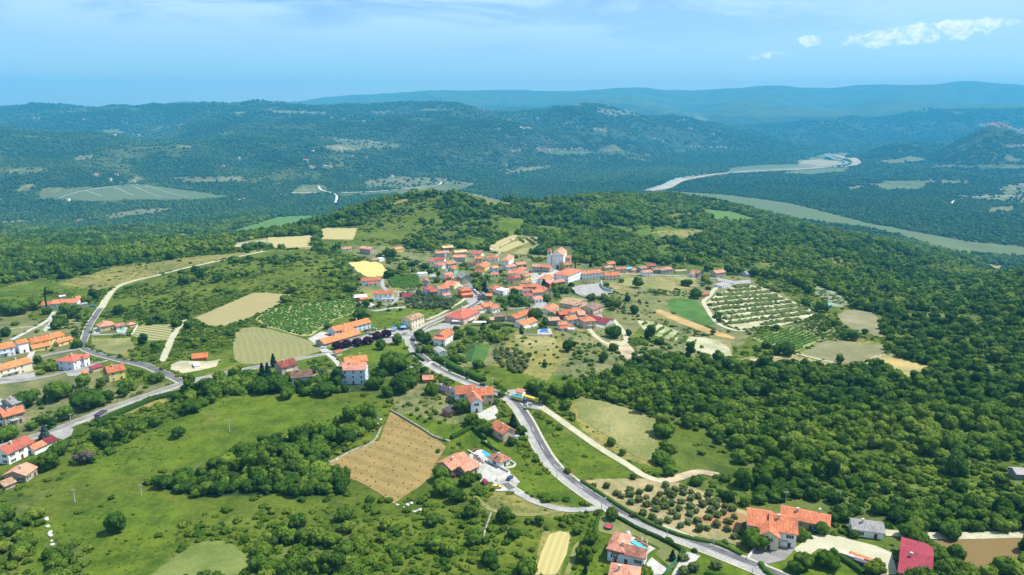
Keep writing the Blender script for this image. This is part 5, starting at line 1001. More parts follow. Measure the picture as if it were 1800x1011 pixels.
wall('retaining wall of the sports court', [1005,507,1014,518,1034,525,1054,522,1077,515], 1.2, .25, M_kerb, 'retaining_wall'); wall('tall mesh fence of the sports court', [1058,496,1056,503,1064,511,1077,514], 2.6, .04, M_met, 'mesh_fence', 'fence'); wall('pale wall between forecourt and olive grove', [1313,985,1330,960], .8); wall('long stone wall behind the lower village houses', [876,546,900,545,925,543,940,545], 1.5, .3, M_stone, 'stone_wall')
wall('white roadside rail along the lower road', [128,746,150,741,176,738,200,727,230,714,252,704], .5, .08, M_kerb, 'guard_rail', 'rail')
# parasols, loungers, trampoline, barbecue
def at_px(px, py, name, label, cat, group=None, rz=0): p = U(px, py); e = empty(name, (p[0], p[1], p[2] + .15), R(rz)); tag(e, label, cat, group); return e
for i, (x_, y_) in enumerate([(1128,955),(1137,960),(842,802),(846,808)]):
    e = at_px(x_, y_, 'parasol', ['left folded white parasol by the turquoise pool', 'right folded white parasol by the turquoise pool', 'upper cream parasol on the blue pool terrace', 'lower cream parasol on the blue pool terrace'][i], 'parasol'); b = MB(); b.cyl((0, 0, 0), (0, 0, 2.4), .04, .04, 6); b.build('pole', M_met, e); b = MB()
    b.cyl((0, 0, .9), (0, 0, 2.5), .22, .05, 8) if i < 2 else b.cyl((0, 0, 1.9), (0, 0, 2.4), 1.2, .05, 8); b.build('canopy', M_white, e)
M_br = mat('brown_lounger', (.25, .10, .05), .8)[0]
for i, (x_, y_, a_) in enumerate([(1121,950,-30),(1126,953,-30),(1133,958,-30),(1136,961,-30),(829,795,20),(833,793,20),(838,791,20),(845,812,30),(850,814,30),(836,806,30)]):
    e = at_px(x_, y_, 'sun_lounger', 'brown sun lounger beside the turquoise pool' if i < 4 else 'brown sun lounger on the blue pool terrace', 'sun lounger', 'loungers by the turquoise pool' if i < 4 else 'loungers by the blue pool', a_)
    b = MB(); b.box(-.9, .5, -.3, .3, .25, .36); b.quad([(.5, -.3, .36), (1.0, -.3, .75), (1.0, .3, .75), (.5, .3, .36)]); b.build('seat', M_br, e); b = MB(); [b.box(x, x + .08, y, y + .08, 0, .25) for x in (-.85, .4) for y in (-.28, .2)]; b.build('leg', M_br, e)
e = at_px(1070, 929, 'trampoline', 'round trampoline with red mat and blue rim on the lawn', 'trampoline'); b = MB()
for k in range(20): a_, c_ = 2 * math.pi * k / 20, 2 * math.pi * (k + 1) / 20; b.quad([(1.1 * math.cos(a_), 1.1 * math.sin(a_), .72), (1.1 * math.cos(c_), 1.1 * math.sin(c_), .72), (1.4 * math.cos(c_), 1.4 * math.sin(c_), .72), (1.4 * math.cos(a_), 1.4 * math.sin(a_), .72)])
b.build('rim', PC['navy'], e); b = MB(); b.quad([(1.1 * math.cos(2 * math.pi * k / 20), 1.1 * math.sin(2 * math.pi * k / 20), .7) for k in range(20)]); b.build('mat', PC['red'], e); b = MB(); [b.cyl((1.3 * math.cos(k * 1.047), 1.3 * math.sin(k * 1.047), 0), (1.3 * math.cos(k * 1.047), 1.3 * math.sin(k * 1.047), 2.1), .04, .04, 5) for k in range(6)]; b.build('post', PC['navy'], e)
e = at_px(1104, 943, 'barbecue', 'white garden barbecue with small tiled hood', 'barbecue'); b = MB(); b.box(-.7, .7, -.4, .4, 0, .9); b.box(-.5, .5, -.3, .4, .9, 1.5); b.cyl((0, .05, 1.5), (0, .05, 2.5), .3, .16, 4); b.build('body', WM['w'], e); b = MB(); b.cyl((0, .05, 2.5), (0, .05, 2.8), .3, .02, 4); b.build('hood', RM['o'], e)
for i, (x_, y_, a_, l_) in enumerate([(796,565,0,3.5),(806,570,10,4.2),(843,572,-10,4.5),(1004+0,584,0,2.2)]):
    e = at_px(x_, y_, 'awning', ['small white awning beside the inn', 'large white awning in front of the inn', 'white awning at the right of the inn', 'white awning under the low orange porches'][i], 'awning'); b = MB(); b.box(-l_, l_, -1.5, 1.5, 2.3, 2.4); b.build('canopy', M_white, e); b = MB(); [b.cyl((x, y, 0), (x, y, 2.3), .06, .06, 5) for x in (-l_ + .2, l_ - .2) for y in (-1.4, 1.4)]; b.build('post', M_met, e)
for i, (x_, y_) in enumerate([(693, 582), (709, 580)]): e = at_px(x_, y_, 'canopy_tent', ['left blue sunshade over the restaurant terrace', 'right blue sunshade over the restaurant terrace'][i], 'tent'); b = MB(); b.cyl((0, 0, 2.0), (0, 0, 2.9), 2.6, .1, 4); b.build('canopy', RM['u'], e); b = MB(); [b.cyl((x, y, 0), (x, y, 2.0), .05, .05, 5) for x in (-1.6, 1.6) for y in (-1.6, 1.6)]; b.build('post', M_met, e)
# the painted trailers at the gravel road
def trailer(px, py, ang, n_, top, label, cab=None):
    e = at_px(px, py, 'trailer', label, 'trailer', None, ang); L_ = 6.6
    b = MB(); b.box(-L_ / 2, L_ / 2, -.9, .9, .55, 1.35); b.build('body', PC['yellow'], e); b = MB(); b.quad([(-L_ / 2, -1, 1.75), (L_ / 2, -1, 1.75), (L_ / 2, 0, 2.15), (-L_ / 2, 0, 2.15)]); b.quad([(L_ / 2, 1, 1.75), (-L_ / 2, 1, 1.75), (-L_ / 2, 0, 2.15), (L_ / 2, 0, 2.15)]); b.build('canopy', top, e)
    b = MB(); [b.cyl((x, y, 1.3), (x, y, 1.8), .05, .05, 5) for x in (-3.1, -1.1, 1.1, 3.1) for y in (-.85, .85)]; b.build('post', M_dark, e)
    for x in (-2.6, -1.8, 1.8, 2.6):
        for y in (-.85, .85): b = MB(); b.cyl((x, y - .12, .35), (x, y + .12, .35), .36, .36, 12); b.build('wheel', M_tyre, e)
    if cab: b = MB(); b.box(L_ / 2 + .3, L_ / 2 + 2.2, -.85, .85, .5, 1.9); b.build('cab', PC[cab], e); b = MB(); b.box(L_ / 2 + 2.2, L_ / 2 + 2.24, -.7, .7, 1.2, 1.75); b.build('windscreen', M_glass, e)
trailer(910, 704, -38, 3, mat('teal_cover', (.05, .26, .28), .6)[0], 'yellow trailer with teal cover nearest the main road', 'navy'); trailer(931, 704, -38, 3, PC['yellow'], 'all yellow trailer with yellow cab on the gravel road', 'yellow')
# timber stacks
for i, (x_, y_, a_, c_) in enumerate([(1512,984,-38,(.42,.17,.08)),(1498,983,-38,(.45,.40,.34)),(1522,995,-38,(.12,.11,.14))]):
    e = at_px(x_, y_, 'timber_stack', ['long stack of orange brick coloured timber in the yard', 'pale narrow stack behind the hedge', 'dark covered stack next to the golden tree'][i], 'stack', None, a_); mm = noisy('timber', c_, .3, 2)
    for r_ in range(3): b = MB(); b.box(-3.4 + r_ * .1, 3.4 - r_ * .15, -.8, .8, r_ * .4, r_ * .4 + .34); b.build('layer', mm, e)
# rocks
def rock(x, y, s, label, group):
    V, F = ICO[2]; rg = np.random.default_rng(int(x * 77) % 9999); V = V * (1 + .18 * np.sin(V @ [4, 3, 5] + rg.random() * 6) + rg.normal(0, .05, len(V)))[:, None] * [s, s * rg.uniform(.6, 1), s * .6]
    o = mesh_np('rock', V, F, M_rock); o.location = (x, y, float(ground(x, y)) + s * .1); tag(o, label, 'rock', group)
M_rock = noisy('limestone', (.55, .53, .47), .3, 1.2)
for x_, y_ in [(82,912),(83,926),(88,935),(88,942),(90,951),(92,958),(82,915),(87,938)]: p = U(x_ + random.uniform(-1, 1), y_); rock(p[0], p[1], random.uniform(.45, .8), 'white limestone rock in the line across the lower left meadow', 'white rocks in the lower left meadow')
for x_, y_ in [(727,900),(733,899),(738,897),(711,893),(716,888),(722,885),(698,888),(580,812),(590,808),(664,745),(668,738)]: p = U(x_ + random.uniform(-1, 1), y_); rock(p[0], p[1], random.uniform(.4, .9), 'pale rock lying at the rim of the brown orchard', 'rocks round the brown orchard')

# ------------------------------------------------------------------ vegetation
def lumps(centers, radii, sub, amp, rg, sq=.85):
    V0, F0 = ICO[sub]; Vs, Fs = [], []
    for i, (c, r) in enumerate(zip(centers, radii)):
        a_ = rg.random(3) * 9; d = 1 + amp * (np.sin(V0 @ [3.1, 5.3, 4.1] * 1.7 + a_[0]) * .5 + np.sin(V0 @ [-6.7, 4.9, 7.9] + a_[1]) * .5 + rg.normal(0, .45, len(V0)))
        Vs.append(V0 * d[:, None] * [r, r, r * sq] + c); Fs.append(F0 + len(V0) * i)
    return np.concatenate(Vs), np.concatenate(Fs)
def leaves(V, F, n_, size, rg, out=.05, droop=.75):
    """small leaf-spray faces standing off a lumpy body"""
    k = rg.integers(0, len(F), n_); w = rg.dirichlet([1, 1, 1], n_); P = (V[F[k]] * w[..., None]).sum(1)
    nn = np.cross(V[F[k, 1]] - V[F[k, 0]], V[F[k, 2]] - V[F[k, 0]]); nn /= np.linalg.norm(nn, axis=1)[:, None] + 1e-9
    P = P + nn * (rg.random((n_, 1)) * out * 2)
    nn = nn * droop + rg.normal(0, .5, (n_, 3)); nn /= np.linalg.norm(nn, axis=1)[:, None]
    a_ = np.cross(nn, rg.normal(0, 1, (n_, 3))); a_ /= np.linalg.norm(a_, axis=1)[:, None] + 1e-9; b_ = np.cross(nn, a_); s = size * (.6 + .8 * rg.random((n_, 1)))
    Q = np.stack([P - a_ * s, P - b_ * s * .6, P + a_ * s, P + b_ * s * .6], 1).reshape(-1, 3); return Q, np.arange(4 * n_).reshape(-1, 4)
def crown(seed, nb=11, sub=2, nl=700, ls=.13, hh=1.25, amp=.16, shape='oak'):
    """unit crown: radius about 1, bottom near 0.15, top near hh"""
    rg = np.random.default_rng(seed); C, Rr = [], []
    if shape == 'cone':
        for i in range(nb):
            f = (i + .5) / nb; a_ = i * 2.4; rr = (1 - f) * .72 + .06; C.append((math.cos(a_) * rr * .45, math.sin(a_) * rr * .45, .15 + f * (hh - .15))); Rr.append(rr * .72 + .05)
    elif shape == 'cypress':
        for i in range(nb): f = (i + .5) / nb; C.append((0, 0, .1 + f * hh)); Rr.append(.95 * math.sin(math.pi * min(.93, .2 + f * .75)) ** .7 * .3 + .04)
    else:
        for i in range(nb):
            a_ = i * 2.39996; f = (i + .5) / nb; rr = .64 * math.sqrt(1 - f * .75) * (.6 + .7 * rg.random()); C.append((math.cos(a_) * rr, math.sin(a_) * rr, .42 + (hh - .85) * f + rg.normal(0, .05))); Rr.append(.25 + .28 * rg.random())
        C.append((rg.normal(0, .1), rg.normal(0, .1), hh * .5)); Rr.append(.58)
    V, F = lumps(np.array(C), Rr, sub, amp, rg); V[:, 2] = np.maximum(V[:, 2], .08)
    if nl: Q, FQ = leaves(V, F, nl, ls, rg); return V, F, Q, FQ
    return V, F, None, None
def leafmat(name, dark, mid, light, nscale=1.6, trans=True):
    m = bpy.data.materials.new(name); m.use_nodes = True; t = m.node_tree; t.nodes.clear(); ou = N(t, 'ShaderNodeOutputMaterial')
    at = N(t, 'ShaderNodeAttribute', attribute_type='INSTANCER'); at.attribute_name = 'tint'; g = N(t, 'ShaderNodeNewGeometry'); oi = N(t, 'ShaderNodeObjectInfo')
    n_ = noise(t, g.outputs['Position'], nscale, 2, .6)
    f = math_n(t, 'ADD', at.outputs['Fac'], math_n(t, 'MULTIPLY', math_n(t, 'SUBTRACT', n_, .5), .9))
    f = math_n(t, 'ADD', f, math_n(t, 'MULTIPLY', math_n(t, 'SUBTRACT', oi.outputs['Random'], .5), .30))
    r = N(t, 'ShaderNodeValToRGB'); L(t, f, r.inputs[0]); e = r.color_ramp.elements; e[0].position = .08; e[0].color = (*dark, 1); e[1].position = .95; e[1].color = (*light, 1)
    x = e.new(.5); x.color = (*mid, 1)
    d = N(t, 'ShaderNodeBsdfDiffuse'); L(t, r.outputs[0], d.inputs[0]); last = d.outputs[0]
    if trans:
        tr = N(t, 'ShaderNodeBsdfTranslucent'); L(t, r.outputs[0], tr.inputs[0]); mx = N(t, 'ShaderNodeMixShader'); mx.inputs[0].default_value = .34
        L(t, last, mx.inputs[1]); L(t, tr.outputs[0], mx.inputs[2]); last = mx.outputs[0]
    L(t, last, ou.inputs['Surface']); return m
M_leaf = leafmat('broad_leaves', (.042, .094, .016), (.105, .185, .022), (.21, .275, .04))
M_bush = leafmat('bush_leaves', (.034, .080, .010), (.080, .145, .014), (.15, .21, .025))
M_leafF = leafmat('far_leaves', (.026, .066, .018), (.062, .118, .022), (.16, .19, .045), .07)
M_olive = leafmat('olive_leaves', (.07, .108, .03), (.12, .165, .05), (.18, .225, .09)); M_con = leafmat('conifer_needles', (.012, .035, .018), (.02, .05, .026), (.04, .075, .035))
M_spr = leafmat('blue_spruce_needles', (.05, .085, .085), (.08, .12, .115), (.12, .16, .16)); M_plum = leafmat('purple_leaves', (.022, .008, .02), (.045, .016, .035), (.075, .03, .05))
M_pink = leafmat('pink_blossom', (.22, .05, .07), (.35, .09, .12), (.45, .16, .17)); M_vine = leafmat('vine_leaves', (.035, .085, .015), (.06, .135, .02), (.10, .18, .03))
M_grey = leafmat('bare_twigs', (.09, .075, .07), (.13, .11, .10), (.17, .15, .14)); M_acacia = leafmat('pale_leaves', (.06, .10, .045), (.10, .15, .07), (.16, .20, .11))
M_hedge = leafmat('hedge_leaves', (.025, .065, .012), (.05, .11, .018), (.085, .16, .025)); M_bark = noisy('bark', (.10, .08, .06), .3, 3)
def proto_arr(spec):
    V, F, Q, FQ = spec
    if Q is None: return V, [F]
    return np.concatenate([V, Q]), [F, FQ + len(V)]
PR_OAK = [crown(s, nb, 2, 950, .12, hh, .22) for s, nb, hh in ((1, 11, 1.5), (2, 7, 1.25), (3, 15, 1.8), (4, 9, 1.45), (5, 6, 2.2), (6, 16, 1.05))]
PR_MID = [crown(s, 7, 1, 90, .22, hh, .2) for s, hh in ((11, 1.4), (12, 1.2), (13, 1.65), (14, 1.4))]
def patch(seed, nb=70):
    rg = np.random.default_rng(seed); a_ = np.arange(nb) * 2.39996; r = np.sqrt((np.arange(nb) + .5) / nb) * .98
    C = np.stack([np.cos(a_) * r, np.sin(a_) * r, .10 + .07 * rg.random(nb)], 1); V, F = lumps(C, .11 + .05 * rg.random(nb), 1, .25, rg, 1.0); return V, F, None, None
PR_FAR = [patch(21), patch(22), patch(23)]; PR_BUSH = [crown(s, 5, 1, 60, .25, .95, .25) for s in (31, 32, 33)]
BATCH = {}
def stuff_of(name, protos, m, P, rot, scl, tint, var):
    B_ = BATCH.setdefault(name, dict(pr=[], mi=[], mats=[], P=[], rot=[], scl=[], tint=[], var=[]))
    if m not in B_['mats']: B_['mats'].append(m)
    k0 = len(B_['pr']); B_['pr'] += protos; B_['mi'] += [B_['mats'].index(m)] * len(protos)
    for k, v in (('P', P), ('rot', rot), ('scl', scl), ('tint', tint), ('var', np.asarray(var) + k0)): B_[k].append(v)
def flush():
    for nm_, B_ in BATCH.items(): stuff_build(nm_, B_['pr'], B_['mats'], B_['mi'], *[np.concatenate(B_[k]) for k in ('P', 'rot', 'scl', 'tint', 'var')])
def stuff_build(name, protos, m, mi, P, rot, scl, tint, var, kind='stuff'):
    """one object: its own tree shapes set out on its own points"""
    Vs = [P]; Fs = []; off = len(P); mm = []; pid = [np.asarray(var, np.int32)]
    for k, sp_ in enumerate(protos):
        V, Fl = proto_arr(sp_); Fs += [f + off for f in Fl]; off += len(V); Vs.append(V); pid.append(np.full(len(V), 100 + k, np.int32)); mm += [np.full(len(f), mi[k], np.int32) for f in Fl]
    tri = [f for f in Fs if f.shape[1] == 3]; qd = [f for f in Fs if f.shape[1] == 4]; ms = np.concatenate([q for f, q in zip(Fs, mm) if f.shape[1] == 3] + [q for f, q in zip(Fs, mm) if f.shape[1] == 4])
    Fl = [np.concatenate(x) for x in (tri, qd) if x]
    o = mesh_np(name, np.concatenate(Vs), Fl, m, False); me = o.data; me.polygons.foreach_set('material_index', ms); n_ = len(me.vertices); n0 = len(P)
    def attr(nm, ty, arr, key='value'):
        a_ = me.attributes.new(nm, ty, 'POINT'); full = np.zeros((n_,) + arr.shape[1:], arr.dtype); full[:n0] = arr; a_.data.foreach_set(key, full.ravel())
    a_ = me.attributes.new('pid', 'INT', 'POINT'); a_.data.foreach_set('value', np.concatenate(pid))
    attr('rot', 'FLOAT', np.asarray(rot, np.float32)); attr('scl', 'FLOAT_VECTOR', np.asarray(scl, np.float32), 'vector'); attr('tint', 'FLOAT', np.asarray(tint, np.float32))
    g = bpy.data.node_groups.new(name + '_scatter', 'GeometryNodeTree'); g.interface.new_socket('Geometry', in_out='INPUT', socket_type='NodeSocketGeometry'); g.interface.new_socket('Geometry', in_out='OUTPUT', socket_type='NodeSocketGeometry')
    gi = N(g, 'NodeGroupInput'); go = N(g, 'NodeGroupOutput'); J = N(g, 'GeometryNodeJoinGeometry')
    def named(nm, ty): a_ = N(g, 'GeometryNodeInputNamedAttribute', data_type=ty); a_.inputs[0].default_value = nm; return [s for s in a_.outputs if s.enabled][0] if False else a_.outputs['Attribute']
    ipid = named('pid', 'INT')
    def sel(v):
        c = N(g, 'FunctionNodeCompare', data_type='INT', operation='EQUAL'); L(g, ipid, c.inputs[2]); c.inputs[3].default_value = v; return c.outputs[0]
    irot = named('rot', 'FLOAT'); iscl = named('scl', 'FLOAT_VECTOR'); cx = N(g, 'ShaderNodeCombineXYZ'); L(g, irot, cx.inputs[2]); er = N(g, 'FunctionNodeEulerToRotation'); L(g, cx.outputs[0], er.inputs[0])
    for k in range(len(protos)):
        a_ = N(g, 'GeometryNodeSeparateGeometry', domain='POINT'); L(g, gi.outputs[0], a_.inputs[0]); L(g, sel(k), a_.inputs[1])
        b_ = N(g, 'GeometryNodeSeparateGeometry', domain='POINT'); L(g, gi.outputs[0], b_.inputs[0]); L(g, sel(100 + k), b_.inputs[1])
        i_ = N(g, 'GeometryNodeInstanceOnPoints'); L(g, a_.outputs[0], i_.inputs['Points']); L(g, b_.outputs[0], i_.inputs['Instance']); L(g, er.outputs[0], i_.inputs['Rotation']); L(g, iscl, i_.inputs['Scale']); L(g, i_.outputs[0], J.inputs[0])
    L(g, J.outputs[0], go.inputs[0]); md = o.modifiers.new('scatter', 'NODES'); md.node_group = g; tag(o, kind=kind); return o
def inst_mesh(spec, name, m):
    V, Fl = proto_arr(spec); o = mesh_np(name, V, Fl, m, False, link=False); me = o.data; bpy.data.objects.remove(o); return me
ME = {}
for i, s in enumerate(PR_OAK): ME['oak%d' % i] = inst_mesh(s, 'crown', M_leaf)
ME['big'] = inst_mesh(crown(41, 20, 2, 1700, .085, 1.35, .16), 'crown', M_leaf); ME['con'] = inst_mesh(crown(42, 13, 2, 900, .09, 2.6, .2, 'cone'), 'crown', M_con)
ME['spr'] = inst_mesh(crown(43, 13, 2, 1100, .08, 2.3, .2, 'cone'), 'crown', M_spr); ME['cyp'] = inst_mesh(crown(44, 9, 2, 500, .07, 2.6, .12, 'cypress'), 'crown', M_con)
ME['plum'] = inst_mesh(crown(45, 10, 2, 700, .12, 1.45), 'crown', M_plum); ME['olive'] = inst_mesh(crown(46, 9, 2, 520, .12, 1.3, .2), 'crown', M_olive); ME['olive2'] = inst_mesh(crown(47, 7, 2, 420, .13, 1.2, .24), 'crown', M_olive)
ME['young'] = inst_mesh(crown(48, 4, 1, 90, .2, 1.9, .3), 'crown', M_olive); ME['pink'] = inst_mesh(crown(49, 8, 2, 500, .12, 1.4), 'crown', M_pink); ME['grey'] = inst_mesh(crown(50, 9, 1, 900, .07, 1.6, .3), 'crown', M_grey)
ME['acacia'] = inst_mesh(crown(51, 11, 2, 700, .12, 1.5), 'crown', M_acacia); ME['bush'] = inst_mesh(crown(52, 6, 2, 380, .16, 1.05, .22), 'foliage', M_bush); ME['oakb'] = inst_mesh(crown(53, 12, 2, 800, .11, 1.55), 'crown', M_bush)
b = MB(); b.cyl((0, 0, -.6), (.03, .02, .55), .075, .05, 6); b.cyl((.03, .02, .5), (.3, .1, .95), .045, .02, 5); b.cyl((.03, .02, .5), (-.25, .2, .95), .04, .02, 5); b.cyl((.03, .02, .5), (.02, -.28, .9), .04, .02, 5)
o = b.build('trunk', M_bark); ME['trunk'] = o.data; bpy.data.objects.remove(o)
def tree(name, label, cat, x, y, r, kind='oak0', hs=1.0, tint=.45, lift=0.0, group=None, rot=None, trunk=True, z=None):
    e = empty(name, (x, y, float(ground(x, y)) if z is None else z), random.uniform(0, 6.28) if rot is None else rot); tag(e, label, cat, group)
    c = bpy.data.objects.new('crown' if trunk else 'foliage', ME[kind]); COL.objects.link(c); c.parent = e; c.scale = (r, r, r * hs); c.location = (0, 0, lift); c['tint'] = float(tint)
    if trunk: t_ = bpy.data.objects.new('trunk', ME['trunk']); COL.objects.link(t_); t_.parent = e; t_.scale = (r, r, r * hs + lift * 1.1)
    return e
def T(px, py, rpx, kind, label, name='tree', cat='tree', hs=1.0, tint=.45, liftf=.15, group=None, trunk=True):
    """one tree whose foot is seen at a photo pixel and whose crown is rpx pixels in radius"""
    p = U(px, py); zc = p[1] * CP + (CAMH - p[2]) * SP; r = rpx * zc / FPX
    m_ = np.array([[px - rpx * 1.1, py - 2], [px + rpx * 1.1, py - 2], [px + rpx * 1.1, py + rpx * .8], [px - rpx * 1.1, py + rpx * .8]]); maskpoly(m_)
    return tree(name, label, cat, p[0], p[1], r, kind, hs, tint, liftf * r, group, trunk=trunk)
T(83,546,4.2,'cyp','tall dark cypress in front of the long white villa','cypress',hs=3.2); T(83,552,9,'oak1','round leafy tree under the dark cypress, left of three'); T(116,550,10,'oak2','broad leafy tree before the arched windows of the long white villa'); T(135,550,9,'oak0','round leafy tree at the right end of the long white villa')
T(152,535,11,'oak1','dark tree behind the blue car'); T(28,552,22,'big','broad dark tree clump at the left edge above the concrete lane',hs=.75); T(60,544,13,'oak2','dark tree touching the left clump by the stone steps')
T(45,715,18,'big','big round dark tree above the lower road near the left edge',hs=1.05,tint=.12); T(100,703,22,'oak3','spreading tree with bushy top in the left gardens'); T(152,718,26,'big','large dark tree clump beside the lower road',tint=.25,hs=.85); T(190,708,11,'oak2','tall tree at the right of the large dark clump',hs=1.2,tint=.25)
T(218,697,9.5,'oak0','dark tree on a hay coloured bank by the lower road',tint=.15,hs=1.15); T(278,671,13,'oak1','bushy tree at the road fork',tint=.4); T(270,668,8,'oak3','smaller tree left of the bushy one at the fork')
T(80,774,12,'spr','blue spruce beside the concrete yard','spruce',hs=1.0,liftf=.02); T(12,772,18,'big','round tree at the left edge below the stone fronted house',tint=.35); T(76,745,13,'oak1','garden tree above the concrete yard'); T(115,738,14,'oak2','tree between the lower road and the hay slope'); T(55,755,9,'oak3','small tree beside the stone fronted house')
T(105,800,16,'oak3','dense tree right of the maroon roofed annex',tint=.3); T(85,825,18,'oak2','leafy tree above the old stone cottage',tint=.3); T(148,815,15,'grey','bare greyish tree on the slope','dead_tree',tint=.5); T(315,768,13,'oak1','solitary round tree in the sloping meadow',tint=.3,hs=1.1)
T(205,935,17,'oak2','solitary dark tree in the lower left meadow',tint=.25,hs=1.25); T(335,725,17,'oakb','large pale green tree at the end of the hedge',hs=.8); T(197,877,6,'bush','single shrub in the sloping meadow near the pale pole','shrub','shrub',trunk=False)
T(462,668,10,'con','tall dark spruce left of the tan house','spruce',hs=1.15); T(471,662,8,'con','second dark spruce right beside the tallest','spruce',hs=1.2); T(481,645,7.5,'con','dark spruce standing alone at the road edge','spruce',hs=1.2)
T(462,690,17,'big','broad dark tree on the bank under the spruces',tint=.2); T(488,688,17,'oak2','dense tree below the tan house',tint=.3); T(505,700,13,'oakb','bright green tree below the grey pink roof'); T(509,664,6.5,'oakb','small bright tree in front of the tan house')
T(573,694,19,'big','wide tree at the foot of the slope left of the tall white block',tint=.3,hs=.8); T(540,695,12,'oak1','round tree left of the wide one on the slope'); T(568,660,8,'acacia','silvery tree in the orchard by the tall white block'); T(553,655,9,'oak0','round orchard tree by the path'); T(660,684,15,'oak3','leafy tree right of the tall white block',tint=.25)
T(690,655,22,'big','huge dark tree between the tall block and the hedged lawn',tint=.2,hs=1.15); T(705,690,18,'oak2','dark tree below the huge one',tint=.2); T(672,668,14,'oak1','dark tree left of the huge one',tint=.15); T(720,680,14,'oak3','dark tree beside the garden path'); T(745,668,8,'oak0','dark tree left of the pink roofed garden hut',tint=.15)
for q,(x_,y_) in enumerate([(594,614),(610,611),(628,608),(646,605),(664,597),(678,593)]): T(x_,y_,9.5,'plum','purple leaved plum tree in the row before the restaurant','plum_tree','tree',group='purple plum trees before the restaurant',hs=1.05)
T(670,614,9.5,'oakb','bright green tree in front of the purple plum trees',hs=1.2); T(699,605,10,'oak0','dark green tree at the right end of the purple row',hs=1.15); T(702,578,6,'oakb','yellow green tree between the awnings',tint=1.0); T(578,578,8,'oak1','tree at the left corner of the white hall'); T(633,562,12,'oak2','tree at the lower corner of the vineyard')
T(737,597,11,'oak0','dark tree casting its shadow over the bend',tint=.15); T(748,606,12,'oak2','second dark tree on the bend',tint=.18); T(801,640,12,'oak3','tree beside the striped green plots',tint=.25); T(805,595,12,'oak1','tree in the garden right of the white gabled house'); T(802,583,6.5,'oak0','small dark tree above that garden',tint=.15)
T(852,522,9,'con','dark spruce beside the small grey stone cottage','spruce',hs=1.15); T(956,507,7,'con','dark spruce on the village lawn','spruce',hs=.9); T(1038,470,4,'con','dark cedar at the edge of the church park','cedar',hs=1.1); T(1011,476,3.4,'cyp','tall cypress beside the ochre house','cypress',hs=2.4); T(1004,505,5.5,'oakb','round topped pine before the school',tint=.3)
T(878,578,8,'oak1','tree under the old stone house'); T(941,562,12,'big','big leafy tree beside the long grey house',tint=.35,hs=1.25); T(1040,529,9,'oakb','big tree at the corner of the sports court',hs=.9); T(1078,593,14,'big','big round dark tree on the loop of the gravel road',tint=.1,hs=1.05); T(1121,506,9.5,'oak0','big tree in the hay meadow under the eastern cluster',tint=.3,hs=1.25); T(1092,497,5.5,'oak1','small round tree in the hay meadow')
T(998,618,9.5,'oak2','tall tree on the slope below the pool',tint=.15,hs=1.3); T(931,627,5,'oak0','lone small tree in the dry orchard'); T(958,645,6,'oakb','lone tree at the woodland edge below the dry orchard'); T(1224,525,12,'oak1','dark tree beside the green crop',tint=.1,hs=.85); T(1208,503,10,'oak3','dark tree below the terrace house',tint=.15,hs=.8)
T(1263,567,5,'oak0','small dark tree at the foot of the terraces',tint=.15); T(1325,487,9,'oak2','dark tree in front of the grey roofed barn',tint=.2); T(1382,625,13,'oak2','dark tree at the corner of the green vineyard',tint=.2); T(1365,622,12,'oak1','dark tree next to the corner tree',tint=.2); T(1346,612,9,'oak3','tree at the edge of the green vineyard'); T(1365,581,6.5,'oak0','round tree between terraces and vineyard',tint=.2)
T(1253,588,5.5,'oak0','round tree on the strip below the terraces',tint=.3); T(1520,587,7,'oak1','round tree in the fallow field',tint=.3); T(1500,598,10,'oak2','tree of the small grove at the fallow field',tint=.25); T(1486,596,9,'oak3','left tree of the small grove at the fallow field',tint=.2); T(1395,640,7,'oak1','lone tree on the sandy track',tint=.15)
T(1167,766,19,'big','large solitary tree at the edge of the tan meadow',tint=.3,hs=.9); T(1074,783,8,'oak2','tree beside the white gravel road',tint=.35); T(1094,800,7,'oak0','tree leaning over the white gravel road'); T(1112,842,7,'oak1','small dark tree at the end of the green triangle',tint=.2)
T(775,845,15,'oak2','leafy tree at the left corner of the stone villa',tint=.4); T(780,868,19,'big','large tree below the stone villa',tint=.35); T(802,882,17,'oak1','dark tree right of the large one below the stone villa',tint=.2); T(823,852,14,'oakb','bright tree before the stone villa'); T(840,842,8,'oak1','small round tree by the stone villa yard')
T(852,850,6.5,'pink','pink flowering shrub beside the yard','flowering_shrub','shrub',hs=.9,liftf=.0); T(798,839,4.5,'pink','crimson flowering shrub at the stone villa wall','flowering_shrub','shrub',tint=.1,liftf=0); T(836,891,8.5,'oakb','tree casting a round shadow on the mown grass',hs=1.2); T(901,911,5.5,'oakb','small tree by the field track'); T(948,921,10,'oakb','round bright tree in the lower meadow'); T(770,795,5,'bush','shrub at the orchard corner','shrub','shrub',trunk=False)
T(855,763,15,'oak1','tree below the large white villa',tint=.35); T(830,748,13,'oakb','leafy tree under the terrace wall'); T(812,725,14,'oak2','dark tree left of the large white villa',tint=.3); T(902,752,11,'con','dark cedar by the bend of the road','cedar',hs=.85); T(915,763,10,'oakb','bushy tree right of the dark cedar',tint=.35); T(882,698,7,'oak0','round tree at the villa gate'); T(885,752,9,'oak3','tree behind the orange roofed cottage'); T(900,782,10,'oak1','round tree in front of the orange roofed cottage',tint=.3)
T(1075,913,11,'oak2','round tree at the hedge of the blue villa',tint=.35,hs=1.1); T(1038,955,13,'oakb','bright tree beside the blue villa',hs=1.15,tint=.4); T(1026,985,16,'oakb','large bright tree left of the blue villa',hs=1.1); T(1013,938,9,'oak3','dark bush tree above the barley strip'); T(1029,1008,6,'con','young spruce on the blue villa lawn','spruce',hs=1.1); T(1025,980,4,'bush','round shrub on the blue villa lawn','shrub','shrub',trunk=False)
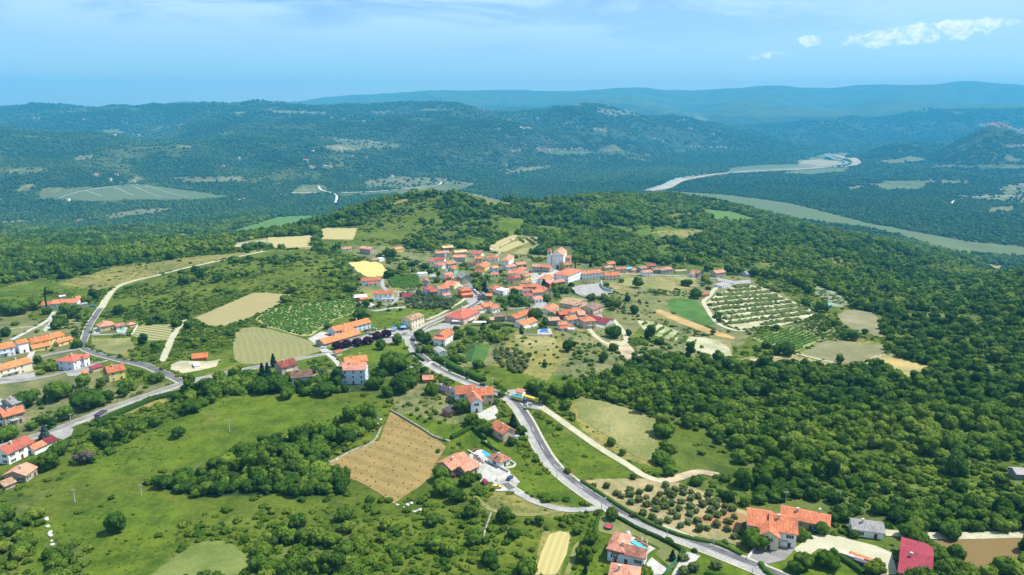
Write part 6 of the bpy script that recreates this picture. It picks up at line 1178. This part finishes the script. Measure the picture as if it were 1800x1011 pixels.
T(1182,985,8,'con','small fir in the garden of the blue villa','fir',hs=.95); T(1135,1015,13,'oakb','pale bushy tree at the bottom edge',tint=.8)
for q,(x_,y_) in enumerate([(881,819),(887,818),(893,817)]): T(x_,y_,1.9,'cyp','slim cypress before the pool house','cypress','tree',hs=3.2,group='three cypresses at the pool house')
T(1328,962,22,'big','large round tree at the front of the big farmhouse',tint=.3); T(1396,912,9.5,'oak0','tree between the big farmhouse and its barn',tint=.3); T(1444,938,11.5,'oak2','tree at the end of the long barn',tint=.3); T(1452,995,21,'oakb','bushy tree on the lawn before the yard',tint=.3,hs=.75); T(1410,995,17,'oak3','dense tree in the forecourt of the big farmhouse',tint=.35); T(1396,1005,15,'oak1','dark tree left of the forecourt tree',tint=.2)
T(1500,945,7.5,'oakb','small tree beside the long whitewashed shed',hs=1.1); T(1540,1008,17,'oakb','golden green tree at the end of the timber stacks',tint=.9,hs=.9); T(1600,945,18,'big','large tree beyond the long whitewashed shed',tint=.3); T(1615,965,18,'oak2','large tree beside the maroon roofed hall',tint=.3); T(1640,985,20,'big','large tree above the red ploughland corner',tint=.35); T(1668,944,17,'big','large dark tree on the farm track',tint=.3,hs=1.1)
T(1675,418,8,'acacia','pale rounded poplar at the valley meadow','poplar'); T(1779,430,5,'acacia','second pale poplar on the valley meadow','poplar'); T(775,344,3.5,'con','dark pine on the hilltop','pine'); T(741,368,5,'oak1','round tree on the hillside meadow',tint=.2)
# garden shrubs and orchard rows set out one by one
def rows(pts, per_u, per_v, ang, kind, rpx_m, name, label, cat, group, jit=.25, drop=.1, hs=1.0, tint=(.3, .7), lift=.1, trunk=True, maxn=300):
    w = unproj(*dens(pts, 10).T); P = w[:, :2]; c = P.mean(0); a_ = R(ang); u = np.array([math.cos(a_), math.sin(a_)]); v = np.array([-u[1], u[0]]); q = (P - c) @ np.stack([u, v], 1); n_ = 0
    for i in np.arange(q[:, 0].min(), q[:, 0].max(), per_u):
        for j in np.arange(q[:, 1].min(), q[:, 1].max(), per_v):
            x, y = c + u * (i + random.uniform(-jit, jit) * per_u) + v * (j + random.uniform(-jit, jit) * per_v)
            if random.random() < drop or n_ >= maxn or not in_poly(P, np.array([x]), np.array([y]))[0]: continue
            k_ = kind if isinstance(kind, str) else random.choice(kind); r = random.uniform(*rpx_m)
            tree(name, label, cat, x, y, r, k_, hs * random.uniform(.85, 1.2), random.uniform(*tint), lift * r, group, trunk=trunk); n_ += 1
    return n_
print('olives', rows([1110,862,1190,852,1240,870,1320,905,1322,935,1300,962,1230,945,1185,935,1120,912,1080,885], 4.1, 4.1, 28, ['olive', 'olive', 'olive2'], (1.15, 1.7), 'olive_tree', 'round grey green olive tree of the roadside grove', 'olive tree', 'olive trees in the roadside grove', .22, .1),
 rows([1040,848,1110,848,1105,880,1070,880], 5.0, 5.0, 28, 'olive2', (1.1, 1.8), 'olive_tree', 'smaller olive tree at the bare upper end of the roadside grove', 'olive tree', 'small olive trees at the upper end of the grove', .3, .3),
 rows([690,728,755,768,782,786,760,815,735,855,692,884,607,836,582,814,625,792,680,762], 4.4, 3.3, -22, 'young', (.19, .30), 'young_olive', 'thin young tree in the brown orchard field', 'young tree', 'young trees planted in the brown orchard field', .15, .12, 1.3),
 rows([872,612,925,622,930,650,905,660,870,640], 3.6, 3.6, 10, ['olive', 'olive2'], (1.3, 1.9), 'olive_tree', 'grey olive tree of the dense grove below the striped plots', 'olive tree', 'olive trees of the dense grove below the village', .25, .05),
 rows([905,590,985,590,985,640,930,650,900,620], 8, 7, 20, 'bush', (.7, 1.1), 'shrub', 'dark low fruit bush in the dry orchard below the pool', 'shrub', 'fruit bushes in the dry orchard', .25, .2, trunk=False),
 rows([700,520,745,515,800,530,790,545,730,545], 5, 4.5, 0, ['acacia', 'olive', 'acacia'], (1.6, 2.6), 'olive_tree', 'silvery leaved tree in the thicket under the curved lane', 'tree', 'silvery trees under the curved lane', .4, .1),
 rows([1400,576,1450,556,1475,575,1482,596,1448,596], 7, 6, 20, 'young', (.9, 1.2), 'young_olive', 'small dark orchard tree on the pale plot beside the vineyard', 'young tree', 'orchard trees beside the green vineyard', .2, .1, .9),
 rows([735,641,766,656,798,673,812,683,790,686,750,668], 4.5, 4, -10, ['olive2', 'bush'], (1.0, 1.7), 'olive_tree', 'grey green olive tree in the gardens above the main road', 'olive tree', 'olive trees in the gardens above the main road', .35, .2),
 rows([1200,965,1240,990,1290,1011,1200,1011], 5, 5, 20, 'olive', (1.4, 2.0), 'olive_tree', 'olive tree in the plot right of the villa drive', 'olive tree', 'olive trees right of the villa drive', .25, .1),
 rows([905,425,960,415,1000,420,945,432], 9, 6, 12, 'olive', (1.8, 2.4), 'olive_tree', 'small olive tree of the rows behind the church', 'olive tree', 'olive trees in rows behind the church', .15, .05),
 rows([700,705,800,735,790,760,720,735], 6, 5, -20, 'bush', (.7, 1.2), 'shrub', 'small dark fruit bush in the sloping lawn', 'shrub', 'fruit bushes on the sloping lawn', .3, .25, trunk=False))
def vine_rows(pts, spacing, ang, w_, h_, name, label, group, m=None, gap=.0, step=1.0, grow=False):
    w = unproj(*dens(pts, 8).T); P = w[:, :2]; c = P.mean(0); a_ = R(ang); u = np.array([math.cos(a_), math.sin(a_)]); v = np.array([-u[1], u[0]]); q = (P - c) @ np.stack([u, v], 1); n_ = 0; rg = np.random.default_rng(5)
    for j in np.arange(q[:, 1].min() + spacing / 2, q[:, 1].max(), spacing):
        s = np.arange(q[:, 0].min(), q[:, 0].max(), step); X = c + u * s[:, None] + v * (j + .6 * np.sin(s * .03)[:, None]); ok = in_poly(P, X[:, 0], X[:, 1])
        if ok.sum() < 5: continue
        X = X[ok]; V = []; k = len(X); hh = h_ * (1 + .35 * rg.normal(0, 1, k)).clip(.35, 1.6); ww = w_ * (1 + .35 * rg.normal(0, 1, k)).clip(.35, 1.7)
        if gap: z_ = rg.random(k) < gap; hh[z_] *= .12; ww[z_] *= .4
        for t_, f in ((-1, 0), (-.9, .6), (0, 1), (.9, .6), (1, 0)):
            p = X + v * (t_ * ww[:, None] * (1 + .3 * rg.normal(0, 1, (k, 1)))) ; z = ground(p[:, 0], p[:, 1]) + f * hh - (.1 if f == 0 else 0); V.append(np.concatenate([p, z[:, None]], 1))
        V = np.stack(V, 1).reshape(-1, 3); F = grid_faces(0, k, 5)[:, ::-1]; o = mesh_np(name, V, F, m or M_vine); o['tint'] = .5; tag(o, label, 'vine row', group); n_ += 1
    return n_
print('vines', vine_rows([1324,594,1360,586,1400,577,1424,587,1442,597,1400,617,1367,608], 3.4, 42, .7, 1.3, 'vine_row', 'bright green vine row of the vineyard below the terraces', 'vine rows of the vineyard below the terraces'),
 vine_rows([452,561,470,546,530,536,590,528,618,525,630,540,618,551,590,561,563,576,545,588,530,590,500,582,472,574], 3.6, 60, .75, 1.2, 'vine_row', 'leafy vine row of the oval vineyard behind the restaurant', 'vine rows of the oval vineyard', gap=.22),
 vine_rows([683,488,700,484,732,486,738,492,738,502,730,506,690,506,683,498], 3.2, 25, .95, 1.4, 'vine_row', 'dense vine row of the vineyard inside the curved lane', 'vine rows inside the curved lane'),
 vine_rows([1243,535,1262,519,1280,512,1292,504,1310,503,1340,509,1372,523,1398,535,1435,552,1398,564,1366,572,1330,572,1300,577,1280,570,1268,558], 12.5, 29, 2.1, 2.2, 'terrace_row', 'dark fruit tree row along a pale terrace', 'planted rows of the pale terraces', M_olive, gap=.08, step=1.2),
 vine_rows([1420,508,1440,508,1468,518,1490,534,1470,537,1450,530], 6, -40, .9, 1.0, 'vine_row', 'grey row of the small orchard by the blue shed', 'rows of the small orchard by the blue shed', M_olive, gap=.2, step=1.4),
 vine_rows([1125,566,1150,568,1190,585,1225,600,1240,615,1190,604,1150,592], 7, 62, 1.0, 1.2, 'vine_row', 'short vine row on the pale slope under the ochre strip', 'short vine rows under the ochre strip', M_bush, gap=.25))
# hedges
def hedge(label, pts, w_, h_, tint=.5, name='hedge'):
    line = lineof(pts, .6); n_ = len(line); rg = np.random.default_rng(n_); Tn = np.gradient(line, axis=0); Tn /= np.linalg.norm(Tn, axis=1)[:, None]; Nn = np.stack([Tn[:, 1], -Tn[:, 0]], 1); V = []
    for t_, f in ((-1, 0), (-1.02, .55), (-.7, 1), (0, 1.05), (.7, 1), (1.02, .55), (1, 0)):
        p = line + Nn * (t_ * w_ * (1 + .13 * rg.normal(0, 1, (n_, 1)))); V.append(np.concatenate([p, (ground(p[:, 0], p[:, 1]) + f * h_ * (1 + .10 * rg.normal(0, 1, n_)) - (.1 if f == 0 else 0))[:, None]], 1))
    V = np.stack(V, 1).reshape(-1, 3); F = grid_faces(0, n_, 7)[:, ::-1]; tri = np.concatenate([F[:, :3], F[:, [0, 2, 3]]]); Q, FQ = leaves(V, tri, n_ * 9, .17, rg, .04)
    o = mesh_np(name, np.concatenate([V, Q]), [F, FQ + len(V)], M_hedge); o['tint'] = tint; tag(o, label, 'hedge'); ribbon_mask(line, w_ + .4); return o
def ribbon_mask(line, w_):
    for j in range(0, len(line) - 4, 4):
        q = np.array([line[j] + [-w_, 0], line[j] + [w_, 0], line[min(j + 5, len(line) - 1)] + [w_, 0], line[min(j + 5, len(line) - 1)] + [-w_, 0]]); a_, b_ = proj(q[:, 0], q[:, 1], ground(q[:, 0], q[:, 1])); maskpoly(np.stack([a_, b_ + 1], 1))
hedge('long bright clipped hedge along the main road beside the olive grove', [1022,847,1060,872,1100,898,1150,925,1190,941,1225,950,1262,958,1305,977], .7, .95, .75)
hedge('clipped dark hedge between the main road and the blue villa lawn', [1087,911,1120,930,1160,948,1197,968,1194,985], .7, .9, .25); hedge('narrow hedge up the left side of the blue villa lawn', [1045,936,1049,918,1057,902], .5, .8, .4)
hedge('tall clipped hedge between the sloping lawn and the cottage', [793,772,812,763,829,754,840,762,853,774], .8, 1.6, .2); hedge('hedge above the turquoise pool wall', [847,778,862,787,876,797], .6, 1.2, .2); hedge('hedge round the lawn at the bend', [688,640,705,634,724,623,738,631,745,636], .6, 1.2, .3)
hedge('low hedge below the small lawn at the bend', [693,662,718,654,738,644], .8, 1.3, .4); hedge('dark hedge beside the white house with lawn', [917,575,918,588], .9, 2.0, .1); hedge('hedge in front of the old dark stone house', [864,571,890,573,912,575], .8, 1.3, .2)
hedge('bright hedge at the mouth of the restaurant farmhouse forecourt', [1337,992,1345,1004,1362,1018], .8, 1.0, .7); hedge('long hedge behind the timber stacks', [1462,970,1478,982,1500,997,1518,1011], .9, 1.3, .4); hedge('hedge of bushes along the lower road', [170,745,210,728,270,703,330,690,380,682,430,672], 1.6, 1.8, .25)
hedge('shaded hedge below the white house near the left edge', [-5,845,20,842,45,822,60,812], .8, 1.4, .3); hedge('leafy bank hedge along the right of the main road', [775,635,800,650,830,663,850,672], 2.0, 2.6, .5); hedge('short hedge in front of the farmhouse forecourt', [1240,1008,1260,1014,1300,1030], .8, .9, .4)

# ------------------------------------------------------------------ the woods
fm = fields_mask.copy()
def scatter(d0, d1, s, col, minp=0.0):
    X = []; d = d0
    while d < d1:
        n_ = int(1.9 * d / s); az = (np.arange(n_) + rng.random(n_) * .9) * s / d - .95; dd = d + rng.random(n_) * s; X.append(np.stack([az * dd, dd], 1)); d += s
    X = np.concatenate(X); z = ground(X[:, 0], X[:, 1]); a_, b_ = proj(X[:, 0], X[:, 1], z)
    ok = (a_ > -220) & (a_ < 2020) & (b_ < 1180); X, z, a_, b_ = X[ok], z[ok], a_[ok], b_[ok]
    l = cover(a_ + 8 * fbm(X[:, 0] / 20, X[:, 1] / 20, 3), b_ + 4 * fbm(X[:, 0] / 20 + 7, X[:, 1] / 20, 3)); pr = np.array([CV[k][col] for k in CK])[l]
    cl = fbm(X[:, 0] / 38 + 4, X[:, 1] / 38, 3); pr = np.where(pr < .9, pr * (1 + 2.6 * cl).clip(0, 3), pr * (1 - .8 * ((cl > .20) & (X[:, 1] < 1500))))
    ok = rng.random(len(X)) < pr; inf = (a_ >= 0) & (a_ < 1800) & (b_ < 1011) & (b_ >= 0); ok &= ~(inf & fm[np.clip(b_, 0, 1010).astype(int), np.clip(a_, 0, 1799).astype(int)])
    return X[ok], z[ok], a_[ok], b_[ok], l[ok]
def tints(X, l, base=.36):
    dark = np.isin(l, [CK.index('D')]); t_ = base + .04 + .36 * fbm(X[:, 0] / 55, X[:, 1] / 55, 3) + .34 * fbm(X[:, 0] / 170 + 3, X[:, 1] / 170, 2) + rng.normal(0, .19, len(X)); return np.where(dark, t_ - .22, t_).clip(0, 1)
X1, z1, a1, b1, l1 = scatter(150, 520, 3.5, 1)
inview = (a1 > 5) & (a1 < 1795) & (b1 < 1005); order = np.argsort(np.where(inview, X1[:, 1], 1e9))[:185]; chosen = np.zeros(len(X1), bool); chosen[order] = True
GL = [('broadleaf tree of the thicket at the lower left corner', 'trees of the lower left thicket', lambda a, b: a < 330), ('broadleaf tree of the thicket below the brown orchard', 'trees of the thicket below the brown orchard', lambda a, b: a < 960),
      ('broadleaf tree along the lower edge between barley and road', 'trees at the lower edge beside the barley', lambda a, b: a < 1310), ('broadleaf tree of the wood behind the big farmhouse', 'trees of the wood behind the big farmhouse', lambda a, b: True)]
tt1 = tints(X1, l1)
for i in np.nonzero(chosen)[0]:
    lb, gr, _ = next(g for g in GL if g[2](a1[i], b1[i])); tree('tree', lb, 'tree', X1[i, 0], X1[i, 1], random.uniform(1.9, 2.9), 'oak%d' % random.randrange(4), random.uniform(.85, 1.25), float(tt1[i]), .05, gr)
def woods(name, X, z, l, s, protos, m, base=.40, hsr=(.75, 1.4), sk=.74, flat=1.0, tn=None, uni=False):
    n_ = len(X); r = s * sk * rng.uniform(.85, 1.1, n_) if uni else np.where(l == CK.index('G'), .72, 1) * s * sk * (.55 + .95 * rng.random(n_) ** 1.4); scl = np.stack([r, r, r * flat * rng.uniform(*hsr, n_)], 1)
    print(name, n_); return stuff_of(name, protos, m, np.concatenate([X, z[:, None] - .2], 1), rng.random(n_) * 6.283, scl, tints(X, l, base) if tn is None else tn, rng.integers(0, len(protos), n_))
k_ = ~chosen; woods('forest', X1[k_], z1[k_], l1[k_], 3.5, PR_OAK, M_leaf)
X, z, a_, b_, l = scatter(520, 1000, 5.0, 1); woods('forest', X, z, l, 5.0, PR_OAK[:2] + PR_MID[:3], M_leaf)
X, z, a_, b_, l = scatter(1000, 1900, 7.2, 1); woods('forest', X, z, l, 7.2, PR_MID, M_leaf, sk=.68)
def blob(seed):
    rg = np.random.default_rng(seed); V, F = lumps(np.array([[0, 0, .55], [.38, .2, .4], [-.3, -.3, .45]]), [.8, .55, .55], 1, .2, rg, .9); return V, F, None, None
PR_BLOB = [blob(71), blob(72), blob(73)]
for d0, d1, s_, b_ in ((1900, 3600, 9.5, 160), (3600, 5600, 13, 230), (5600, 9000, 22, 330)):
    X, z, _a, _b, l = scatter(d0, d1, s_, 1); g_ = fbm(X[:, 0] / b_ + 9, X[:, 1] / b_, 4) + .25 * fbm(X[:, 0] / 40, X[:, 1] / 40, 2); hill = z > -215
    ok = ~((g_ > .24) & hill & (rng.random(len(X)) < .85)); X, z, l, g_ = X[ok], z[ok], l[ok], g_[ok]
    tn = (.36 + .55 * np.where(z > -215, g_, g_ * .3) + .25 * fbm(X[:, 0] / 900, X[:, 1] / 900, 3) + rng.normal(0, .12, len(X))).clip(0, 1)
    woods('forest', X, z, l, s_, PR_BLOB, M_leafF, sk=.62, flat=.85, tn=tn)
X, z, a_, b_, l = scatter(140, 620, 2.6, 2); woods('undergrowth', X, z, l, 2.6, PR_BUSH, M_bush, sk=.5, base=.45, hsr=(.5, 1.1))
X, z, a_, b_, l = scatter(620, 1150, 4.6, 2); woods('undergrowth', X, z, l, 4.6, PR_BUSH, M_bush, sk=.46, base=.42, hsr=(.5, 1.0))

def tuft(seed):
    rg = np.random.default_rng(seed); C = rg.normal(0, .45, (5, 3)) * [1, 1, 0] + [0, 0, .15]; V, F = lumps(C, .3 + .25 * rg.random(5), 1, .35, rg, .9); return V, F, None, None
PR_T = [tuft(61), tuft(62)]; M_tuft = leafmat('grass_tufts', (.035, .075, .008), (.09, .14, .015), (.22, .22, .05), .8)
CVG = np.array([dict(M=.30, S=.45, B=.3, Y=.22, X=.35, G=.1).get(k, 0) for k in CK])
def tufts(d0, d1, s):
    global CV
    keep = {k: CV[k] for k in CV}
    for i, k in enumerate(CK): CV[k] = (CV[k][0], CV[k][1], CVG[i])
    X, z, a_, b_, l = scatter(d0, d1, s, 2); CV = keep
    r = s * .27 * (.5 + rng.random(len(X)) ** 2); print('grass', len(X))
    stuff_of('grass', PR_T, M_tuft, np.concatenate([X, z[:, None] - .05], 1), rng.random(len(X)) * 6.283, np.stack([r, r, r * rng.uniform(.5, 1.1, len(X))], 1), (.5 + .5 * fbm(X[:, 0] / 24, X[:, 1] / 24, 3) + rng.normal(0, .2, len(X))).clip(0, 1), rng.integers(0, 2, len(X)))
tufts(145, 430, 1.7); tufts(430, 900, 3.2)
flush()

# ------------------------------------------------------------------ the air
def haze():
    m = bpy.data.materials.new('haze_air'); m.use_nodes = True; t = m.node_tree; t.nodes.clear()
    ou = N(t, 'ShaderNodeOutputMaterial'); v = N(t, 'ShaderNodeVolumePrincipled')
    v.inputs['Density'].default_value = HAZE_D; v.inputs['Color'].default_value = (*HAZE_C, 1); v.inputs['Anisotropy'].default_value = 0.0
    v.inputs['Absorption Color'].default_value = (0, 0, 0, 1)
    L(t, v.outputs[0], ou.inputs['Volume'])
    X = 23500; y0, y1 = -300, 15600; z0, z1 = float(gz.min()) - 1, float(max(gz.max(), CAMH)) + 12
    V = np.array([(x, y, z) for x in (-X, X) for y in (y0, y1) for z in (z0, z1)], float)
    F = np.array([[0, 1, 3, 2], [4, 6, 7, 5], [0, 4, 5, 1], [2, 3, 7, 6], [0, 2, 6, 4], [1, 5, 7, 3]])
    tag(mesh_np('haze', V, F, m), kind='stuff')
HAZE_D, HAZE_C = 0.95e-4, (.09, .50, .84)
haze()
